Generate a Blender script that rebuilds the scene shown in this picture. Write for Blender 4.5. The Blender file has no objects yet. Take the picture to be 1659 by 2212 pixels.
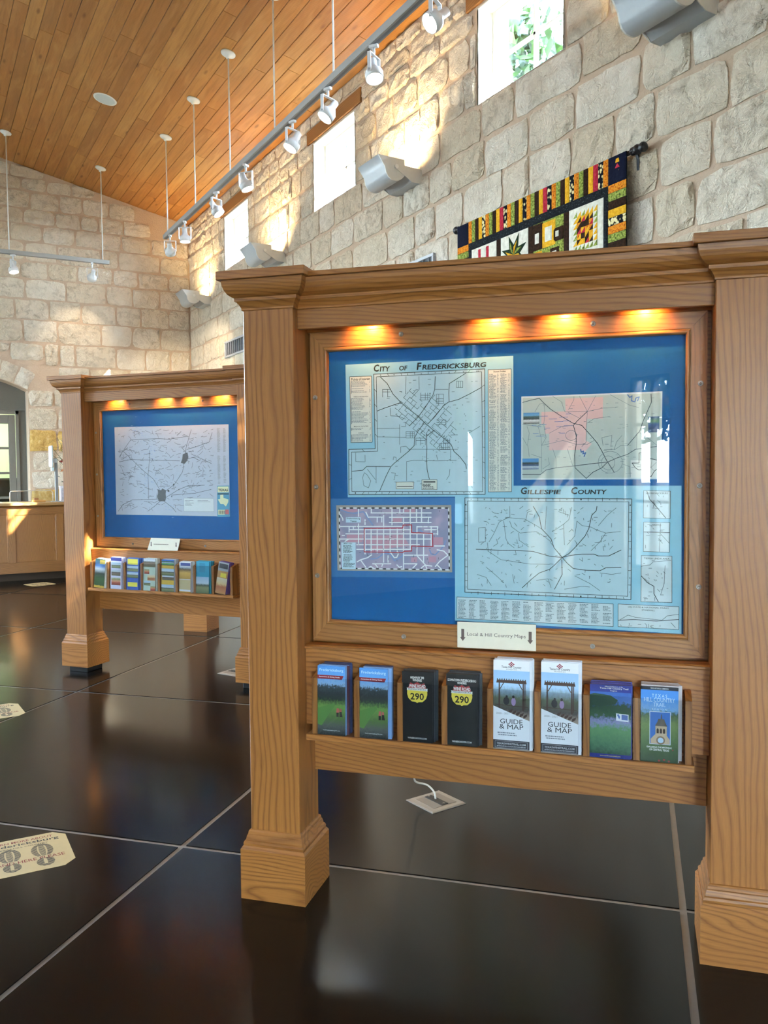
import bpy, math, random
from mathutils import Vector, Matrix

scene = bpy.context.scene
COL = scene.collection
random.seed(7)

# ------------------------------------------------------------------ camera
cam_data = bpy.data.cameras.new('camera')
cam_data.sensor_fit = 'HORIZONTAL'
cam_data.sensor_width = 36.0
cam_data.lens = 36.0 * 1855.0 / 1659.0
cam_data.clip_start = 0.05
cam_data.clip_end = 400
camera = bpy.data.objects.new('camera', cam_data)
COL.objects.link(camera)
pitch, roll, yaw = math.radians(2.76), math.radians(-0.48), math.radians(28.7)
# looking along the room's length (y), turned to the right by yaw, tipped down by pitch
camera.matrix_world = (Matrix.Translation((0, 0, 1.5)) @ Matrix.Rotation(-yaw, 4, 'Z')
                       @ Matrix.Rotation(math.pi / 2 - pitch, 4, 'X') @ Matrix.Rotation(roll, 4, 'Z'))
scene.camera = camera

# ------------------------------------------------------------------ world, sun, exposure
world = bpy.data.worlds.new('sky')
scene.world = world
world.use_nodes = True
wn = world.node_tree
bg = wn.nodes['Background']
# clear day: deep blue overhead paling towards the horizon, the same all round
tc_sky = wn.nodes.new('ShaderNodeTexCoord'); sep_sky = wn.nodes.new('ShaderNodeSeparateXYZ'); ramp_sky = wn.nodes.new('ShaderNodeValToRGB')
wn.links.new(tc_sky.outputs['Generated'], sep_sky.inputs[0]); wn.links.new(sep_sky.outputs[2], ramp_sky.inputs[0]); wn.links.new(ramp_sky.outputs[0], bg.inputs[0])
SKY_STOPS = [(0.0, (0.70, 0.80, 0.90)), (0.13, (0.69, 0.84, 0.97)), (0.30, (0.48, 0.60, 0.80)), (0.46, (0.40, 0.50, 0.70)), (0.60, (0.30, 0.38, 0.55)), (0.84, (0.20, 0.27, 0.43)), (1.0, (0.14, 0.21, 0.36))]
while len(ramp_sky.color_ramp.elements) < len(SKY_STOPS): ramp_sky.color_ramp.elements.new(0.5)
for e_, (p_, c_) in zip(ramp_sky.color_ramp.elements, SKY_STOPS): e_.position = p_; e_.color = c_ + (1.0,)
bg.inputs[1].default_value = SKY_STRENGTH = 43.5
world.cycles.sampling_method = 'MANUAL'
world.cycles.sample_map_resolution = 256

sun_data = bpy.data.lights.new('sun', 'SUN')
sun_data.energy = 45.0
sun_data.angle = math.radians(0.6)
sun_data.color = (1.0, 0.93, 0.82)
sun = bpy.data.objects.new('sun', sun_data)
COL.objects.link(sun)
sun.rotation_euler = Vector((-3.0, 4.2, -3.8)).to_track_quat('-Z', 'Y').to_euler()
sun.location = (20, -20, 25)

scene.view_settings.view_transform = 'Standard'
scene.view_settings.look = 'None'
scene.view_settings.gamma = 1.0
scene.view_settings.use_curve_mapping = False
scene.view_settings.exposure = 1.2
scene.cycles.use_adaptive_sampling = True
scene.cycles.adaptive_threshold = 0.12
scene.cycles.adaptive_min_samples = 24
scene.cycles.max_bounces = 5
scene.cycles.diffuse_bounces = 4
scene.cycles.glossy_bounces = 3
scene.cycles.transparent_max_bounces = 10
scene.cycles.sample_clamp_indirect = 6.0
scene.cycles.caustics_reflective = False
scene.cycles.caustics_refractive = False

# the room: x across (long wall at XW), y along, z up; long wall windows
XW, YE, XL, YB = 4.19, 14.4, -5.2, -4.6
XR = (XW + XL) / 2
SL = 0.2273
ZE = 5.632
def zc(x): return ZE + SL * (XW - x) if x >= XR else ZE + SL * (x - XL)
WIN_L = [(1.59, 2.68), (4.89, 5.98), (8.20, 9.285), (11.48, 12.53)]       # clerestory windows of the long wall (y)
WZ0, WZ1 = 4.51, 5.29
WIN_LEFT = [(-2.56, -2.06), (9.4, 11.3), (11.8, 13.5)]  # of the opposite wall (y)
LZ0, LZ1 = 0.75, 3.5
DOOR_BACK = [(-4.80, -4.00), (-2.4, -1.4), (-0.4, 0.6)]            # glazed front (x)
BZ0, BZ1 = 0.12, 2.75

WIN_END_ADDED = [(-4.4, -2.95), (-2.65, -1.2)]                                                          # unseen end wall windows added for daylight, left of the arch (x)
EZ0, EZ1 = 1.6, 4.4
def portal(name, loc, direction, sx, sy):
    """daylight through an opening: a sampling portal for the sky, gives no light of its own"""
    l = bpy.data.lights.new(name, 'AREA')
    l.shape = 'RECTANGLE'; l.size = sx; l.size_y = sy
    l.cycles.is_portal = True
    o = bpy.data.objects.new(name, l); COL.objects.link(o)
    o.location = loc
    o.rotation_euler = Vector(direction).to_track_quat('-Z', 'Z').to_euler()
for a, b in WIN_L: portal('portal_clerestory', (XW + 0.34, (a + b) / 2, (WZ0 + WZ1) / 2), (-1, 0, 0), b - a, WZ1 - WZ0)
for a, b in WIN_L: portal('portal_added_clerestory', (XL - 0.34, (a + b) / 2, (WZ0 + WZ1) / 2), (1, 0, 0), b - a, WZ1 - WZ0)  # unseen high windows, added to bring more daylight onto the long wall
for a, b in WIN_END_ADDED: portal('portal_added_end', ((a + b) / 2, YE + 0.34, (EZ0 + EZ1) / 2), (0, -1, 0), b - a, EZ1 - EZ0)
for a, b in WIN_LEFT: portal('portal_left', (XL - 0.3, (a + b) / 2, (LZ0 + LZ1) / 2), (1, 0, 0), b - a, LZ1 - LZ0)
for a, b in DOOR_BACK: portal('portal_front', ((a + b) / 2, YB - 0.3, (BZ0 + BZ1) / 2), (0, 1, 0), b - a, BZ1 - BZ0)

# ------------------------------------------------------------------ helpers
class MB:
    def __init__(s): s.v = []; s.f = []
    def add(s, vs, fs):
        n = len(s.v); s.v += [tuple(p) for p in vs]; s.f += [tuple(i + n for i in f) for f in fs]; return s
    def box(s, x0, x1, y0, y1, z0, z1):
        return s.add([(x0,y0,z0),(x1,y0,z0),(x1,y1,z0),(x0,y1,z0),(x0,y0,z1),(x1,y0,z1),(x1,y1,z1),(x0,y1,z1)],
                     [(0,3,2,1),(4,5,6,7),(0,1,5,4),(1,2,6,5),(2,3,7,6),(3,0,4,7)])
    def bbox(s, x0, x1, y0, y1, z0, z1, b=0.003):
        """box with chamfered vertical and horizontal edges"""
        cx, cy, cz = (x0+x1)/2, (y0+y1)/2, (z0+z1)/2
        h = ((x1-x0)/2, (y1-y0)/2, (z1-z0)/2); b = min(b, *[k*0.45 for k in h])
        vs = []; idx = {}
        for sx in (-1,1):
            for sy in (-1,1):
                for sz in (-1,1):
                    for k in range(3):
                        p = [sx*(h[0]-b), sy*(h[1]-b), sz*(h[2]-b)]
                        p[k] = (sx,sy,sz)[k]*h[k]
                        idx[(sx,sy,sz,k)] = len(vs); vs.append((cx+p[0], cy+p[1], cz+p[2]))
        I = lambda sx,sy,sz,k: idx[(sx,sy,sz,k)]
        fs = []
        for d in (-1,1):
            q = [I(d,-1,-1,0), I(d,1,-1,0), I(d,1,1,0), I(d,-1,1,0)]; fs.append(q if d > 0 else q[::-1])
            q = [I(-1,d,-1,1), I(-1,d,1,1), I(1,d,1,1), I(1,d,-1,1)]; fs.append(q if d > 0 else q[::-1])
            q = [I(-1,-1,d,2), I(1,-1,d,2), I(1,1,d,2), I(-1,1,d,2)]; fs.append(q if d > 0 else q[::-1])
        for a in (-1,1):
            for c in (-1,1):
                fs.append([I(a,c,-1,0), I(a,c,1,0), I(a,c,1,1), I(a,c,-1,1)])
                fs.append([I(a,-1,c,0), I(a,1,c,0), I(a,1,c,2), I(a,-1,c,2)])
                fs.append([I(-1,a,c,1), I(1,a,c,1), I(1,a,c,2), I(-1,a,c,2)])
                for e in (-1,1): fs.append([I(a,c,e,0), I(a,c,e,1), I(a,c,e,2)])
        return s.add(vs, fs)
    def prism(s, poly, a, b, axis='y'):
        """poly in the two other axes, extruded along axis from a to b"""
        n = len(poly)
        def P(p, t): return {'x': (t, p[0], p[1]), 'y': (p[0], t, p[1]), 'z': (p[0], p[1], t)}[axis]
        vs = [P(p, a) for p in poly] + [P(p, b) for p in poly]
        fs = [tuple(range(n)), tuple(range(2*n-1, n-1, -1))] + [(i, (i+1) % n, n+(i+1) % n, n+i) for i in range(n)]
        return s.add(vs, fs)
    def flat(s, poly, y):
        return s.add([(p[0], y, p[1]) for p in poly], [tuple(range(len(poly)))])
    def rect(s, x0, x1, z0, z1, y):
        return s.flat([(x0,z0),(x1,z0),(x1,z1),(x0,z1)], y)
    def tube(s, pts, r, n=8, caps=True):
        pts = [Vector(p) for p in pts]; rs = r if isinstance(r, (list, tuple)) else [r]*len(pts)
        rings = []
        up = Vector((0,0,1))
        for i, p in enumerate(pts):
            t = (pts[min(i+1, len(pts)-1)] - pts[max(i-1, 0)]).normalized()
            u = up if abs(t.dot(up)) < 0.95 else Vector((1,0,0))
            a = t.cross(u).normalized(); b = t.cross(a)
            rings.append([p + (a*math.cos(2*math.pi*k/n) + b*math.sin(2*math.pi*k/n))*rs[i] for k in range(n)])
        vs = [v for ring in rings for v in ring]
        fs = [(i*n+k, i*n+(k+1) % n, (i+1)*n+(k+1) % n, (i+1)*n+k) for i in range(len(pts)-1) for k in range(n)]
        if caps: fs += [tuple(range(n-1, -1, -1)), tuple((len(pts)-1)*n+k for k in range(n))]
        return s.add(vs, fs)
    def lathe(s, prof, n=20, M=None, cap=True):
        """prof: (radius, z) pairs turned about z; M places it"""
        M = M or Matrix.Identity(4)
        vs = [M @ Vector((r*math.cos(2*math.pi*k/n), r*math.sin(2*math.pi*k/n), z)) for r, z in prof for k in range(n)]
        fs = [(i*n+k, i*n+(k+1) % n, (i+1)*n+(k+1) % n, (i+1)*n+k) for i in range(len(prof)-1) for k in range(n)]
        if cap: fs += [tuple(range(n-1, -1, -1)), tuple((len(prof)-1)*n+k for k in range(n))]
        return s.add(vs, fs)
    def sweep_rect(s, cx, cy, hx, hy, prof):
        """moulding swept round a rectangle: prof (offset, z) bottom to top"""
        n = 4; vs = []
        for d, z in prof:
            vs += [(cx-hx-d, cy-hy-d, z), (cx+hx+d, cy-hy-d, z), (cx+hx+d, cy+hy+d, z), (cx-hx-d, cy+hy+d, z)]
        fs = [(i*n+k, i*n+(k+1) % n, (i+1)*n+(k+1) % n, (i+1)*n+k) for i in range(len(prof)-1) for k in range(n)]
        fs += [(3,2,1,0), tuple((len(prof)-1)*n+k for k in range(n))]
        return s.add(vs, fs)
    def ribbon(s, pts, w, y):
        """flat printed line of width w on the plane y"""
        for (a, b) in zip(pts[:-1], pts[1:]):
            dx, dz = b[0]-a[0], b[1]-a[1]; l = math.hypot(dx, dz)
            if l < 1e-7: continue
            nx, nz = -dz/l*w/2, dx/l*w/2; ex, ez = dx/l*w*0.3, dz/l*w*0.3
            s.add([(a[0]+nx-ex, y, a[1]+nz-ez), (a[0]-nx-ex, y, a[1]-nz-ez), (b[0]-nx+ex, y, b[1]-nz+ez), (b[0]+nx+ex, y, b[1]+nz+ez)], [(0,1,2,3)])
        return s
    def mesh(s, name, mat, smooth=False):
        m = bpy.data.meshes.new(name); m.from_pydata(s.v, [], s.f)
        if mat: m.materials.append(mat)
        if smooth: m.polygons.foreach_set('use_smooth', [True]*len(m.polygons))
        m.update(); return m
    def build(s, name, mat, parent=None, smooth=False, label=None):
        o = bpy.data.objects.new(name, s.mesh(name, mat, smooth)); COL.objects.link(o)
        if parent: o.parent = parent
        if label: o['label'] = label
        return o

def tag(o, label=None, cat=None, group=None, kind=None):
    if label: o['label'] = label
    if cat: o['category'] = cat
    if group: o['group'] = group
    if kind: o['kind'] = kind
    return o
def thing(name, label, cat, loc=(0,0,0), rz=0, group=None):
    o = bpy.data.objects.new(name, None); COL.objects.link(o); o.empty_display_size = 0.1
    o.location = loc; o.rotation_euler = (0, 0, rz)
    return tag(o, label, cat, group)
def copy_tree(o, parent=None):
    c = o.copy(); COL.objects.link(c); c.parent = parent
    for ch in o.children: copy_tree(ch, c)
    return c
def struct(name, mb, mat, parent=None, label=None):
    o = mb.build(name, mat, parent)
    if parent is None: o['kind'] = 'structure'
    if label: o['label'] = label
    return o

_txt = {}
def text_geo(s, bold=0.0, shear=0.0, res=2):
    """outline of a string as flat triangles, normalised to its own box"""
    key = (s, bold, shear)
    if key in _txt: return _txt[key]
    c = bpy.data.curves.new('t', 'FONT'); c.body = s; c.offset = bold; c.shear = shear; c.resolution_u = res
    o = bpy.data.objects.new('t', c); COL.objects.link(o)
    dg = bpy.context.evaluated_depsgraph_get()
    m = bpy.data.meshes.new_from_object(o.evaluated_get(dg))
    vs = [tuple(v.co) for v in m.vertices]; fs = [tuple(p.vertices) for p in m.polygons]
    bpy.data.objects.remove(o); bpy.data.curves.remove(c); bpy.data.meshes.remove(m)
    x0 = min(v[0] for v in vs); x1 = max(v[0] for v in vs); y0 = min(v[1] for v in vs); y1 = max(v[1] for v in vs)
    r = ([((v[0]-x0)/(x1-x0), (v[1]-y0)/(y1-y0)) for v in vs], fs, (x1-x0)/(y1-y0))
    _txt[key] = r; return r
def put_text(mb, s, x0, x1, z0, z1, y, bold=0.0, shear=0.0):
    """the string stretched into the box x0..x1, z0..z1 on the plane y (read from -y)"""
    vs, fs, _ = text_geo(s, bold, shear)
    return mb.add([(x0+(x1-x0)*a, y, z0+(z1-z0)*b) for a, b in vs], fs)

# ------------------------------------------------------------------ materials
def lin(c):
    c = [int(c[i:i+2], 16)/255 for i in (1, 3, 5)] if isinstance(c, str) else c
    return tuple(x/12.92 if x <= 0.04045 else ((x+0.055)/1.055)**2.4 for x in c) + (1.0,) if isinstance(c, list) else tuple(c)+(1.0,)*(4-len(c))
class NT:
    """small wrapper to wire shader nodes"""
    def __init__(s, name):
        s.m = bpy.data.materials.new(name); s.m.use_nodes = True; s.t = s.m.node_tree
        s.b = s.t.nodes['Principled BSDF']; s.out = s.t.nodes['Material Output']
    def n(s, typ, **kw):
        nd = s.t.nodes.new('ShaderNode'+typ)
        for k, v in kw.items(): setattr(nd, k, v)
        return nd
    def l(s, a, b): s.t.links.new(a, b)
    def val(s, sock, v):
        if hasattr(v, 'node'): s.l(v, sock)
        else: sock.default_value = v
    def math(s, op, a, b=0.0, c=0.0):
        nd = s.n('Math', operation=op)
        s.val(nd.inputs[0], a); s.val(nd.inputs[1], b); s.val(nd.inputs[2], c); return nd.outputs[0]
    def vmath(s, op, a, b=(0,0,0)):
        nd = s.n('VectorMath', operation=op); s.val(nd.inputs[0], a)
        if op == 'SCALE': s.val(nd.inputs[3], b)
        else: s.val(nd.inputs[1], b)
        return nd.outputs[0]
    def noise(s, vec, scale, detail=3.0, rough=0.55, dist=0.0):
        nd = s.n('TexNoise'); s.val(nd.inputs['Scale'], scale); s.val(nd.inputs['Detail'], detail)
        s.val(nd.inputs['Roughness'], rough); s.val(nd.inputs['Distortion'], dist)
        if vec is not None: s.l(vec, nd.inputs['Vector'])
        return nd.outputs['Fac']
    def ramp(s, fac, stops, interp='LINEAR'):
        nd = s.n('ValToRGB'); s.val(nd.inputs[0], fac); cr = nd.color_ramp; cr.interpolation = interp
        while len(cr.elements) < len(stops): cr.elements.new(0.5)
        for e, (p, c) in zip(cr.elements, stops):
            e.position = p; e.color = lin(c) if isinstance(c, str) else (tuple(c)+(1,))[:4]
        return nd.outputs[0]
    def mix(s, fac, a, b, mode='MIX'):
        nd = s.n('Mix', data_type='RGBA', blend_type=mode)
        s.val(nd.inputs[0], fac); s.val(nd.inputs[6], a); s.val(nd.inputs[7], b); return nd.outputs[2]
    def mapr(s, v, a, b, c, d):
        nd = s.n('MapRange'); s.val(nd.inputs[0], v)
        for i, k in enumerate((a, b, c, d)): nd.inputs[i+1].default_value = k
        return nd.outputs[0]
    def bump(s, h, strength=0.3, dist=0.01, normal=None):
        nd = s.n('Bump'); nd.inputs['Strength'].default_value = strength; nd.inputs['Distance'].default_value = dist
        s.l(h, nd.inputs['Height'])
        if normal is not None: s.l(normal, nd.inputs['Normal'])
        return nd.outputs[0]
    def set(s, col=None, rough=None, metal=None, normal=None, spec=None, **kw):
        if col is not None: s.val(s.b.inputs['Base Color'], col)
        if rough is not None: s.val(s.b.inputs['Roughness'], rough)
        if metal is not None: s.val(s.b.inputs['Metallic'], metal)
        if spec is not None: s.val(s.b.inputs['Specular IOR Level'], spec)
        if normal is not None: s.l(normal, s.b.inputs['Normal'])
        for k, v in kw.items(): s.val(s.b.inputs[k.replace('_', ' ')], v)
        return s.m
    def obj(s): return s.n('TexCoord').outputs['Object']
    def rnd(s): return s.n('ObjectInfo').outputs['Random']

_plain = {}
def plain(col, rough=0.6, metal=0.0, spec=0.5, vary=0.04):
    """one even colour with a faint procedural unevenness"""
    key = (col, rough, metal, spec, vary)
    if key in _plain: return _plain[key]
    t = NT('paint_' + str(len(_plain)))
    base = lin(col) if isinstance(col, str) else (tuple(col)+(1,))[:4]
    nz = t.noise(t.obj(), 35.0, 2.0)
    c = t.mix(1.0, base, t.ramp(nz, [(0.3, (1-vary,)*3), (0.7, (1.0,)*3)]), 'MULTIPLY')
    m = t.set(c, rough, metal, spec=spec); _plain[key] = m; return m

def oak(name, axis, c_light, c_mid, c_dark, freq=48.0, rough=0.42, tilt=0.10, coat=0.12, contrast=0.75):
    """oak: growth rings round an axis close to the grain direction, pores drawn along the grain"""
    t = NT(name); oc = t.obj(); r = t.rnd()
    off = t.n('CombineXYZ'); t.val(off.inputs[0], t.math('MULTIPLY', r, 7.3)); t.val(off.inputs[1], t.math('MULTIPLY', r, 3.7)); t.val(off.inputs[2], t.math('MULTIPLY', r, 11.1))
    rnd2 = t.math('FRACT', t.math('MULTIPLY', r, 57.31))
    rnd3 = t.math('FRACT', t.math('MULTIPLY', r, 91.7))
    sp = t.n('SeparateXYZ'); t.l(oc, sp.inputs[0])
    o3 = {'x': (1, 2, 0), 'y': (0, 2, 1), 'z': (0, 1, 2)}[axis]
    A, B, G = (sp.outputs[i] for i in o3)
    # slow drift of the ring centre along the grain (gives the cathedral figure)
    cv = t.n('CombineXYZ'); t.val(cv.inputs[0], t.math('MULTIPLY', A, 5.0)); t.val(cv.inputs[1], t.math('MULTIPLY', B, 5.0)); t.val(cv.inputs[2], t.math('MULTIPLY', G, 1.1))
    cvo = t.vmath('ADD', cv.outputs[0], off.outputs[0])
    n1 = t.noise(cvo, 1.0, 2.0, 0.5)
    cv2 = t.n('CombineXYZ'); t.val(cv2.inputs[0], t.math('MULTIPLY', A, 40.0)); t.val(cv2.inputs[1], t.math('MULTIPLY', B, 40.0)); t.val(cv2.inputs[2], t.math('MULTIPLY', G, 7.0))
    n2 = t.noise(t.vmath('ADD', cv2.outputs[0], off.outputs[0]), 1.0, 3.0, 0.6)
    a = t.math('ADD', t.math('ADD', A, t.math('MULTIPLY', t.math('SUBTRACT', rnd2, 0.5), 0.16)), t.math('MULTIPLY', G, tilt*0.4))
    b = t.math('ADD', t.math('ADD', B, 0.07), t.math('ADD', t.math('MULTIPLY', G, tilt), t.math('MULTIPLY', rnd3, 0.06)))
    rad = t.math('SQRT', t.math('ADD', t.math('MULTIPLY', a, a), t.math('MULTIPLY', b, b)))
    ph = t.math('ADD', rad, t.math('ADD', t.math('MULTIPLY', n1, 0.16), t.math('MULTIPLY', n2, 0.008)))
    ring = t.math('FRACT', t.math('MULTIPLY', ph, freq))
    ringc = t.ramp(ring, [(0.0, (0.0,)*3), (0.12, (0.5,)*3), (0.35, (1,)*3), (0.78, (0.85,)*3), (0.93, (0.35,)*3), (1.0, (0.0,)*3)])
    cv3 = t.n('CombineXYZ'); t.val(cv3.inputs[0], t.math('MULTIPLY', A, 420.0)); t.val(cv3.inputs[1], t.math('MULTIPLY', B, 420.0)); t.val(cv3.inputs[2], t.math('MULTIPLY', G, 14.0))
    pores = t.noise(t.vmath('ADD', cv3.outputs[0], off.outputs[0]), 1.0, 2.0, 0.6)
    col = t.mix(t.math('MULTIPLY', t.math('SUBTRACT', 1.0, ringc), contrast), c_light, c_dark)
    col = t.mix(t.mapr(n1, 0.35, 0.65, 0.0, 0.45), col, c_mid)
    col = t.mix(t.mapr(pores, 0.5, 0.75, 0.0, 0.35), col, c_dark)
    tint = t.mapr(rnd3, 0, 1, 0.90, 1.06)
    hs = t.n('HueSaturation'); t.val(hs.inputs['Value'], tint); t.l(col, hs.inputs['Color'])
    h = t.math('ADD', t.math('MULTIPLY', ringc, 0.4), t.math('MULTIPLY', pores, 0.6))
    return t.set(hs.outputs[0], rough, normal=t.bump(h, 0.12, 0.002), Coat_Weight=coat, Coat_Roughness=0.25)

OL, OM, OD = lin('#b07438'), lin('#9e632c'), lin('#6c3d15')
OAKZ = oak('oak_upright', 'z', OL, OM, OD)
OAKX = oak('oak_level', 'x', OL, OM, OD, freq=62.0)
OAKY = oak('oak_depth', 'y', OL, OM, OD)
OAKFX = oak('oak_frame_level', 'x', lin('#b27c43'), lin('#9c6632'), lin('#6d421c'), freq=60.0)
OAKFZ = oak('oak_frame_upright', 'z', lin('#b27c43'), lin('#9c6632'), lin('#6d421c'), freq=60.0)
OAKC = oak('oak_counter', 'z', lin('#a06c34'), lin('#925f2a'), lin('#74481c'), freq=60.0)
OAKCX = oak('oak_counter_level', 'x', lin('#9c6830'), lin('#8e5b27'), lin('#704419'), freq=60.0)

def glass(name, tint=(1,1,1), refl=1.0, rough=0.0):
    t = NT(name)
    tr = t.n('BsdfTransparent'); tr.inputs[0].default_value = tuple(tint)+(1,)
    gl = t.n('BsdfGlossy'); gl.inputs['Roughness'].default_value = rough
    fr = t.n('Fresnel'); t.l(t.math('SUBTRACT', 1.5, t.math('MULTIPLY', t.n('NewGeometry').outputs['Backfacing'], 1.5-1/1.5)), fr.inputs[0])   # both faces of the pane alike
    mx = t.n('MixShader'); t.l(t.math('MULTIPLY', fr.outputs[0], refl), mx.inputs[0]); t.l(tr.outputs[0], mx.inputs[1]); t.l(gl.outputs[0], mx.inputs[2])
    t.l(mx.outputs[0], t.out.inputs[0]); return t.m
GLASS = glass('display_glass', (0.97, 0.99, 0.98), 0.45)
WGLASS = glass('window_glass', (0.93, 0.97, 0.97), 1.0)
ACRYL = glass('clear_acrylic', (0.93, 0.94, 0.95), 0.55)

def stone_mat():
    t = NT('limestone'); oc = t.obj(); r = t.rnd()
    off = t.n('CombineXYZ'); [t.val(off.inputs[i], t.math('MULTIPLY', r, k)) for i, k in enumerate((13.0, 29.0, 7.0))]
    p = t.vmath('ADD', oc, off.outputs[0])
    n1 = t.noise(p, 2.2, 3.0); n2 = t.noise(p, 11.0, 5.0, 0.68, 0.6); n3 = t.noise(p, 55.0, 4.0, 0.7)
    r2 = t.math('FRACT', t.math('MULTIPLY', r, 37.7)); r3 = t.math('FRACT', t.math('MULTIPLY', r, 73.1))
    base = t.ramp(r2, [(0.0, '#e6d8c3'), (0.3, '#f2e8d9'), (0.6, '#ecdeca'), (0.8, '#e0cfb6'), (1.0, '#f5ecdf')])
    c = t.mix(t.mapr(n1, 0.4, 0.7, 0.0, 0.5), base, lin('#dccdb3'))
    blot = t.math('MULTIPLY', t.mapr(n2, 0.48, 0.68, 0.0, 1.0), t.mapr(r3, 0.0, 1.0, 0.15, 0.75))
    c = t.mix(blot, c, lin('#ad9d85'))
    c = t.mix(t.mapr(n3, 0.55, 0.8, 0.0, 0.4), c, lin('#f6f2e8'))
    h = t.math('ADD', t.math('MULTIPLY', n2, 1.0), t.math('MULTIPLY', n3, 0.22))
    return t.set(c, 0.9, spec=0.15, normal=t.bump(h, 1.0, 0.055))
STONE = stone_mat()
def stone2_mat():
    t = NT('golden_limestone'); oc = t.obj()
    n2 = t.noise(oc, 14.0, 6.0, 0.65)
    c = t.ramp(n2, [(0.3, '#b98f4e'), (0.55, '#d9b46c'), (0.75, '#ecd8a6')])
    return t.set(c, 0.9, spec=0.15, normal=t.bump(n2, 0.6, 0.03))
GOLDSTONE = stone2_mat()
def mortar_mat():
    t = NT('mortar'); oc = t.obj()
    n1 = t.noise(oc, 3.0, 4.0); n2 = t.noise(oc, 40.0, 5.0, 0.7)
    c = t.mix(n1, lin('#cdb39a'), lin('#d8c0a8'))
    return t.set(c, 0.95, spec=0.1, normal=t.bump(n2, 0.8, 0.02))
MORTAR = mortar_mat()
def plank_mat():
    t = NT('ceiling_board'); oc = t.obj(); r = t.rnd()
    off = t.n('CombineXYZ'); [t.val(off.inputs[i], t.math('MULTIPLY', r, k)) for i, k in enumerate((17.0, 41.0, 23.0))]
    p = t.vmath('ADD', oc, off.outputs[0])
    st = t.vmath('MULTIPLY', p, (30.0, 1.6, 30.0)); n1 = t.noise(st, 1.0, 4.0, 0.6, 0.6)
    st2 = t.vmath('MULTIPLY', p, (7.0, 1.1, 7.0)); n2 = t.noise(st2, 1.0, 3.0, 0.5, 1.2)
    sp = t.n('SeparateXYZ'); t.l(p, sp.inputs[0])
    sawl = t.math('SINE', t.math('ADD', t.math('MULTIPLY', sp.outputs[1], 210.0), t.math('MULTIPLY', n2, 9.0)))
    r2 = t.math('FRACT', t.math('MULTIPLY', r, 51.3))
    base = t.ramp(r2, [(0.0, '#a06a34'), (0.35, '#b47a3e'), (0.7, '#aa7036'), (1.0, '#bd8748')])
    c = t.mix(t.mapr(n1, 0.42, 0.7, 0.0, 0.55), base, lin('#8a5626'))
    c = t.mix(t.mapr(n2, 0.5, 0.75, 0.0, 0.5), c, lin('#c9975a'))
    kn = t.n('TexVoronoi'); kn.inputs['Scale'].default_value = 1.0; t.l(t.vmath('MULTIPLY', p, (6.0, 1.7, 6.0)), kn.inputs['Vector'])
    knot = t.mapr(kn.outputs['Distance'], 0.05, 0.14, 0.75, 0.0)
    c = t.mix(knot, c, lin('#6b3d17'))
    c = t.mix(t.mapr(sawl, 0.2, 1.0, 0.0, 0.09), c, lin('#6b3d17'))
    return t.set(c, 0.5, spec=0.35, normal=t.bump(t.math('ADD', n1, t.math('MULTIPLY', sawl, 0.12)), 0.15, 0.004))
PLANK = plank_mat()
def slab_mat():
    t = NT('stained_concrete'); oc = t.obj(); r = t.rnd()
    off = t.n('CombineXYZ'); [t.val(off.inputs[i], t.math('MULTIPLY', r, k)) for i, k in enumerate((17.0, 41.0, 23.0))]
    p = t.vmath('ADD', oc, off.outputs[0])
    n1 = t.noise(p, 1.1, 2.0, 0.5)
    c = t.ramp(n1, [(0.2, '#100e0c'), (0.5, '#161210'), (0.8, '#1e1916')])
    return t.set(c, 0.17, spec=0.2)
SLAB = slab_mat()
GROUT = plain('#8d857c', 0.75)
WHITE = plain('#eeeeea', 0.45)
OFFWHITE = plain('#dedbd2', 0.5)
GREYMETAL = plain('#b9bcc0', 0.4, 0.3)
STEEL = plain('#97928a', 0.32, 1.0)
BLACK = plain('#111113', 0.45)
PLASTER = plain('#d9d0c0', 0.85)
def emit(name, col, strength):
    t = NT(name); e = t.n('Emission'); e.inputs[0].default_value = tuple(col)+(1,); e.inputs[1].default_value = strength
    t.l(e.outputs[0], t.out.inputs[0]); return t.m
LENS = emit('lit_lamp_lens', (1.0, 0.86, 0.66), 14.0)
LENSOFF = plain('#d8d8d4', 0.2)

# ================================================================== THE SETTING
# ---------------- floor: stained concrete slabs, cut on the diagonal, light joints between
RT = math.sqrt(0.5)
def uv(u, v): return (RT*(u+v), RT*(v-u))          # diagonal grid coordinates -> room
floor = struct('floor', MB().box(XL, XW, YB, YE+0.6, -0.12, -0.004), GROUT)
def clip(poly, x0, x1, y0, y1):
    for ax, lim, sg in ((0, x0, 1), (0, x1, -1), (1, y0, 1), (1, y1, -1)):
        out = []
        for i, p in enumerate(poly):
            q = poly[(i+1) % len(poly)]
            a, b = (p[ax]-lim)*sg, (q[ax]-lim)*sg
            if a >= 0: out.append(p)
            if (a >= 0) != (b >= 0):
                k = a/(a-b); out.append((p[0]+(q[0]-p[0])*k, p[1]+(q[1]-p[1])*k))
        poly = out
        if len(poly) < 3: return []
    return poly
UJ = [0.165 + 1.93*k for k in range(-9, 6)]
UJ[UJ.index(0.165) - 1] = -1.738
UJ[UJ.index(0.165) - 2] = -3.675
VJ = [3.015 + 1.995*k for k in range(-7, 7)]
J = 0.0118
for i in range(len(UJ)-1):
    for j in range(len(VJ)-1):
        q = [uv(UJ[i]+J, VJ[j]+J), uv(UJ[i+1]-J, VJ[j]+J), uv(UJ[i+1]-J, VJ[j+1]-J), uv(UJ[i]+J, VJ[j+1]-J)]
        q = clip(q, XL, XW, YB, YE+0.55)
        if len(q) >= 3: MB().prism(q, -0.03, 0.0, 'z').build('concrete_slab', SLAB, floor)

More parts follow.
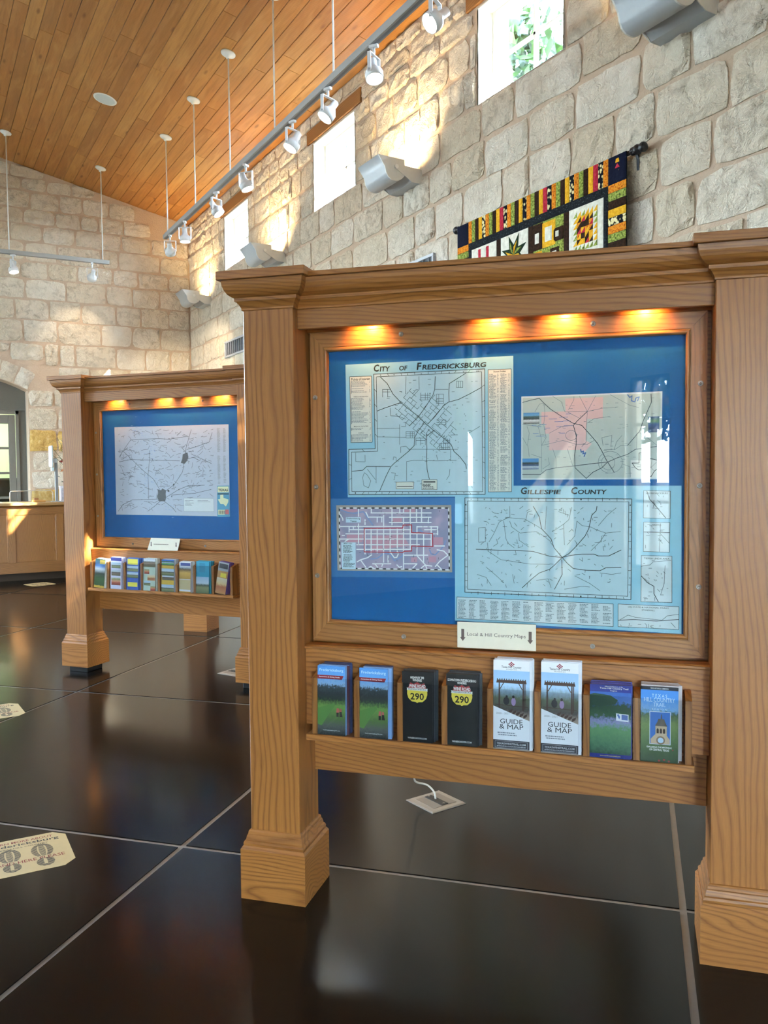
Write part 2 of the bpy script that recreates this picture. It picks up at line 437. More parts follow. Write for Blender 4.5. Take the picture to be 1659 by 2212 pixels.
# ---------------- walls
TH = 0.32
long_wall = MB()
ys = [YB-TH] + [k for w in WIN_L for k in w] + [YE+TH]
long_wall.box(XW, XW+TH, ys[0], ys[-1], 0, WZ0).box(XW, XW+TH, ys[0], ys[-1], WZ1, ZE+0.02)
for i in range(0, len(ys), 2): long_wall.box(XW, XW+TH, ys[i], ys[i+1], WZ0, WZ1)
wall_right = struct('wall_right', long_wall, MORTAR)

# end wall with a shallow segmental arch
AX0, AX1, ASPR, ARISE = -0.40, 1.60, 2.79, 0.25
ACX, AHW = (AX0+AX1)/2, (AX1-AX0)/2
AR = (AHW**2 + ARISE**2)/(2*ARISE); ACZ = ASPR + ARISE - AR
def arch_z(x): return ACZ + math.sqrt(max(AR**2-(x-ACX)**2, 0))
ew = MB()
ew.box(AX1, XW, YE, YE+TH, 0, ASPR)
ex = [XL] + [k for w in WIN_END_ADDED for k in w] + [AX0]
ew.box(XL, AX0, YE, YE+TH, 0, EZ0)
for i in range(0, len(ex), 2): ew.box(ex[i], ex[i+1], YE, YE+TH, EZ0, EZ1)
NA = 14
xs = [AX0 + (AX1-AX0)*k/NA for k in range(NA+1)]
for a, b in zip(xs[:-1], xs[1:]):
    ew.prism([(a, arch_z(a)), (b, arch_z(b)), (b, zc(b)+0.02), (a, zc(a)+0.02)], YE, YE+TH, 'y')
ew.prism([(AX1, ASPR), (XW, ASPR), (XW, zc(XW)+0.02), (AX1, zc(AX1)+0.02)], YE, YE+TH, 'y')
ew.prism([(XL, EZ1), (AX0, EZ1), (AX0, zc(AX0)+0.02), (XR, zc(XR)+0.02), (XL, zc(XL)+0.02)], YE, YE+TH, 'y')
wall_end = struct('wall_back', ew, MORTAR)

lw = MB()
ys = [YB-TH] + [k for w in WIN_LEFT for k in w] + [YE+TH]
lw.box(XL-TH, XL, ys[0], ys[-1], 0, LZ0).box(XL-TH, XL, ys[0], ys[-1], LZ1, WZ0).box(XL-TH, XL, ys[0], ys[-1], WZ1, ZE+0.02)
yc_ = [YB-TH] + [k for w in WIN_L for k in w] + [YE+TH]
for i in range(0, len(yc_), 2): lw.box(XL-TH, XL, yc_[i], yc_[i+1], WZ0, WZ1)
for i in range(0, len(ys), 2): lw.box(XL-TH, XL, ys[i], ys[i+1], LZ0, LZ1)
wall_left = struct('wall_left', lw, PLASTER)
fw = MB()
xs = [XL] + [k for w in DOOR_BACK for k in w] + [XW]
fw.box(XL, XW, YB-TH, YB, 0, BZ0)
for i in range(0, len(xs), 2): fw.box(xs[i], xs[i+1], YB-TH, YB, BZ0, BZ1)
fw.prism([(XL, BZ1), (XW, BZ1), (XW, ZE+0.02), (XR, zc(XR)+0.02), (XL, ZE+0.02)], YB-TH, YB, 'y')
wall_front = struct('wall_front', fw, PLASTER)

# ---------------- stones
def stone(a0, a1, z0, z1, put, rs, nx=5, nz=4, proud=0.018, top=None):
    """a rough squared block: uneven outline, hewn face; put(a, z, depth) places a point"""
    g = []
    sk = [rs.uniform(-0.012, 0.012) for _ in range(4)]           # slightly out of square
    cut = [rs.choice((0.004, 0.008, 0.014, 0.022)) for _ in range(4)]
    for j in range(nz+1):
        for i in range(nx+1):
            s, t = i/nx, j/nz
            edge = i in (0, nx) or j in (0, nz); corner = i in (0, nx) and j in (0, nz)
            a = a0+(a1-a0)*s; z = z0+(z1-z0)*t
            if i == 0: a += sk[0]*(t-0.5)
            if i == nx: a += sk[1]*(t-0.5)
            if j == 0: z += sk[2]*(s-0.5)
            if j == nz: z += sk[3]*(s-0.5)
            if edge:
                if i in (0, nx): a += rs.uniform(-0.009, 0.009)*(1 if i == 0 else -1)
                if j in (0, nz): z += rs.uniform(-0.008, 0.008)*(1 if j == 0 else -1)
                if corner:
                    k = cut[(i > 0)+2*(j > 0)]; a += k*(1 if i == 0 else -1); z += k*0.8*(1 if j == 0 else -1)
                d = 0.006+rs.uniform(0, 0.006)
            else:
                a += rs.uniform(-0.25, 0.25)*(a1-a0)/nx; z += rs.uniform(-0.25, 0.25)*(z1-z0)/nz
                if i in (1, nx-1): a += (-0.45 if i == 1 else 0.45)*(a1-a0)/nx
                if j in (1, nz-1): z += (-0.35 if j == 1 else 0.35)*(z1-z0)/nz
                d = proud*rs.uniform(0.5, 1.3)
            if top: z = min(z, top(a)-0.012)
            g.append(put(a, z, d))
    W = nx+1
    fs = [(j*W+i, j*W+i+1, (j+1)*W+i+1, (j+1)*W+i) for j in range(nz) for i in range(nx)]
    # a skirt back into the mortar
    per = [i for i in range(W)] + [j*W+nx for j in range(1, nz+1)] + [nz*W+i for i in range(nx-1, -1, -1)] + [j*W for j in range(nz-1, 0, -1)]
    return g, fs, per
def add_stone(mb, a0, a1, z0, z1, put, back, rs, **kw):
    if a1-a0 < 0.05 or z1-z0 < 0.04: return False
    g, fs, per = stone(a0, a1, z0, z1, put, rs, **kw)
    n = len(g); vs = g + [back(g[i]) for i in per]
    fs = fs + [(per[k], n+k, n+(k+1) % len(per), per[(k+1) % len(per)]) for k in range(len(per))]
    mb.add(vs, fs); return True
MG = 0.014    # half a joint
def lay(parent, rows, put, back, blocked, hero, rs, gold=None, top=None, flip=False):
    """rows: (z0, z1, [joint positions]); blocked(a0,a1,z0,z1) -> list of free (a0,a1,z0,z1)"""
    rest = MB(); n = 0
    for z0, z1, js in rows:
        for a0, a1 in zip(js[:-1], js[1:]):
            zj = rs.uniform(-0.008, 0.008)
            for (b0, b1, c0, c1) in blocked(a0+MG, a1-MG, z0+MG+zj, z1-MG+zj):
                big = hero(b0, b1, c0, c1)
                if top and top((b0+b1)/2) - c0 < 0.09: continue
                m = MB() if big else rest
                if add_stone(m, b0, b1, c0, c1, put, back, rs, top=top, proud=rs.uniform(0.014, 0.034), nx=6 if big else 3, nz=4 if big else 2) and big:
                    if flip: m.f = [f[::-1] for f in m.f]
                    m.build('stone', GOLDSTONE if gold and gold((b0+b1)/2, (c0+c1)/2) else STONE, parent); n += 1
    if rest.f:
        if flip: rest.f = [f[::-1] for f in rest.f]
        tag(rest.build('stones', STONE, parent), kind='stuff')
    return n
rs = random.Random(11)
def rand_row(a0, a1, lo=0.34, hi=0.74):
    js = [a0]
    while js[-1] < a1:
        js.append(js[-1] + rs.uniform(lo, hi))
    if js[-1]-a1 > 0.3 and len(js) > 2: js.pop()
    js[-1] = a1; return js
# end wall: courses and upright joints
ewr = [(3.176, 3.528, [1.856, 2.075, 2.321, 2.949, 3.42, 3.83, 4.18]),
       (3.528, 3.878, [0.95, 1.556, 2.064, 2.721, 3.215, 3.675, 4.18]),
       (3.878, 4.195, [0.9, 1.444, 1.948, 2.423, 2.966, 3.357, 3.821, 4.18]),
       (4.195, 4.510, [1.0, 1.600, 2.204, 2.814, 3.23, 3.67, 4.18]),
       (4.510, 4.775, [1.06, 1.547, 1.941, 2.38, 2.924, 3.331, 3.826, 4.18]),
       (4.775, 5.068, [0.93, 1.607, 2.087, 2.746, 3.023, 3.69, 4.18]),
       (5.068, 5.338, [1.4, 1.874, 2.358, 3.07, 3.55, 3.94, 4.18]),
       (5.338, 5.572, [1.1, 1.606, 2.071, 2.447, 2.719, 3.111, 3.552]),
       (5.572, 5.838, [1.0, 1.704, 2.133, 2.479, 2.885, 3.3]),
       (5.838, 6.041, [1.05, 1.584, 1.954, 2.32, 2.677]),
       (6.041, 6.24, [0.8, 1.43, 1.923, 2.35]), (6.24, 6.45, [0.3, 0.85, 1.35]), (6.45, 6.70, [-0.6, 0.0, 0.4])]
rows = []
for z0, z1, js in ewr:
    left = []
    a = js[0]
    while a > XL+0.2:
        a -= rs.uniform(0.36, 0.66); left.append(a)
    rows.append((z0, z1, left[::-1] + js))
z = 3.176
while z > 0.1:
    h = min(rs.uniform(0.28, 0.36), z); rows.append((z-h, z, rand_row(XL, 4.18))); z -= h
VOUS = 0.32
def end_blocked(a0, a1, z0, z1):
    if z1 > EZ0 and z0 < EZ1 and a1 > WIN_END_ADDED[0][0]-0.05 and a0 < WIN_END_ADDED[-1][1]+0.05: return []
    def inside(a, zz):
        if AX0-0.005 < a < AX1+0.005 and zz < arch_z(min(max(a, AX0), AX1)): return True
        r = math.hypot(a-ACX, zz-ACZ)
        return zz > ASPR-0.02 and r < AR+VOUS and AX0-0.35 < a < AX1+0.22
    if z0 < ASPR-0.02:       # beside the opening
        z1c = z1
        out = []
        if a0 < AX0: out.append((a0, min(a1, AX0-0.01), z0, z1c))
        if a1 > AX1: out.append((max(a0, AX1+0.01), a1, z0, z1c))
        res = []
        for b in out:
            if inside(b[0], b[3]) or inside(b[1], b[3]):
                b = (b[0], b[1], b[2], min(b[3], ASPR))
            if b[1]-b[0] > 0.07 and b[3]-b[2] > 0.07: res.append(b)
        return res
    if inside((a0+a1)/2, z0) or inside(a0, z0) or inside(a1, z0):
        # over the arch: cut the lower edge back to the ring of wedge stones
        zt = z0
        for k in range(9):
            a = a0+(a1-a0)*k/8
            while inside(a, zt) and zt < z1: zt += 0.01
        return [(a0, a1, zt+0.015, z1)] if z1-zt > 0.09 else []
    return [(a0, a1, z0, z1)]
put_e = lambda a, z, d: (a, YE-d, z)
back_e = lambda p: (p[0], YE+0.01, p[2])
n_e = lay(wall_end, rows, put_e, back_e, end_blocked, lambda a0, a1, z0, z1: a1 > 0.15 and z1 > 0.9, rs,
          gold=lambda a, z: 1.6 < a < 2.5 and (1.82 < z < 2.1 or 0.9 < z < 1.35), top=zc)
# wedge stones of the arch
t0, t1 = math.atan2(ASPR-ACZ, AX1-ACX), math.atan2(ASPR-ACZ, AX0-ACX)
NV = 9
for k in range(NV):
    ta, tb = t0+(t1-t0)*k/NV+0.006, t0+(t1-t0)*(k+1)/NV-0.006
    r0, r1 = AR+0.012, AR+VOUS-rs.uniform(0.02, 0.05)
    pts = []
    for j in range(5):
        for i in range(4):
            an = ta+(tb-ta)*i/3; r = r0+(r1-r0)*j/4
            e = i in (0, 3) or j in (0, 4)
            an += rs.uniform(-0.004, 0.004); r += rs.uniform(-0.008, 0.008)
            pts.append((ACX+r*math.cos(an), YE-(0.004 if e else rs.uniform(0.012, 0.03)), ACZ+r*math.sin(an)))
    m = MB(); fs = [(j*4+i, (j+1)*4+i, (j+1)*4+i+1, j*4+i+1) for j in range(4) for i in range(3)]
    per = [0,1,2,3,7,11,15,19,18,17,16,12,8,4]; n = len(pts)
    m.add(pts + [back_e(pts[i]) for i in per], fs + [(per[q], per[(q+1) % 14], n+(q+1) % 14, n+q) for q in range(14)])
    m.build('arch_stone', STONE, wall_end)

# long wall
zl = [4.51, 4.20, 3.885, 3.565, 3.25, 2.935, 2.61, 2.30, 1.98]
rows = [(b, a, None) for a, b in zip(zl[:-1], zl[1:])]
rows += [(4.51, 4.83, None), (4.83, 5.12, None), (5.12, 5.31, None), (5.31, 5.475, None), (5.475, 5.63, None)]
z = 1.98
while z > 0.05:
    h = min(rs.uniform(0.29, 0.35), z); rows.append((z-h, z, None)); z -= h
rows = [(a, b, rand_row(YB, YE-0.01, 0.32, 0.78) if a < 4.5 else rand_row(YB, YE-0.01, 0.26, 0.62)) for a, b, _ in rows]
LINT = 0.145
def long_blocked(a0, a1, z0, z1):
    holes = []
    for w0, w1 in WIN_L:
        if z1 > WZ0+0.02 and z0 < WZ1: holes.append((w0-0.012, w1+0.012))
        if z1 > WZ1+0.02+0.015 and z0 < 5.47-0.03: holes.append((w0-LINT-0.01, w1+LINT+0.01))
    segs = [(a0, a1)]
    for h0, h1 in holes:
        new = []
        for s0, s1 in segs:
            if s1 <= h0 or s0 >= h1: new.append((s0, s1)); continue
            if s0 < h0: new.append((s0, h0))
            if s1 > h1: new.append((h1, s1))
        segs = new
    return [(s0, s1, z0, z1) for s0, s1 in segs if s1-s0 > 0.07]
n_l = lay(wall_right, rows, lambda a, z, d: (XW-d, a, z), lambda p: (XW+0.01, p[1], p[2]), long_blocked,
          lambda a0, a1, z0, z1: a0 > 2.6 and z0 > 1.9, rs, flip=True)
print('stones', n_e, n_l)

# ---------------- windows of the long wall
FRAMEW = plain('#f1efe6', 0.5)
JAMB = plain('#e9e4d6', 0.9)
LINTEL = oak('lintel_wood', 'y', lin('#a87238'), lin('#96612c'), lin('#6b4018'), freq=60.0, rough=0.7, coat=0.0)
def clerestory(k, a, b):
    root = struct('window_%d' % k, MB().box(XW+0.0, XW+0.30, a, b, WZ0-0.004, WZ0+0.004), JAMB)
    rj = random.Random(k)
    for y, s in ((a, 1), (b, -1)):         # rough white reveals
        m = MB(); N = 7
        vs = []
        for j in range(N+1):
            for i in range(4):
                vs.append((XW-0.006+0.145*i/3, y+s*(0.012+rj.uniform(0, 0.012)), WZ0+(WZ1-WZ0)*j/N))
        m.add(vs, [(j*4+i, j*4+i+1, (j+1)*4+i+1, (j+1)*4+i) for j in range(N) for i in range(3)])
        m.add([(XW-0.006, y, WZ0), (XW+0.14, y, WZ0), (XW+0.14, y, WZ1), (XW-0.006, y, WZ1)], [(0,1,2,3)])
        m.build('jamb', JAMB, root)
    MB().box(XW-0.004, XW+0.14, a, b, WZ1-0.012, WZ1).build('head', JAMB, root)
    fx0, fx1 = XW+0.14, XW+0.20
    for y0, y1 in ((a+0.012, a+0.06), (b-0.06, b-0.012)): MB().bbox(fx0, fx1, y0, y1, WZ0, WZ1-0.01).build('frame_stile', FRAMEW, root)
    for z0, z1 in ((WZ0+0.004, WZ0+0.05), (WZ1-0.06, WZ1-0.012)): MB().bbox(fx0, fx1, a+0.06, b-0.06, z0, z1).build('frame_rail', FRAMEW, root)
    yc, zm = (a+b)/2, (WZ0+WZ1)/2-0.01
    MB().bbox(fx0+0.015, fx1-0.01, yc-0.014, yc+0.014, WZ0+0.05, WZ1-0.06).build('muntin', FRAMEW, root)
    MB().bbox(fx0+0.015, fx1-0.01, a+0.06, b-0.06, zm-0.012, zm+0.012).build('muntin', FRAMEW, root)
    for y0, y1 in ((a+0.06, yc-0.014), (yc+0.014, b-0.06)):
        for z0, z1 in ((WZ0+0.05, zm-0.012), (zm+0.012, WZ1-0.06)):
            MB().box(fx0+0.028, fx0+0.032, y0, y1, z0, z1).build('pane', WGLASS, root)
    lt = MB().bbox(XW-0.022, XW+0.16, a-LINT, b+LINT, 5.31, 5.465, 0.006)
    lt.build('lintel', LINTEL, root, label='brown timber lintel over the window')
for k, (a, b) in enumerate(WIN_L): clerestory(k+1, a, b)
# big windows opposite and the glazed front (behind the camera); left clerestory and end windows added for daylight
DARKFRAME = plain('#5b5a55', 0.5)
def glazing(name, horizontal, base, a, b, z0, z1, cols, rowz):
    P = (lambda t0, t1, d0, d1, q0, q1: MB().bbox(t0, t1, base+d0, base+d1, q0, q1)) if horizontal else (lambda t0, t1, d0, d1, q0, q1: MB().bbox(base+d0, base+d1, t0, t1, q0, q1))
    root = struct(name, P(a, b, 0.02, 0.10, z0, z0+0.05), DARKFRAME)
    P(a, b, 0.02, 0.10, z1-0.05, z1).build('frame_rail', DARKFRAME, root)
    edges = [a] + cols + [b]
    for t in edges:
        t0 = min(max(t-0.025, a), b-0.05); P(t0, t0+0.05, 0.02, 0.10, z0+0.05, z1-0.05).build('frame_stile', DARKFRAME, root)
    for q in rowz: P(a+0.05, b-0.05, 0.03, 0.09, q-0.02, q+0.02).build('muntin', DARKFRAME, root)
    P(a+0.04, b-0.04, 0.055, 0.061, z0+0.04, z1-0.04).build('pane', WGLASS, root)
k = 5
for a, b in WIN_LEFT: glazing('window_%d' % k, False, XL-0.2, a, b, LZ0, LZ1, [(a+b)/2], [(LZ0+LZ1)/2+0.3]); k += 1
for a, b in WIN_L: glazing('window_%d' % k, False, XL-0.2, a, b, WZ0, WZ1, [(a+b)/2], [(WZ0+WZ1)/2]); k += 1
for a, b in WIN_END_ADDED: glazing('window_%d' % k, True, YE+0.12, a, b, EZ0, EZ1, [(a+b)/2], [(EZ0+EZ1)/2]); k += 1
for a, b in DOOR_BACK: glazing('window_%d' % k, True, YB-0.2, a, b, BZ0, BZ1, [(a+b)/2], [1.05, 2.1]); k += 1

# ---------------- ceiling of boards on two slopes
cm = MB().prism([(XW+TH, zc(XW)-SL*TH+0.03), (XR, zc(XR)+0.03), (XL-TH, ZE-SL*TH+0.03), (XL-TH, ZE-SL*TH+0.2), (XR, zc(XR)+0.2), (XW+TH, ZE-SL*TH+0.2)], YB-TH, YE+TH+0.6, 'y')
ceiling = struct('ceiling', cm, plain('#4a2f17', 0.9))
BW = 0.1425
rest = MB(); nb = 0
def board(x1, x0, y0, y1):
    """a board lying under the slope between x0 and x1"""
    t = 0.02; g = 0.0022; b = 0.002
    xa, xb = x0+g, x1-g
    vs = [(xa, y0+g, zc(xa)+b*1.6), (xa+b*2, y0+g, zc(xa+b*2)), (xb-b*2, y0+g, zc(xb-b*2)), (xb, y0+g, zc(xb)+b*1.6), (xb, y0+g, zc(xb)+t), (xa, y0+g, zc(xa)+t)]
    n = len(vs); vs += [(v[0], y1-g, v[2]) for v in vs]
    return vs, [tuple(range(n)), tuple(range(2*n-1, n-1, -1))] + [(i, n+i, n+(i+1) % n, (i+1) % n) for i in range(n)]
rb = random.Random(5)
i = 0; x = XW
while x-BW > XL:
    x0 = x-BW
    if x0 < XR < x: x = XR; x0 = XR-BW
    y = YB; first = rb.uniform(0.5, 3.0)
    while y < YE:
        y1 = min(y + (first if y == YB else rb.uniform(1.1, 3.4)), YE)
        if YE-y1 < 0.5: y1 = YE
        vs, fs = board(x, x0, y, y1)
        if x0 > 0.35 and y1 > 5.2: MB().add(vs, fs).build('board', PLANK, ceiling); nb += 1
        else: rest.add(vs, fs)
        y = y1
    x = x0
tag(rest.build('boards', PLANK, ceiling), kind='stuff')
print('boards', nb)

# ---------------- arched doorway at the end: recess with painted screen and glazed door
GREYPAINT = plain('#6f6a5f', 0.55)
GREYPAINT2 = plain('#7a756a', 0.55)
YR = YE+0.42
rec = MB().box(AX0-0.3, 0.42, YR, YR+0.06, 0, 3.3).box(1.47, AX1+0.3, YR, YR+0.06, 0, 3.3).box(0.42, 1.47, YR, YR+0.06, 2.46, 3.3)
rec.box(AX1, AX1+0.02, YE+TH, YR, 0, ASPR).box(AX0-0.02, AX0, YE+TH, YR, 0, ASPR)
recess = struct('wall_recess', rec, GREYPAINT)
MB().box(AX0-0.3, AX1+0.3, YE+TH, YR, 3.05, 3.1).build('soffit', LINTEL, recess, label='brown timber soffit inside the arch')
MB().bbox(0.40, 1.50, YR-0.025, YR, 2.44, 2.50).build('door_head', GREYPAINT2, recess)
for x0 in (0.36, 1.45): MB().bbox(x0, x0+0.05, YR-0.025, YR, 0, 2.50).build('door_casing', GREYPAINT2, recess)
MB().bbox(AX0, AX1, YR-0.012, YR, 2.50, 2.515).build('moulding', GREYPAINT2, recess)
door = struct('door_1', MB().bbox(0.46, 0.56, YR-0.01, YR+0.04, 0.02, 2.43), GREYPAINT2)
MB().bbox(1.345, 1.445, YR-0.01, YR+0.04, 0.02, 2.43).build('stile', GREYPAINT2, door)
for z0, z1 in ((0.02, 0.30), (2.29, 2.43)): MB().bbox(0.56, 1.345, YR-0.01, YR+0.04, z0, z1).build('rail', GREYPAINT2, door)
for z in (0.72, 1.12, 1.51, 1.905): MB().bbox(0.56, 1.345, YR, YR+0.03, z-0.018, z+0.018).build('muntin', GREYPAINT2, door)
MB().bbox(0.94, 0.965, YR, YR+0.03, 0.30, 2.29).build('muntin', GREYPAINT2, door)
zz = [0.30, 0.702, 1.102, 1.492, 1.887, 2.29]
for (x0, x1) in ((0.56, 0.94), (0.965, 1.345)):
    for a, b in zip(zz[:-1], zz[1:]): MB().box(x0, x1, YR+0.012, YR+0.016, a+0.018, b).build('pane', WGLASS, door)
# the lit office behind the door
off = MB().box(-0.4, 2.4, 17.4, 17.45, 0, 3.0).box(-0.45, -0.4, YR+0.06, 17.4, 0, 3.0).box(2.4, 2.45, YR+0.06, 17.4, 0, 3.0)
off.box(-0.45, 2.45, YR+0.06, 17.45, 3.0, 3.05).box(-0.45, 2.45, YE+0.55, 17.45, -0.05, 0.0)
struct('wall_office', off, plain('#cfd8b4', 0.8))
ol = bpy.data.lights.new('office_lamp', 'AREA'); ol.energy = 45; ol.size = 0.6; ol.color = (0.95, 1.0, 0.85)
oo = bpy.data.objects.new('office_lamp', ol); COL.objects.link(oo); oo.location = (1.0, 16.2, 2.95)
bk = thing('office_bookcase', 'dark bookcase seen through the glazed door under the arch', 'bookcase', (0.9, 16.9, 0))
m = MB().box(-1.0, 1.0, 0.30, 0.33, 0, 1.42)
for x0 in (-1.0, -0.34, 0.32, 0.97): m.box(x0, x0+0.03, 0, 0.3, 0, 1.42)
m.build('carcass', plain('#2c2723', 0.6), bk)
for z0 in (0.02, 0.46, 0.92, 1.39): MB().box(-0.97, 0.97, 0, 0.3, z0, z0+0.03).build('shelf', plain('#2c2723', 0.6), bk)

# ---------------- outdoors: ground and trees seen through the windows and in the glass
def ground_mat():
    t = NT('ground'); oc = t.obj(); n = t.noise(oc, 0.35, 5.0); n2 = t.noise(oc, 12.0, 4.0)
    c = t.mix(n, lin('#7d7b74'), lin('#6a7360')); c = t.mix(t.mapr(n2, 0.4, 0.7, 0, 0.4), c, lin('#8f8c86'))
    return t.set(c, 0.95)
tag(MB().box(-70, 70, -70, 70, -0.4, -0.13).build('ground', ground_mat()), kind='structure')
def leaf_mat(name, a, b):
    t = NT(name); n = t.noise(t.obj(), 3.0, 3.0)
    return t.set(t.mix(n, lin(a), lin(b)), 0.6, Transmission_Weight=0.0)
LEAVES = [leaf_mat('oak_leaves', '#2f4a1c', '#4d6c2c'), leaf_mat('dark_leaves', '#223c17', '#3d5a26')]
BARK = plain('#5f5142', 0.9)
def tree(x, y, h, r, seed, label, n=2600):
    rt = random.Random(seed)
    t = thing('oak_tree', label, 'tree', (x, y, -0.13), rt.uniform(0, 6), 'trees around the building')
    MB().tube([(0, 0, 0), (0.1, 0.05, h*0.3), (-0.05, 0.1, h*0.55)], [0.24, 0.18, 0.12], 8).build('trunk', BARK, t, True)
    for k in range(6):
        a = k*1.05+rt.uniform(-0.3, 0.3)
        MB().tube([(0.05, 0.05, h*(0.3+0.03*k)), (math.cos(a)*r*0.4, math.sin(a)*r*0.4, h*0.55), (math.cos(a)*r*0.8, math.sin(a)*r*0.8, h*(0.6+0.05*k))], [0.11, 0.07, 0.02], 6).build('branch', BARK, t, True)
    m = MB(); cl = [(rt.gauss(0, r*0.45), rt.gauss(0, r*0.45), h*rt.uniform(0.45, 0.98), rt.uniform(0.5, 1.1)*r*0.42) for _ in range(22)]
    for _ in range(n):
        cx, cy, cz, cr = rt.choice(cl)
        d = Vector((rt.gauss(0, 1), rt.gauss(0, 1), rt.gauss(0, 0.8))).normalized()*cr*rt.uniform(0.4, 1.0)
        p = Vector((cx, cy, cz))+d; u = Vector((rt.gauss(0, 1), rt.gauss(0, 1), rt.gauss(0, 1))).normalized()
        v = u.orthogonal().normalized(); s = rt.uniform(0.10, 0.22)
        m.add([p-u*s, p+v*s*0.6, p+u*s, p-v*s*0.6], [(0,1,2,3)])
    tag(m.build('foliage', LEAVES[seed % 2], t), kind='stuff')
for (x, y, h, r, s, lb) in ((12.6, 14.4, 12.2, 3.0, 1, 'leafy oak outside, seen through the nearest clerestory window'),
                            (20.0, 6.0, 8.5, 3.2, 2, 'oak tree farther from the building beside the clerestory side'),
                            (14.0, 26.0, 9.0, 3.5, 3, 'oak tree beyond the far corner of the building'),
                            (-11.2, -6.2, 6.0, 2.2, 4, 'shady oak outside the left windows, mirrored in the map glass'),
                            (-9.6, -11.6, 5.6, 2.1, 5, 'oak tree at the front corner mirrored in the map glass'),
                            (-2.0, -14.0, 7.0, 3.0, 6, 'oak tree in front of the glazed entrance'),
                            (-14.0, 8.5, 7.5, 3.2, 7, 'oak tree outside the middle of the left windows')):
    tree(x, y, h, r, s, lb, 6500 if s == 1 else 2600)
# a porch post and parked car outside, mirrored in the display glass
pp = thing('porch_post', 'white porch post outside the left windows', 'post', (-7.4, -2.0, -0.13))
MB().bbox(-0.08, 0.08, -0.08, 0.08, 0, 3.0).build('shaft', plain('#d9d2c4', 0.7), pp)
MB().bbox(-0.12, 0.12, -0.12, 0.12, 0, 0.25).build('base', plain('#d9d2c4', 0.7), pp)
car = thing('parked_car', 'blue grey car parked outside the left windows', 'car', (-10.2, -3.2, -0.13), math.radians(70))
CARP = plain('#7f9bb5', 0.25, 0.4)
m = MB().prism([(-2.2, 0.35), (2.2, 0.35), (2.25, 0.75), (1.5, 0.92), (0.9, 1.42), (-1.3, 1.45), (-1.9, 0.98), (-2.25, 0.9)], -0.85, 0.85, 'y')
m.build('body', CARP, car)
for s in (-1, 1):
    MB().prism([(1.3, 0.93), (0.82, 1.36), (-1.2, 1.39), (-1.7, 0.98)], s*0.856, s*0.86, 'y').build('side_window', plain('#1d252b', 0.1), car)
    for x in (-1.4, 1.4): MB().lathe([(0.34, -0.1), (0.34, 0.1)], 18, Matrix.Translation((x, s*0.78, 0.34)) @ Matrix.Rotation(math.pi/2, 4, 'X')).build('wheel', plain('#1a1a1b', 0.7), car)

# ================================================================== LIGHT FITTINGS
def aim_matrix(d):
    """local -z (light) points along d"""
    return Vector(d).normalized().to_track_quat('-Z', 'Y').to_matrix().to_4x4()
LAMPW = plain('#e2e4e6', 0.35)
WARM = (1.0, 0.82, 0.58)
SPOT_W = 125.0
def suspension(root, x, y, ztop, zbot, tilt):
    M = Matrix.Translation((x, y, ztop)) @ Matrix.Rotation(tilt, 4, 'Y')
    can = MB().lathe([(0.078, 0.0), (0.078, -0.012), (0.060, -0.022), (0.022, -0.030), (0.016, -0.055)], 20, M)
    can.build('canopy', WHITE, root, True)
    MB().tube([(x, y, ztop-0.03), (x, y, zbot)], 0.0085, 8).build('suspension_rod', WHITE, root, True)
TX, TZ = 3.04, 4.60
tr = thing('lighting_track', 'long grey suspended lighting track running along the stone wall', 'light track', (TX, 7.0, TZ))
m = MB().bbox(-0.030, 0.030, -5.0, 4.56, 0.0, 0.058, 0.003)
m.build('rail', plain('#a3a3a1', 0.5), tr)
MB().box(-0.012, 0.012, -4.98, 4.54, -0.0015, 0.0002).build('slot', plain('#7c8084', 0.6), tr, label='dark slot along the underside')
for y in (11.42, 10.15, 8.875, 7.60, 6.33, 5.06): suspension(tr, 0, y-7.0, zc(TX)-TZ, 0.04, math.atan(SL))
tr2 = thing('lighting_track', 'short suspended lighting track in front of the arched end wall', 'light track', (0, 13.32, TZ))
MB().bbox(-0.6, 2.66, -0.030, 0.030, 0.0, 0.058, 0.003).build('rail', plain('#a3a3a1', 0.5), tr2)
for x in (2.569, 1.288, 0.01): suspension(tr2, x, 0, zc(x)-TZ, 0.04, math.atan(SL))
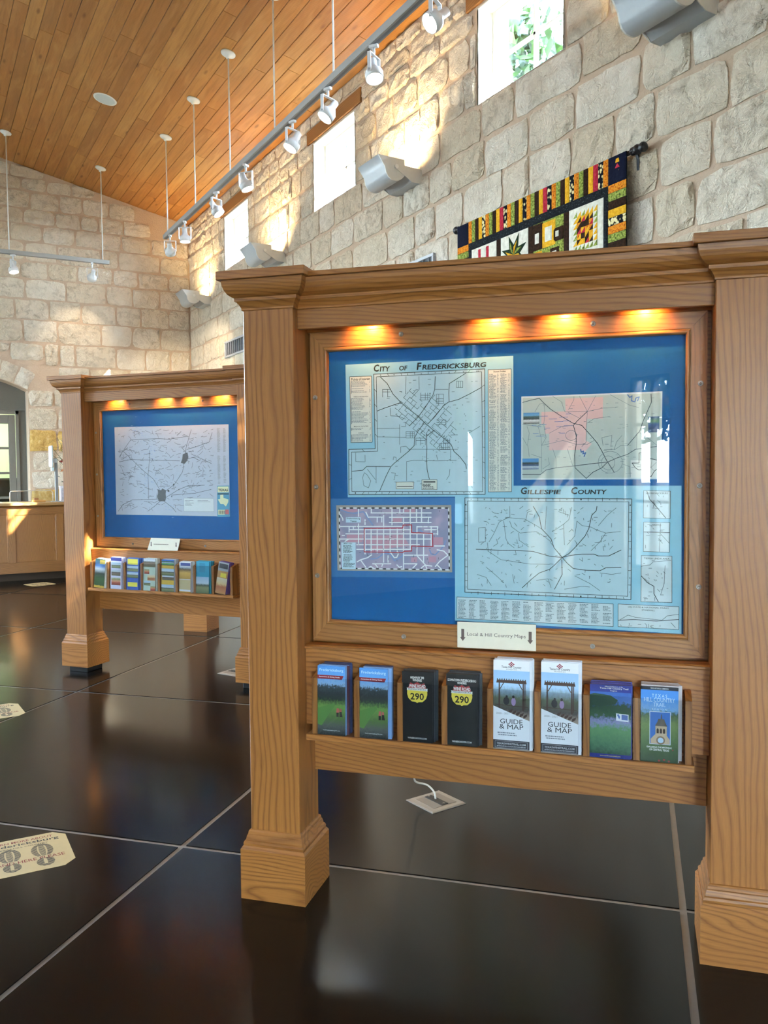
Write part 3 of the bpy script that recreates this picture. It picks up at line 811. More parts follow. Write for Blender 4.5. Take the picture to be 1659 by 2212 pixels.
def spotlight(x, y, aim, yaw, lit, label, power=SPOT_W):
    t = thing('track_spotlight', label, 'spotlight', (x, y, TZ), yaw, 'spotlights on the tracks')
    MB().bbox(-0.017, 0.017, -0.035, 0.035, -0.022, 0.0, 0.003).build('adapter', LAMPW, t)
    MB().tube([(0, 0, -0.02), (0, 0, -0.075)], 0.011, 8).build('stem', LAMPW, t, True)
    w = 0.074; zt, zp = -0.075, -0.20
    yk = MB().box(-w, w, -0.014, 0.014, zt-0.005, zt)
    for s in (-1, 1): yk.box(s*w-0.003, s*w+0.003, -0.014, 0.014, zp-0.015, zt)
    yk.build('yoke', LAMPW, t)
    Rm = Matrix.Rotation(-yaw, 4, 'Z') @ aim_matrix(aim)
    M = Matrix.Translation((0, 0, zp)) @ Rm
    # housing: deep ring in front, neck with the lamp holder behind
    h = MB().lathe([(0.024, 0.115), (0.030, 0.110), (0.030, 0.055), (0.040, 0.030), (0.062, 0.012), (0.067, 0.0), (0.067, -0.055), (0.062, -0.055), (0.060, -0.040)], 24, M, cap=False)
    h.lathe([(0.0005, 0.1151), (0.024, 0.115)], 24, M, cap=False)
    hb = h.build('housing', LAMPW, t, True)
    MB().lathe([(0.0005, -0.040), (0.060, -0.040)], 24, M, cap=False).build('lens', LENS if lit else LENSOFF, hb)
    for s in (-1, 1): MB().lathe([(0.009, -0.004), (0.009, 0.004)], 10, Matrix.Translation((s*(w+0.003), 0, zp)) @ Matrix.Rotation(math.pi/2, 4, 'Y')).build('pivot_knob', GREYMETAL, t)
    if lit:
        l = bpy.data.lights.new('spotlight_beam', 'SPOT'); l.energy = power; l.color = WARM; l.spot_size = math.radians(62); l.spot_blend = 0.6; l.shadow_soft_size = 0.05
        o = bpy.data.objects.new('spotlight_beam', l); COL.objects.link(o); o.parent = t
        o.matrix_local = M @ Matrix.Translation((0, 0, -0.062))
    return t
R = math.radians
spotlight(TX, 4.81, (-0.75, 0.05, -0.62), R(35), True, 'track spotlight nearest the camera, aimed down to the left')
spotlight(TX, 5.65, (-0.05, -0.30, -0.95), R(35), True, 'second track spotlight from the camera, pointing almost straight down')
spotlight(TX, 6.44, (-0.55, 0.08, -0.78), R(25), True, 'third track spotlight, turned sideways in front of the timber lintel')
spotlight(TX, 7.18, (-0.50, 0.05, -0.85), R(20), True, 'fourth track spotlight, lens turned toward the kiosk')
spotlight(TX, 8.40, (0.28, -0.22, -0.95), R(-50), True, 'fifth track spotlight, above the second lintel')
spotlight(TX, 9.36, (0.45, -0.35, -0.85), R(30), True, 'sixth track spotlight, tilted toward the stone wall')
spotlight(TX, 10.62, (0.02, -0.05, -1.0), R(-29), True, 'seventh track spotlight pointing straight down, yoke face on')
spotlight(TX, 11.32, (0.25, 0.70, -0.62), R(-25), True, 'last track spotlight at the far track end, aimed at the end wall', 150.0)
spotlight(1.335, 13.32, (0.15, -0.25, -0.95), R(60), True, 'left spotlight on the short track, pointing down', 35.0)
spotlight(2.414, 13.32, (-0.05, 0.75, -0.65), R(-15), True, 'right spotlight on the short track, turned to the end wall', 18.0)

# wall-mounted uplights
FIXW = plain('#d9d8d2', 0.4)
FIXB = plain('#b4b9be', 0.35)
def uplight(y0, label):
    t = thing('wall_uplight', label, 'wall light', (XW-0.005, y0, 4.118), 0, 'uplights along the stone wall')
    L = 0.41
    prof = [(0.455, 0.205), (0.39, 0.115), (0.376, 0.06), (0.355, 0.025), (0.327, 0.006), (0.295, 0.0), (0.264, 0.0), (0.235, 0.010), (0.211, 0.026), (0.190, 0.05), (0.183, 0.10)]
    # curved trough, open above: outer skin and inner skin
    inner = [(d*0.93+0.02, z+0.010) for d, z in prof]
    poly = [(-d, z) for d, z in prof] + [(-d, z) for d, z in inner[::-1]]
    m = MB(); n = len(poly)
    vs = [(p[0], y, p[1]) for y in (0.012, L-0.012) for p in poly]
    m.add(vs, [(i, (i+1) % n, n+(i+1) % n, n+i) for i in range(n)])
    m.build('reflector_trough', FIXB, t, True)
    ep = [(-d, z) for d, z in prof] + [(-0.185, 0.198)]
    for y in (0.0, L-0.012): MB().prism(ep, y, y+0.012, 'y').build('end_plate', FIXW, t)
    arm = [(-0.285, 0.085), (-0.245, 0.105), (-0.262, 0.150), (-0.157, 0.142), (0.0, 0.132), (0.0, 0.005), (-0.111, 0.010), (-0.165, 0.035)]
    for y in (-0.008, L+0.002):
        a = MB().prism([(-0.292, 0.112), (-0.262, 0.152), (-0.157, 0.142), (0.0, 0.132), (0.0, 0.005), (-0.111, 0.010)], y, y+0.006, 'y').build('bracket_arm', FIXW, t)
        MB().lathe([(0.020, -0.003), (0.020, 0.003)], 14, Matrix.Translation((-0.273, y+0.003+(-0.005 if y < 0 else 0.005), 0.125)) @ Matrix.Rotation(math.pi/2, 4, 'X')).build('pivot_bolt', WHITE, a)
    MB().prism([(-0.111, 0.010), (0.0, 0.005), (0.0, 0.130), (-0.160, 0.139), (-0.168, 0.060)], 0.0, L, 'y').build('wall_box', FIXB, t, label='grey box against the wall')
    MB().tube([(-0.28, 0.06, 0.045), (-0.28, L-0.06, 0.045)], 0.012, 10).build('lamp_tube', emit('uplight_tube', (1.0, 0.8, 0.5), 18.0) if 'uplight_tube' not in bpy.data.materials else bpy.data.materials['uplight_tube'], t)
    l = bpy.data.lights.new('uplight_beam', 'SPOT'); l.energy = UP_W; l.color = (1.0, 0.70, 0.34); l.spot_size = R(150); l.spot_blend = 0.9; l.shadow_soft_size = 0.03
    o = bpy.data.objects.new('uplight_beam', l); COL.objects.link(o); o.parent = t
    o.location = (-0.262, 0.15, 0.125); o.rotation_euler = Vector((0.45, 0.0, 1.0)).to_track_quat('-Z', 'Y').to_euler()
UP_W = 46.0
uplight(3.552, 'curved wall uplight nearest the camera, cut by the top of the photo')
uplight(6.861, 'curved wall uplight between the two clerestory windows above the kiosk')
uplight(10.17, 'curved wall uplight just above the left cap of the near kiosk')
uplight(13.23, 'curved wall uplight in the far corner by the end wall')

# ceiling loudspeaker
sp = thing('ceiling_speaker', 'round white loudspeaker set flush in the board ceiling', 'speaker', (2.208, 11.075, zc(2.208)))
M = Matrix.Rotation(math.atan(SL), 4, 'Y')
MB().lathe([(0.120, -0.004), (0.140, -0.004), (0.143, 0.004)], 32, M, cap=False).build('rim', WHITE, sp, True)
MB().lathe([(0.0005, -0.006), (0.06, -0.006), (0.121, -0.003)], 32, M, cap=False).build('grille', plain('#cdd6d6', 0.6), sp, True)

# wall vents
def vent(y0, y1, z0, z1, label):
    t = thing('wall_vent', label, 'vent', (XW, y0, z0), 0, 'air vents in the stone wall')
    L, H = y1-y0, z1-z0; x0 = -0.035
    MB().box(-0.030, -0.028, 0.02, L-0.02, 0.02, H-0.02).build('backing', plain('#3a3f45', 0.7), t)
    for a, b, c, d in ((0, L, 0, 0.028), (0, L, H-0.028, H), (0, 0.028, 0.028, H-0.028), (L-0.028, L, 0.028, H-0.028)):
        MB().bbox(x0-0.008, -0.005, a, b, c, d, 0.003).build('frame_bar', GREYMETAL, t)
    n = max(3, int(L/0.085))
    for k in range(1, n):
        y = L*k/n; MB().bbox(x0-0.004, -0.029, y-0.004, y+0.004, 0.028, H-0.028, 0.001).build('bar', GREYMETAL, t)
vent(11.35, 12.51, 3.20, 3.44, 'dark barred air vent low on the stone wall near the end wall')
vent(6.62, 7.80, 3.21, 3.45, 'air vent behind the kiosk cornice, left of the quilt')

# ================================================================== MAP KIOSKS
# local axes: x along the kiosk, y into it (front is -y), z up; origin between the posts on the floor
HP, PW, BWD = 0.76, 0.092, 0.121
def build_kiosk(label):
    k = thing('map_kiosk', label, 'kiosk', group='oak map kiosks')
    cap_prof = [(0.0, 2.050), (0.004, 2.052), (0.004, 2.058), (0.006, 2.062), (0.011, 2.071), (0.018, 2.080), (0.022, 2.080), (0.022, 2.091),
                (0.030, 2.0945), (0.039, 2.101), (0.047, 2.113), (0.0525, 2.128), (0.055, 2.146), (0.068, 2.1465), (0.068, 2.175)]
    for s in (-1, 1):
        cx = s*HP
        post = MB().bbox(cx-PW, cx+PW, -PW, PW, 0.18, 2.06, 0.002).build('post', OAKZ, k)
        MB().sweep_rect(cx, 0, PW, PW, cap_prof[:13]).build('capital_moulding', OAKX, post)
        MB().bbox(cx-PW-0.068, cx+PW+0.068, -PW-0.068, PW+0.068, 2.1465, 2.175, 0.0015).build('capital_slab', OAKX, post)
        MB().sweep_rect(cx, 0, BWD, BWD, [(0, 0.0), (0, 0.176), (-0.007, 0.187)]).build('base_block', OAKX, post)
        MB().sweep_rect(cx, 0, PW, PW, [(0.020, 0.187), (0.021, 0.196), (0.018, 0.203), (0.014, 0.206), (0.012, 0.218), (0.010, 0.223), (0.008, 0.225), (0.007, 0.234), (0.004, 0.239), (0.0005, 0.241)]).build('base_moulding', OAKX, post)
    xi = HP-PW
    FY = -0.055
    MB().bbox(-xi, xi, FY, FY+0.022, 1.985, 2.056, 0.0015).build('frieze_board', OAKX, k)
    MB().bbox(-xi, xi, -FY-0.022, -FY, 1.985, 2.056, 0.0015).build('frieze_board', OAKX, k)
    MB().box(-xi, xi, FY+0.022, -FY-0.022, 2.012, 2.13).build('soffit', OAKX, k)
    # cornice between the capitals, both faces
    cor = [(FY-d, z) for d, z in cap_prof[:13]]
    poly = cor + [(0, 2.146), (0, 2.050)]
    MB().prism(poly, -xi, xi, 'x').build('cornice_moulding', OAKX, k)
    MB().prism([(-y, z) for y, z in poly], -xi, xi, 'x').build('cornice_moulding', OAKX, k)
    MB().bbox(-xi, xi, FY-0.068, -FY+0.068, 2.1465, 2.162, 0.0015).build('cornice_slab', OAKX, k)
    # hinged display frame with mitred rails
    fx, ix, fz0, fz1, iz0, iz1 = 0.655, 0.607, 0.902, 1.984, 0.957, 1.933
    y0, y1 = 0.030, 0.058
    MB().prism([(-fx, fz1), (fx, fz1), (ix, iz1), (-ix, iz1)], y0, y1, 'y').build('frame_rail', OAKFX, k)
    MB().prism([(-fx, fz0), (-ix, iz0), (ix, iz0), (fx, fz0)], y0, y1, 'y').build('frame_rail', OAKFX, k)
    for s in (-1, 1):
        MB().prism([(s*fx, fz0+0.0008), (s*fx, fz1-0.0008), (s*ix, iz1), (s*ix, iz0)], y0+0.0002, y1, 'y').build('frame_stile', OAKFZ, k)
    # rounded bead round the glass
    bp = [(0.0, 0.050), (0.0, 0.036), (0.003, 0.029), (0.008, 0.0265), (0.012, 0.028), (0.0145, 0.032), (0.0155, 0.0305)]
    X, Z0, Z1 = 0.592, 0.973, 1.917
    rect = lambda o: [(-X-o, Z0-o), (X+o, Z0-o), (X+o, Z1+o), (-X-o, Z1+o)]
    for c in range(4):
        m = MB()
        vs = []
        for o, y in bp:
            q = rect(o); vs += [(q[c][0], y, q[c][1]), (q[(c+1) % 4][0], y, q[(c+1) % 4][1])]
        m.add(vs, [(2*i, 2*i+1, 2*i+3, 2*i+2) for i in range(len(bp)-1)])
        m.build('glazing_bead', OAKFX if c in (0, 2) else OAKFZ, k, True)
    MB().box(-0.60, 0.60, 0.0400, 0.0415, 0.965, 1.925).build('glass_pane', GLASS, k)
    MB().box(-0.605, 0.605, 0.0545, 0.062, 0.960, 1.930).build('backing_board', BLUE, k, label='bright blue backing board')
    MB().box(-xi, xi, 0.062, 0.078, 0.60, 2.01).build('back_panel', OAKX, k)
    # screws
    sc = MB()
    M = Matrix.Translation((0, 0, 0)) @ Matrix.Rotation(math.pi/2, 4, 'X')
    sc.lathe([(0.0085, 0.0), (0.0085, 0.0012), (0.0068, 0.0022), (0.0060, 0.0014), (0.0052, 0.0014), (0.0048, 0.0036), (0.0030, 0.0048), (0.0026, 0.0020), (0.0003, 0.0020)], 16, M)
    sm = sc.mesh('screw', STEEL, True)
    for (x, z) in ((-0.324, 1.963), (0.311, 1.963), (-0.638, 1.758), (-0.638, 1.444), (-0.638, 1.130), (0.636, 1.762), (0.636, 1.445), (0.636, 1.128), (-0.322, 0.926), (0.313, 0.924)):
        o = bpy.data.objects.new('screw', sm); COL.objects.link(o); o.parent = k; o.location = (x, 0.030, z)
    # puck lamps hidden behind the frieze
    for x in LAMPX:
        p = MB().lathe([(0.022, 2.0125), (0.022, 2.008), (0.016, 2.007)], 16, Matrix.Translation((x, -0.010, 0)))
        p.build('puck_lamp', WHITE, k)
    # panel behind the leaflets, ledge, apron
    MB().bbox(-xi, xi, -0.015, 0.030, 0.608, 0.878, 0.001).build('leaflet_panel', OAKX, k)
    MB().prism([(-0.024, 0.880), (-0.021, 0.877), (0.03, 0.877), (0.03, 0.892), (-0.019, 0.892), (-0.024, 0.887)], -xi, xi, 'x').build('ledge', OAKX, k)
    MB().bbox(-xi, xi, 0.064, 0.090, 0.418, 0.61, 0.001).build('apron', OAKX, k)
    # leaflet rack
    MB().bbox(-0.6345, 0.6205, -0.105, -0.015, 0.580, 0.601, 0.0015).build('rack_shelf', OAKX, k)
    for i in range(9):
        x = -0.6055+0.151*i
        MB().prism([(-0.096, 0.601), (-0.0155, 0.601), (-0.0155, 0.812), (-0.030, 0.812), (-0.096, 0.795)], x-0.0095, x+0.0095, 'x').build('divider', OAKZ, k)
    MB().box(-0.615, 0.612, -0.0995, -0.0970, 0.6015, 0.797).build('acrylic_front', ACRYL, k)
    return k
def blue_mat():
    t = NT('blue_board'); n = t.noise(t.obj(), 6.0, 3.0)
    return t.set(t.mix(n, lin('#045a9e'), lin('#0660a6')), 0.7, spec=0.3)
BLUE = blue_mat()
LAMPX = (-0.44, -0.01, 0.22, 0.47)
K1LOC, K1ROT = (RT*(-0.4425+2.815), RT*(2.815+0.4425), 0.0), R(-45)
K2LOC, K2ROT = (1.6015, 6.2265, 0.045), R(-50.5)
kiosk1 = build_kiosk('large near oak kiosk with several local maps under glass')
kiosk2 = copy_tree(kiosk1); kiosk3 = copy_tree(kiosk1)
kiosk1.location, kiosk1.rotation_euler = K1LOC, (0, 0, K1ROT)
kiosk2.location, kiosk2.rotation_euler = K2LOC, (0, 0, K2ROT)
kiosk2['label'] = 'smaller looking oak kiosk at left with one road map under glass'
u3, v3 = -3.848+0.639, 7.205+0.121
kiosk3.location, kiosk3.rotation_euler = (RT*(u3+v3), RT*(v3-u3), 0.0), (0, 0, R(-45))
kiosk3['label'] = 'farthest oak kiosk, only its base block shows beneath the left kiosk'
for s in (-1, 1):       # feet as black blocks, painting the shadow in the gap under the left kiosk
    MB().bbox(s*HP-0.085, s*HP+0.085, -0.085, 0.085, -0.045, 0.0, 0.004).build('shadow_gap_foot', BLACK, kiosk2)
def puck_lights(k, power, xs):
    for x in xs:
        l = bpy.data.lights.new('puck_light', 'SPOT'); l.energy = power; l.color = (1.0, 0.42, 0.10); l.shadow_soft_size = 0.012
        l.spot_size = R(130); l.spot_blend = 0.7
        o = bpy.data.objects.new('puck_light', l); COL.objects.link(o); o.parent = k; o.location = (x, -0.024, 2.004); o.rotation_euler = Vector((0, 0.75, -0.6)).to_track_quat('-Z', 'Y').to_euler()
puck_lights(kiosk1, 2.8, LAMPX)
puck_lights(kiosk2, 2.8, LAMPX)

# ================================================================== MAPS BEHIND THE GLASS
# outlines in tenths of a millimetre on the kiosk's own front plane (x, height)
MAPS = {
 'city_sheet': [[-5320,18708],[540,18756],[546,14107],[-5285,14072]],
 'city_frame': [[-4286,18341],[-410,18364],[-410,14174],[-5240,14167],[-5227,15752],[-4259,15766]],
 'city_frame2': [[-4194,18245],[-517,18271],[-489,14265],[-5130,14278],[-5128,15657],[-4175,15672]],
 'city_poi': [[-5165,18286],[-4372,18280],[-4364,15992],[-5146,15993]],
 'city_idx': [[-300,18332],[470,18328],[476,14264],[-302,14257]],
 'city_box': [[[-3515,14601],[-2879,14606],[-2889,14364],[-3517,14366]],[[-2596,14670],[-2061,14675],[-2063,14335],[-2598,14336]]],
 'city_maj': [[[-4054,18243],[-3803,18001],[-3596,17631],[-3326,17342],[-3139,17176],[-2809,16927],[-2522,16660],[-2195,16373],[-1748,16026],[-1566,15864],[-1466,15625],[-1265,15444],[-1065,15184],[-1045,15046]],[[-4183,17064],[-3937,17150],[-3641,17239],[-3389,17312],[-3305,17309]],[[-1053,18246],[-1294,18106],[-1617,17921],[-1639,17607],[-1628,17298]],[[-538,17746],[-936,17544],[-1297,17379],[-1661,17292],[-1823,17178],[-2151,16790],[-2357,16596]],[[-2103,18176],[-2126,17742],[-2188,17546],[-2478,17117],[-2727,16804],[-3019,16531]],[[-2481,16639],[-2730,16324],[-2835,16126],[-2858,15846],[-3067,15648],[-3573,15250],[-3700,15130],[-3872,14806],[-4111,14285]],[[-2421,16238],[-2412,15758],[-2427,15358],[-2408,15038],[-2368,14837],[-2328,14696]],[[-2174,16353],[-2422,16158]],[[-5114,14987],[-4725,15016],[-4573,15150],[-3722,15138]]],
 'city_min': [[[-4200,16172],[-3147,16140]],[[-4197,16456],[-3354,16458]],[[-3705,17152],[-3686,16889],[-3392,16861],[-3142,16755]],[[-3132,18216],[-3157,17617]],[[-2676,18199],[-2671,17760],[-2971,17451]],[[-3374,16579],[-3379,15894]],[[-3137,14640],[-3132,15306],[-2861,15343],[-2078,15314],[-1387,15327]],[[-1587,15706],[-1589,15309]],[[-2105,17741],[-1658,17726]],[[-3681,14927],[-3534,14905],[-3577,14703]],[[-1611,15031],[-1632,14832],[-1734,14673]],[[-4231,15135],[-4236,14563]],[[-4977,15634],[-4972,15326],[-4636,15310]],[[-4633,15547],[-4627,15322]],[[-3067,15728],[-1345,15694]],[[-2077,15514],[-2037,15354]],[[-1001,16210],[-582,16456]],[[-1585,16182],[-1343,16189]],[[-2442,16159],[-2606,16282],[-2482,16399]],[[-3339,15611],[-3338,15813],[-3149,15830],[-3004,15687],[-3067,15648]],[[-4727,14770],[-4687,14483],[-4516,14401],[-4428,14646],[-4554,14851],[-4661,14934],[-4727,14770]],[[-4552,15056],[-4256,14686]],[[-3614,15372],[-3592,15473],[-3508,15452],[-3509,15330]],[[-847,14392],[-907,14629],[-945,15025]],[[-3530,17154],[-3445,17083]],[[-3427,17268],[-3325,17383]],[[-3325,17383],[-3240,17312]],[[-3222,17497],[-3101,17396]],[[-3222,17497],[-3151,17577]],[[-3120,17611],[-3049,17690]],[[-3018,17725],[-2898,17623]],[[-3018,17725],[-2947,17804]],[[-3511,16938],[-3389,16837]],[[-3408,17053],[-3287,16951]],[[-3408,17053],[-3336,17133]],[[-3306,17167],[-3234,17247]],[[-3203,17282],[-3082,17181]],[[-3203,17282],[-3132,17362]],[[-3101,17396],[-2980,17295]],[[-3101,17396],[-2999,17510]],[[-2999,17510],[-2879,17409]],[[-2898,17623],[-2777,17522]],[[-2898,17623],[-2827,17703]],[[-3389,16837],[-3268,16736]],[[-3389,16837],[-3287,16951]],[[-3287,16951],[-3165,16851]],[[-3184,17066],[-3100,16996]],[[-3184,17066],[-3113,17146]],[[-3082,17181],[-2961,17080]],[[-2980,17295],[-2860,17194]],[[-2980,17295],[-2879,17409]],[[-2879,17409],[-2758,17308]],[[-3268,16736],[-3196,16816]],[[-3165,16851],[-3081,16780]],[[-3165,16851],[-3063,16965]],[[-3063,16965],[-2942,16865]],[[-2961,17080],[-2860,17194]],[[-2860,17194],[-2739,17093]],[[-2860,17194],[-2789,17274]],[[-2657,17422],[-2573,17351]],[[-3146,16635],[-3025,16535]],[[-3146,16635],[-3044,16750]],[[-3044,16750],[-2923,16650]],[[-2942,16865],[-2822,16764]],[[-2942,16865],[-2871,16945]],[[-2739,17093],[-2669,17173]],[[-2638,17207],[-2518,17107]],[[-2638,17207],[-2568,17287]],[[-2923,16650],[-2803,16549]],[[-2822,16764],[-2737,16694]],[[-2822,16764],[-2720,16879]],[[-2720,16879],[-2600,16779]],[[-2518,17107],[-2434,17037]],[[-2518,17107],[-2418,17221]],[[-2317,17334],[-2198,17234]],[[-2217,17447],[-2098,17347]],[[-2217,17447],[-2117,17560]],[[-2904,16434],[-2784,16334]],[[-2904,16434],[-2803,16549]],[[-2803,16549],[-2732,16630]],[[-2701,16664],[-2600,16779]],[[-2600,16779],[-2530,16859]],[[-2499,16893],[-2380,16793]],[[-2499,16893],[-2399,17007]],[[-2399,17007],[-2279,16907]],[[-2298,17120],[-2179,17020]],[[-2298,17120],[-2228,17200]],[[-2198,17234],[-2079,17134]],[[-2098,17347],[-1979,17247]],[[-2098,17347],[-2028,17426]],[[-2784,16334],[-2663,16235]],[[-2784,16334],[-2682,16449]],[[-2682,16449],[-2562,16350]],[[-2581,16564],[-2511,16644]],[[-2480,16679],[-2361,16579]],[[-2380,16793],[-2260,16693]],[[-2380,16793],[-2279,16907]],[[-2279,16907],[-2209,16986]],[[-2179,17020],[-2060,16920]],[[-2179,17020],[-2079,17134]],[[-2079,17134],[-1960,17034]],[[-2079,17134],[-1979,17247]],[[-2663,16235],[-2543,16135]],[[-2663,16235],[-2562,16350]],[[-2562,16350],[-2478,16280]],[[-2461,16464],[-2391,16544]],[[-2361,16579],[-2290,16659]],[[-2260,16693],[-2160,16807]],[[-2160,16807],[-2060,16920]],[[-2060,16920],[-1960,17034]],[[-1861,17147],[-1742,17047]],[[-1861,17147],[-1761,17260]],[[-2543,16135],[-2423,16035]],[[-2543,16135],[-2473,16215]],[[-2442,16250],[-2358,16180]],[[-2442,16250],[-2342,16365]],[[-2342,16365],[-2222,16265]],[[-2241,16479],[-2158,16409]],[[-2241,16479],[-2141,16593]],[[-2141,16593],[-2022,16494]],[[-2041,16707],[-1958,16638]],[[-2041,16707],[-1971,16787]],[[-1941,16821],[-1858,16751]],[[-1941,16821],[-1842,16934]],[[-1842,16934],[-1723,16835]],[[-1842,16934],[-1772,17014]],[[-1742,17047],[-1624,16948]],[[-1742,17047],[-1643,17160]],[[-2323,16150],[-2239,16081]],[[-2323,16150],[-2222,16265]],[[-2222,16265],[-2103,16166]],[[-2222,16265],[-2122,16380]],[[-2122,16380],[-2003,16280]],[[-2022,16494],[-1903,16395]],[[-2022,16494],[-1922,16608]],[[-1922,16608],[-1804,16509]],[[-1922,16608],[-1823,16721]],[[-1823,16721],[-1704,16622]],[[-1624,16948],[-1542,16879]],[[-2304,15936],[-2220,15867]],[[-2304,15936],[-2203,16051]],[[-2203,16051],[-2120,15982]],[[-2103,16166],[-2020,16097]],[[-2003,16280],[-1920,16211]],[[-1804,16509],[-1721,16439]],[[-1804,16509],[-1734,16588]],[[-1704,16622],[-1605,16736]],[[-2184,15837],[-2101,15768]],[[-2184,15837],[-2084,15952]],[[-2084,15952],[-2001,15883]],[[-2084,15952],[-1984,16067]],[[-1984,16067],[-1884,16181]],[[-1884,16181],[-1801,16112]],[[-1884,16181],[-1785,16296]],[[-1785,16296],[-1685,16409]],[[-1685,16409],[-1586,16523]],[[-1586,16523],[-1468,16424]],[[-1586,16523],[-1487,16637]],[[-2065,15738],[-1946,15640]],[[-2065,15738],[-1965,15853]],[[-1965,15853],[-1846,15755]],[[-1965,15853],[-1895,15934]],[[-1865,15968],[-1747,15869]],[[-1865,15968],[-1766,16082]],[[-1766,16082],[-1647,15984]],[[-1766,16082],[-1696,16162]],[[-1666,16197],[-1548,16098]],[[-1567,16311],[-1449,16212]],[[-1567,16311],[-1498,16390]],[[-1468,16424],[-1386,16355]],[[-3146,16333],[-3147,16116]],[[-2996,16330],[-2997,16113]],[[-2921,16328],[-2922,16112]],[[-2846,16327],[-2848,16110]],[[-3146,16333],[-2846,16327]],[[-3146,16261],[-2847,16255]],[[-3147,16188],[-2847,16182]],[[-3147,16116],[-2848,16110]],[[-2794,16105],[-2795,15865]],[[-2628,16102],[-2630,15862]],[[-2463,16099],[-2465,15859]],[[-2794,16105],[-2463,16099]],[[-2794,16025],[-2464,16019]],[[-1972,15911],[-1974,15696]],[[-1899,15910],[-1900,15695]],[[-1826,15908],[-1827,15694]],[[-1753,15907],[-1754,15693]],[[-1679,15906],[-1681,15692]],[[-1606,15905],[-1608,15690]],[[-1972,15911],[-1606,15905]],[[-1973,15768],[-1607,15762]],[[-1974,15696],[-1608,15690]],[[-2618,17639],[-2620,17400]],[[-2454,17634],[-2455,17395]],[[-2372,17631],[-2373,17393]],[[-2290,17628],[-2291,17390]],[[-2619,17560],[-2290,17549]],[[-2619,17480],[-2291,17469]],[[-2620,17400],[-2291,17390]],[[-3973,17805],[-3976,17539]],[[-3788,17799],[-3790,17533]],[[-3973,17805],[-3695,17796]],[[-3974,17717],[-3696,17707]],[[-1375,17991],[-1376,17779]],[[-1303,17989],[-1304,17776]],[[-1230,17986],[-1231,17774]],[[-1158,17983],[-1159,17771]],[[-1375,17991],[-1158,17983]],[[-1376,17779],[-1159,17771]],[[-3160,16655],[-3161,16510]],[[-3311,16514],[-3161,16510]],[[-2065,17581],[-2067,17264]],[[-1984,17579],[-1986,17262]],[[-1821,17573],[-1823,17257]],[[-2065,17581],[-1821,17573]],[[-2066,17423],[-1822,17415]],[[-2067,17343],[-1823,17336]],[[-2067,17264],[-1823,17257]],[[-1829,16067],[-1830,15924]],[[-1683,16065],[-1683,15922]],[[-1610,16063],[-1610,15921]],[[-1829,15996],[-1610,15992]],[[-1830,15924],[-1610,15921]],[[-1745,16700],[-1746,16463]],[[-2070,16708],[-1745,16700]],[[-2071,16629],[-1745,16621]],[[-2071,16549],[-1745,16542]]],
 'city_title': [[-4285,18442],[-358,18615],[-4283,18684]],
 'gil_sheet': [[-1443,14468],[5837,14445],[5874,9728],[-1464,9852]],
 'gil_frame': [[-1103,14056],[4327,14023],[4321,10774],[-1116,10841]],
 'gil_frame2': [[-1012,13951],[4236,13928],[4220,10876],[-1024,10945]],
 'gil_area': [[-720,13782],[3998,13784],[4021,11053],[-728,11055]],
 'gil_boxes': [[[4693,14293],[5506,14273],[5503,13404],[4690,13417]],[[4699,13284],[5495,13272],[5489,12329],[4696,12338]],[[4633,12208],[5566,12203],[5577,10722],[4628,10713]],[[3921,10616],[5792,10597],[5789,9862],[3924,9876]],[[-1393,10670],[3768,10610],[3771,9870],[-1396,9932]]],
 'gil_maj': [[[-724,12314],[113,12294],[608,12303],[1196,12274],[1536,12182],[1730,12127],[2138,12096]],[[1196,13774],[1391,13431],[1463,13040],[1777,12701],[1874,12409],[2138,12096]],[[3244,13781],[3221,13637],[3081,13492],[2989,13056],[2872,12813],[2589,12470],[2352,12222],[2138,12096]],[[2138,12096],[2305,11904],[2496,11737],[2922,11689],[3345,11685],[3531,11786],[4008,11812]],[[2138,12096],[1874,11821],[1730,11694],[1391,11563],[1148,11359],[829,11052]],[[2124,12022],[2139,11533],[2019,11285],[1890,11035]],[[2138,12096],[2448,12175],[2779,12215],[3156,12223],[3296,12167],[3622,12174],[4005,12373]],[[4793,14274],[4871,14023],[5075,13788],[5369,13422]],[[4706,12966],[5484,12957]],[[4637,11550],[4820,11340],[5024,11227],[5026,10989],[5163,10731]],[[3923,10084],[4416,10129],[5100,10109],[5786,10185]]],
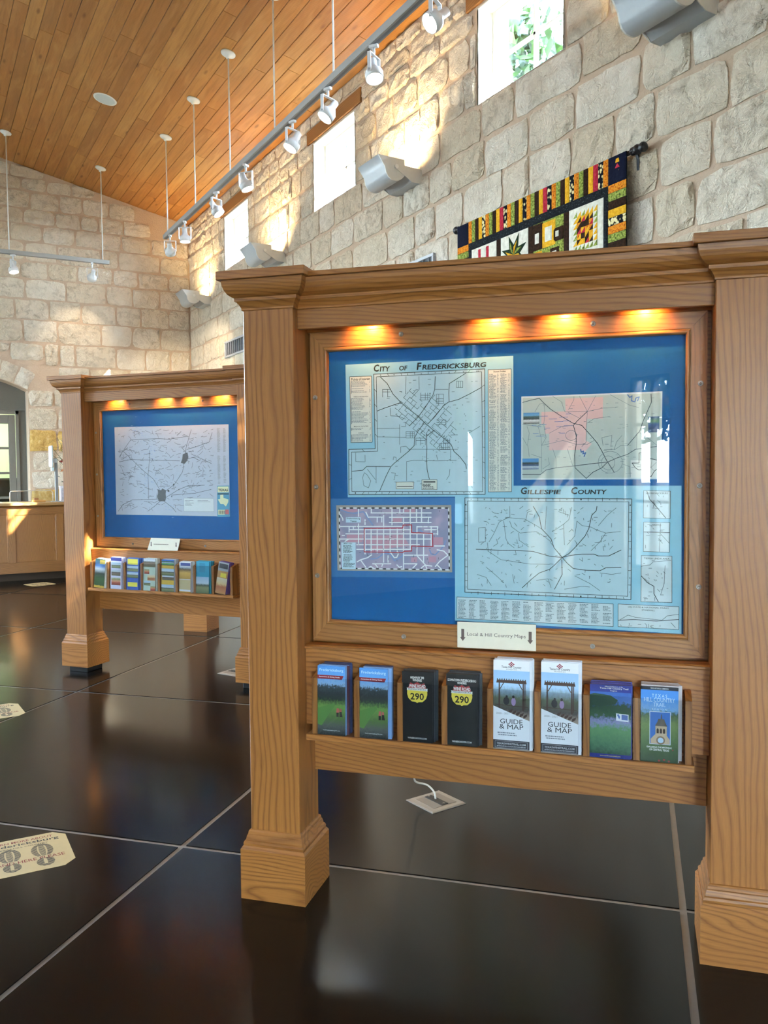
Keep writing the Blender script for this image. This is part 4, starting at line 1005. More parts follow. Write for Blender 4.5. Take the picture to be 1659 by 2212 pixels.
 'gil_min': [[[-337,12270],[113,11980],[608,11915],[1099,11852],[1730,11857]],[[-388,11718],[-88,11475],[211,11208]],[[413,13771],[422,13425],[65,13248],[-135,12823],[-286,12571]],[[264,13399],[904,13354],[1294,13136],[1487,13016]],[[1632,13775],[1608,13433],[1584,13041]],[[2444,13754],[2350,13341],[2184,13194],[1825,12946]],[[2184,13194],[2209,12512]],[[2611,13295],[2541,12809],[2304,12513]],[[2611,13295],[2777,13151],[3059,13106],[3246,13011],[3526,12918],[3988,12972]],[[3847,13736],[3570,13495],[3293,13156]],[[3526,12918],[3341,12627],[3061,12332]],[[412,13276],[486,13079],[757,12884],[1294,12940],[1536,12795],[1777,12603]],[[214,13274],[288,12679],[362,12532],[559,12386]],[[707,12883],[732,12636],[1050,12419]],[[-336,12546],[-311,12271]],[[-636,13042],[-410,13059],[-411,12569],[-638,12556],[-636,13042]],[[1294,11313],[1682,11373],[1779,11081]],[[2544,11495],[3018,11264],[3347,11032]],[[2211,11045],[2782,11160],[3018,11143]],[[4009,11630],[3717,11574],[3345,11613]],[[5214,13246],[5184,12347]],[[5193,12939],[5487,12612]],[[4635,11860],[4907,11914],[4997,12011],[5535,12070]],[[5358,11901],[5339,11331],[5229,10948]],[[3956,10086],[4232,10266],[4462,10202],[5280,10140],[5436,10289],[5785,10350]],[[3387,12820],[3388,12627],[3178,12600]],[[2016,13606],[2350,13487]],[[-136,12424],[14,12526],[-35,12675]],[[509,11491],[558,11193]],[[-692,11459],[-389,11367],[-214,11096]],[[953,13330],[1002,13576],[1148,13626]],[[1522,12775],[1632,12794]],[[943,12535],[1030,12490]],[[2226,13626],[2248,13488]],[[3729,12682],[3777,12689]],[[1723,11373],[1822,11323]],[[3013,11500],[3022,11439]],[[3028,11495],[3012,11415]],[[959,13613],[1076,13679]],[[-399,12735],[-387,12670]],[[2772,11586],[2877,11536]],[[280,11519],[292,11472]],[[1875,13683],[1970,13680]],[[285,13544],[335,13541]],[[2058,13291],[2088,13260]],[[622,11964],[740,11952]],[[2037,13641],[2135,13734]],[[111,12415],[193,12496]],[[2108,11763],[2157,11755]],[[3420,12820],[3558,12829]],[[2033,13682],[2102,13633]],[[356,12577],[345,12504]],[[693,12393],[813,12424]],[[3090,12485],[3171,12539]],[[-346,12036],[-264,12018]],[[1105,11520],[1117,11450]],[[2575,11519],[2711,11554]],[[161,11271],[202,11270]],[[-368,13177],[-364,13136]],[[3049,13018],[3047,12964]],[[-248,12277],[-193,12345]],[[19,12266],[13,12138]],[[2438,13038],[2495,12967]],[[-184,13594],[-73,13532]],[[3145,13326],[3202,13316]],[[1572,12219],[1617,12185]],[[1611,11312],[1707,11263]],[[2065,12244],[2063,12149]],[[1865,11413],[1963,11397]],[[3743,13575],[3791,13570]],[[2604,12587],[2582,12472]],[[2507,13657],[2568,13645]],[[3162,11902],[3210,11861]],[[2252,13515],[2332,13508]],[[-330,13228],[-296,13192]],[[-521,12093],[-488,12065]],[[2945,12894],[2979,12758]],[[2109,11249],[2101,11199]],[[992,13132],[1054,13142]],[[-130,13409],[-58,13445]],[[2791,12555],[2901,12488]],[[-270,13704],[-241,13675]],[[544,12150],[628,12150]],[[3497,12546],[3494,12484]],[[-380,13004],[-366,12946]],[[1013,11204],[985,11071]],[[3596,11314],[3676,11336]],[[1307,12904],[1411,12830]],[[1226,13191],[1235,13102]],[[3611,12597],[3624,12517]],[[881,13286],[937,13259]],[[1065,11425],[1154,11542]],[[3780,12241],[3828,12275]],[[1885,12876],[1968,12870]],[[421,11846],[490,11789]],[[-651,11324],[-611,11334]],[[3591,13630],[3698,13640]],[[1738,11716],[1732,11634]],[[3451,12468],[3525,12469]],[[3708,13232],[3705,13109]],[[2951,13285],[3056,13313]],[[-566,12472],[-456,12573]],[[-212,12981],[-123,12910]],[[444,12869],[543,12940]],[[-417,12995],[-403,12936]],[[2961,12050],[3034,12053]],[[2819,13394],[2828,13334]],[[2541,12663],[2620,12551]],[[2677,12481],[2797,12490]],[[3443,12641],[3526,12686]],[[3586,11323],[3649,11311]],[[515,12513],[598,12464]],[[3649,12388],[3741,12496]],[[-530,11853],[-484,11812]],[[3199,13023],[3277,13031]],[[-298,11583],[-152,11590]],[[-459,13269],[-343,13247]],[[2322,11716],[2416,11646]],[[3436,12479],[3469,12339]],[[9,12644],[95,12746]],[[2314,13491],[2313,13425]],[[2211,11320],[2209,11174]],[[2780,12102],[2792,11973]],[[324,13682],[316,13615]],[[743,13693],[856,13777]],[[1091,12089],[1090,12032]],[[2515,13395],[2573,13408]],[[567,11447],[574,11346]],[[2628,13541],[2688,13598]],[[181,13095],[313,13096]],[[1063,12027],[1131,12095]],[[3469,13649],[3538,13600]],[[705,11670],[801,11597]],[[-388,12787],[-335,12824]],[[574,12559],[697,12530]],[[1733,11869],[1855,11862]],[[2354,12660],[2400,12665]],[[571,13221],[658,13104]],[[147,13644],[137,13548]],[[2117,13714],[2113,13634]],[[641,11225],[687,11215]],[[1805,12945],[1848,12985]],[[788,12994],[879,13074]],[[2353,12936],[2450,13021]],[[-383,12338],[-345,12371]],[[1266,11735],[1354,11825]],[[113,11254],[209,11201]],[[2594,12379],[2633,12378]],[[692,11917],[791,11901]],[[597,12290],[630,12160]],[[1744,12603],[1830,12487]],[[877,13273],[979,13325]],[[851,12499],[836,12430]],[[-213,12260],[-229,12154]],[[3091,13558],[3100,13489]],[[1121,12418],[1232,12439]],[[-91,13541],[43,13524]],[[703,12485],[691,12397]],[[153,11562],[142,11512]],[[2878,11679],[2874,11613]],[[292,11926],[371,11979]],[[1865,12691],[1936,12744]],[[1246,13500],[1218,13385]],[[218,13666],[290,13613]],[[-74,13446],[6,13387]],[[3118,13395],[3109,13332]],[[1907,12138],[1982,12156]],[[1527,12790],[1623,12782]],[[2392,13713],[2404,13613]],[[93,13558],[150,13565]],[[3142,13426],[3262,13423]],[[-581,11915],[-457,11853]],[[-49,11868],[28,11951]],[[-305,13333],[-248,13329]],[[1586,13064],[1576,13015]],[[2052,13014],[2169,13045]],[[3393,11865],[3446,11813]],[[3208,13235],[3236,13264]],[[460,13509],[575,13495]],[[2719,13679],[2813,13746]],[[3229,12982],[3260,13016]],[[1926,11690],[1979,11721]],[[-210,13160],[-97,13164]],[[2687,12059],[2784,11989]],[[1919,13050],[1950,13084]],[[1066,13523],[1179,13509]],[[3643,11419],[3677,11398]],[[-405,13705],[-370,13739]],[[263,13354],[333,13410]],[[1520,11187],[1591,11131]],[[274,11143],[296,11043]],[[17,13309],[138,13314]],[[927,12126],[955,12164]],[[1078,11245],[1112,11205]],[[650,12662],[666,12553]],[[3189,12444],[3193,12385]],[[3407,11586],[3397,11485]],[[-343,11283],[-351,11164]],[[2166,13682],[2185,13567]],[[1427,13584],[1513,13573]],[[-540,11145],[-521,11060]],[[4958,13735],[5028,13735]],[[4808,13834],[4808,13775]],[[5190,13579],[5190,13526]],[[5216,13899],[5217,13837]],[[5094,14192],[5173,14107]],[[5194,13963],[5194,13924]],[[4872,14123],[4873,14001]],[[5197,13777],[5260,13778]],[[5054,13717],[5168,13718]],[[4983,13931],[5056,13853]],[[5290,14129],[5291,14085]],[[5120,13986],[5198,13902]],[[4996,13842],[4996,13768]],[[4984,13963],[5026,13963]],[[4778,12858],[4888,12860]],[[5219,13045],[5330,13046]],[[5156,12761],[5232,12680]],[[4951,13173],[4951,13125]],[[4819,13209],[4896,13209]],[[5207,12690],[5282,12611]],[[4876,13170],[4944,13171]],[[5183,13005],[5287,13006]],[[5228,13041],[5229,12972]],[[5200,13185],[5200,13121]],[[5142,12710],[5255,12711]],[[4804,12968],[4858,12910]],[[4763,12550],[4764,12449]],[[5134,12855],[5239,12856]],[[4975,13101],[5018,13055]],[[4749,13159],[4778,13129]],[[5083,11442],[5111,11413]],[[5245,11652],[5245,11610]],[[4726,10815],[4838,10819]],[[5092,11580],[5130,11540]],[[5133,11138],[5211,11056]],[[5419,11170],[5459,11171]],[[4860,11499],[4887,11470]],[[4837,11405],[4838,11329]],[[4698,11959],[4742,11960]],[[4872,11361],[4872,11302]],[[5238,10956],[5325,10959]],[[4770,11593],[4816,11595]],[[5231,11120],[5272,11121]],[[4868,11042],[4974,11045]],[[4739,11470],[4816,11389]],[[4843,11630],[4843,11563]],[[5057,10880],[5058,10761]],[[4755,10789],[4755,10751]],[[5312,11705],[5370,11643]],[[5026,11447],[5071,11400]],[[4848,10905],[4906,10907]],[[4702,10842],[4807,10846]],[[4960,12043],[5046,12045]],[[4862,11802],[4959,11805]],[[5256,11502],[5293,11503]],[[5105,11708],[5166,11644]],[[4229,9885],[4257,9856]],[[4808,9958],[4809,9882]],[[4958,9921],[5024,9876]],[[4869,10000],[4870,9895]],[[4910,9944],[4964,9888]],[[4758,10018],[4814,9960]],[[5549,10074],[5625,9995]],[[4245,9914],[4355,9918]],[[5195,9950],[5243,9952]],[[5607,10007],[5687,9923]],[[4273,10004],[4273,9945]],[[4941,9961],[5021,9964]],[[3993,9942],[4025,9909]],[[4541,9972],[4635,9976]]],
 'gil_title': [[782,14176],[3558,14175],[782,14387]],
 'reg_sheet': [[801,17407],[5241,17430],[5229,14654],[792,14659]],
 'reg_pink': [[2221,17296],[3421,17312],[3416,16614],[2932,16619],[2898,16266],[2881,15924],[3076,15812],[2865,15562],[2705,15619],[1709,15623],[1709,16164],[1582,16166],[1582,16495],[1458,16498],[1458,16882],[2240,16879]],
 'reg_maj': [[[845,17211],[1101,17277],[1393,17330],[1538,17172],[1755,16965],[2115,16719],[2472,16493],[2756,16414],[3075,16046],[3251,15827],[3392,15573],[3533,15283],[3779,14885]],[[2932,16860],[2614,16562],[2490,16420],[2580,16092],[2580,15802],[2528,15440],[2547,15040],[2903,14692],[3114,14890],[3394,15032],[3568,15211],[3881,15351],[4191,15454],[4431,15611],[5178,15706]],[[843,14833],[1430,14829],[1612,14975],[1937,15045],[2475,15095],[3183,15179],[3534,15211]],[[4897,17353],[4916,17106],[4665,16512],[4564,16195],[4190,15740]]],
 'reg_min': [[[2222,16862],[2932,16860],[3422,16954],[3839,16960]],[[2683,17354],[2932,16860]],[[3193,17356],[2932,16860]],[[1356,16409],[1448,16041],[1466,15784],[1466,15380],[1466,14902]],[[991,16417],[1064,16195],[1009,15828],[1064,15422]],[[844,16052],[991,15792]],[[1826,17381],[2114,17191],[2186,16935],[2222,16862]],[[2329,16931],[2506,17251],[2506,17360]],[[3462,15608],[3810,15620],[3983,15743],[4190,15740]],[[2475,15095],[2367,15442],[2295,15661]],[[3647,17377],[3838,17263],[4252,17020],[4526,16941]],[[1828,15668],[1937,15338],[1937,15045]],[[2580,15802],[2935,15796],[3146,15919]],[[1719,16182],[2115,16392],[2490,16420]],[[1792,15852],[2152,15937],[2580,15802]],[[2597,16092],[2587,16036],[2556,15988],[2509,15952],[2451,15934],[2389,15935],[2331,15955],[2283,15993],[2252,16042],[2241,16099],[2252,16154],[2283,16203],[2330,16238],[2388,16257],[2450,16255],[2508,16235],[2556,16197],[2587,16148],[2597,16092]],[[4030,15206],[4016,15107],[3972,15016],[3903,14941],[3813,14888],[3711,14860],[3603,14861],[3500,14890],[3410,14945],[3339,15022],[3294,15114],[3278,15214],[3293,15313],[3337,15404],[3408,15479],[3498,15532],[3601,15559],[3708,15557],[3810,15528],[3900,15472],[3970,15396],[4015,15305],[4030,15206]],[[3802,15190],[3789,15114],[3752,15047],[3695,14998],[3624,14972],[3549,14973],[3478,15000],[3421,15050],[3383,15118],[3369,15195],[3382,15271],[3419,15338],[3477,15387],[3548,15412],[3623,15411],[3693,15384],[3751,15334],[3788,15266],[3802,15190]],[[2932,16860],[2898,16339],[2899,15869],[2758,15727]],[[844,16494],[1284,16411],[1538,16496],[1574,16843],[1538,17172]],[[1538,16442],[1611,16038],[1466,15784]],[[1466,15784],[1792,15852]],[[3427,15752],[3391,16004],[3704,16070],[3671,15712]],[[4479,16126],[4465,15611]],[[4530,16161],[4838,15942],[5179,15653]],[[4020,15152],[4262,15060],[4281,14738]],[[3776,15603],[3844,15853],[4016,16064]],[[1247,16888],[1393,17140],[1538,17172]],[[2933,16482],[3143,16621],[3632,16680]],[[1466,15380],[1247,15456],[1138,15495]],[[1503,15012],[1720,15157],[1684,15377]],[[2720,16631],[2436,16783],[2311,16859]]],
 'reg_photos': [[[870,16869],[1393,16866],[1393,16503],[870,16501]],[[836,15358],[1371,15359],[1371,15002],[836,14996]],[[4817,16643],[5155,16648],[5158,16141],[4820,16140]]],
 'reg_lakes': [[[2723,15637],[2741,15546],[2812,15581],[2794,15491],[2882,15526],[2830,15400]],[[4182,17359],[4251,17268],[4319,17319],[4303,17160],[4406,17122],[4439,17244],[4541,17277],[4491,17154]]],
 'reg_tx': [[4545,15496],[4746,15493],[4747,15340],[4944,15302],[5131,15247],[5149,15016],[5014,14911],[4914,14734],[4794,14806],[4674,14967],[4537,14951],[4434,15023],[4330,15177],[4546,15175]],
 'reg_txbox': [[4289,15267],[5215,15271],[5212,14704],[4292,14695]],
 'fb_film': [[-5950,14021],[-1450,14055],[-1462,11310],[-5958,11241]],
 'fb_sheet': [[-5723,13790],[-1573,13812],[-1554,11508],[-5703,11472]],
 'fb_area': [[-5608,13690],[-1666,13707],[-1650,11592],[-5601,11555]],
 'fb_st': [[[-5575,13038],[-3260,13061]],[[-5248,12929],[-2991,12954]],[[-5374,12779],[-2045,12821]],[[-5580,12592],[-2281,12639]],[[-4974,12400],[-2697,12436]],[[-4976,12237],[-2996,12272]],[[-4501,13378],[-4012,13381]],[[-3769,13377],[-2277,13388]],[[-4438,13525],[-2276,13537]],[[-3771,13193],[-2278,13207]],[[-3237,12064],[-2402,12080]],[[-4394,11737],[-3722,11753]],[[-3269,11763],[-2790,11773]],[[-2782,13058],[-2043,13065]],[[-2515,12959],[-2044,12965]],[[-2165,12402],[-1813,12408]],[[-5516,12718],[-5422,12719]],[[-4892,13684],[-4895,13404]],[[-4898,13139],[-4905,12430]],[[-4656,13288],[-4658,13112]],[[-4659,12965],[-4668,12080]],[[-4435,12967],[-4443,12114]],[[-4210,13380],[-4212,13204]],[[-4214,12970],[-4222,12118]],[[-3975,13440],[-3979,13031]],[[-3979,12972],[-3990,11799]],[[-3743,12975],[-3750,12127]],[[-3670,13689],[-3675,13063]],[[-3486,12978],[-3492,12132]],[[-3255,13677],[-3256,13532]],[[-3257,13387],[-3267,12136]],[[-3267,12107],[-3271,11582]],[[-3016,13678],[-3026,12286]],[[-2782,13072],[-2788,12058]],[[-2546,12815],[-2552,11831]],[[-2278,13077],[-2282,12414]],[[-2792,13679],[-2795,13216]],[[-2614,13680],[-2617,13218]],[[-2380,13393],[-2381,13191]],[[-2052,13065],[-2054,12792]],[[-4422,13672],[-4423,13525]],[[-3390,13676],[-3391,13531]],[[-4043,13381],[-4044,13206]],[[-3826,12037],[-3828,11803]],[[-5247,13041],[-5249,12840]],[[-5091,13043],[-5092,12930]],[[-4622,13553],[-4532,13363]],[[-5570,13459],[-5478,13311],[-5478,13252]],[[-5409,12511],[-5251,12603]],[[-4965,11793],[-4840,11869],[-4642,11608]],[[-4840,11869],[-4577,11949],[-4422,12055]],[[-3719,12127],[-3600,11969],[-3509,11985],[-3447,12133]],[[-2774,12044],[-2493,11745],[-2435,11602]],[[-2790,11773],[-2941,11619]],[[-2493,11745],[-2642,11626]],[[-2493,11731],[-2257,11707]],[[-2139,11696],[-1991,11872],[-1697,12094],[-1843,12235],[-2077,12274]],[[-2080,11755],[-1934,11614]],[[-4394,11737],[-4302,11734],[-4211,11618]],[[-4027,11725],[-4058,11651]],[[-3511,11722],[-3421,11637],[-3330,11668]],[[-4534,11610],[-4456,11642],[-4365,11591]]],
 'fb_red': [[-4690,12979],[-3290,13009],[-3274,13111],[-2969,13119],[-2971,12853],[-2230,12833],[-2224,12381],[-2974,12388],[-2975,12214],[-3236,12201],[-3296,12156],[-4698,12153]],
 'fb_creek': [[[-5584,13637],[-5304,13535],[-5024,13507],[-4715,13567],[-4532,13319],[-4381,13114]],[[-4454,11907],[-4208,11942],[-3962,12123],[-3750,12098],[-3600,11866],[-3328,12018],[-3267,12136]],[[-2872,12868],[-2693,12957],[-2575,12872]],[[-2342,12269],[-2284,12126],[-2137,12100],[-1930,12305],[-1812,12451],[-1783,12595]]],
 'fb_title': [[-5362,13366],[-4809,13370],[-4811,13184],[-5364,13179]],
 'fb_leg': [[-5550,12474],[-5010,12482],[-5014,11540],[-5529,11536]],
 'fb_pinks': [[[-5343,12750],[-4754,12757],[-4756,12492],[-5346,12483]],[[-4415,12732],[-4018,12737],[-4020,12444],[-4418,12438]],[[-3957,12738],[-3292,12776],[-3055,12402],[-3961,12269]],[[-4632,12582],[-4447,12585],[-4449,12438],[-4633,12435]],[[-3649,13355],[-3317,13357],[-3318,13212],[-3650,13209]],[[-3225,13648],[-3046,13649],[-3046,13562],[-3226,13561]],[[-2986,13678],[-2837,13679],[-2838,13534],[-2987,13533]],[[-5552,13652],[-4930,13655],[-4931,13581],[-5148,13521],[-5303,13564]],[[-2192,12704],[-1870,12708],[-1871,12450],[-2194,12445]],[[-4419,12379],[-4021,12386],[-4023,12180],[-4421,12173]],[[-2998,11996],[-2789,12000],[-2790,11826],[-2999,11821]],[[-2373,12037],[-2108,12043],[-2109,11841],[-2374,11835]]],
 'k2_sheet': [[-4840,17961],[5081,17913],[5069,11388],[-4853,11411]],
 'k2_area': [[-4670,17780],[3886,17765],[3876,11611],[-4716,11592]],
 'k2_maj': [[[-4106,16176],[-3260,15493],[-2422,14781],[-1423,14075],[-774,13167]],[[-4670,11663],[-4219,12167],[-3341,12527],[-1800,12569],[-788,12609]],[[-610,13028],[402,13652],[911,14272],[1164,14614],[1355,15779],[1533,16461],[1965,17612]],[[-4477,15366],[-3431,15531],[-1725,15474],[-134,15420],[937,15373]],[[-4016,16281],[-3391,16974],[-2533,17026],[-844,17025],[69,16971],[1630,17142]],[[1430,15504],[2405,15662],[3594,15172]],[[-283,12750],[806,13307],[1630,13582],[3003,13614]],[[-706,12540],[-1391,12046],[-1993,11690]],[[-540,12471],[278,11920],[519,11645]],[[1527,16187],[2341,16378],[3467,16696],[3719,17365]],[[-1706,16172],[-1725,15474],[-1879,14427],[-1884,12604]],[[136,12890],[1126,12962],[2185,13033],[3554,13308]],[[1123,16331],[1601,15844]],[[-4542,16148],[-4106,16176]],[[-4467,15721],[-4106,16176]],[[-4106,16176],[-3666,16416]]],
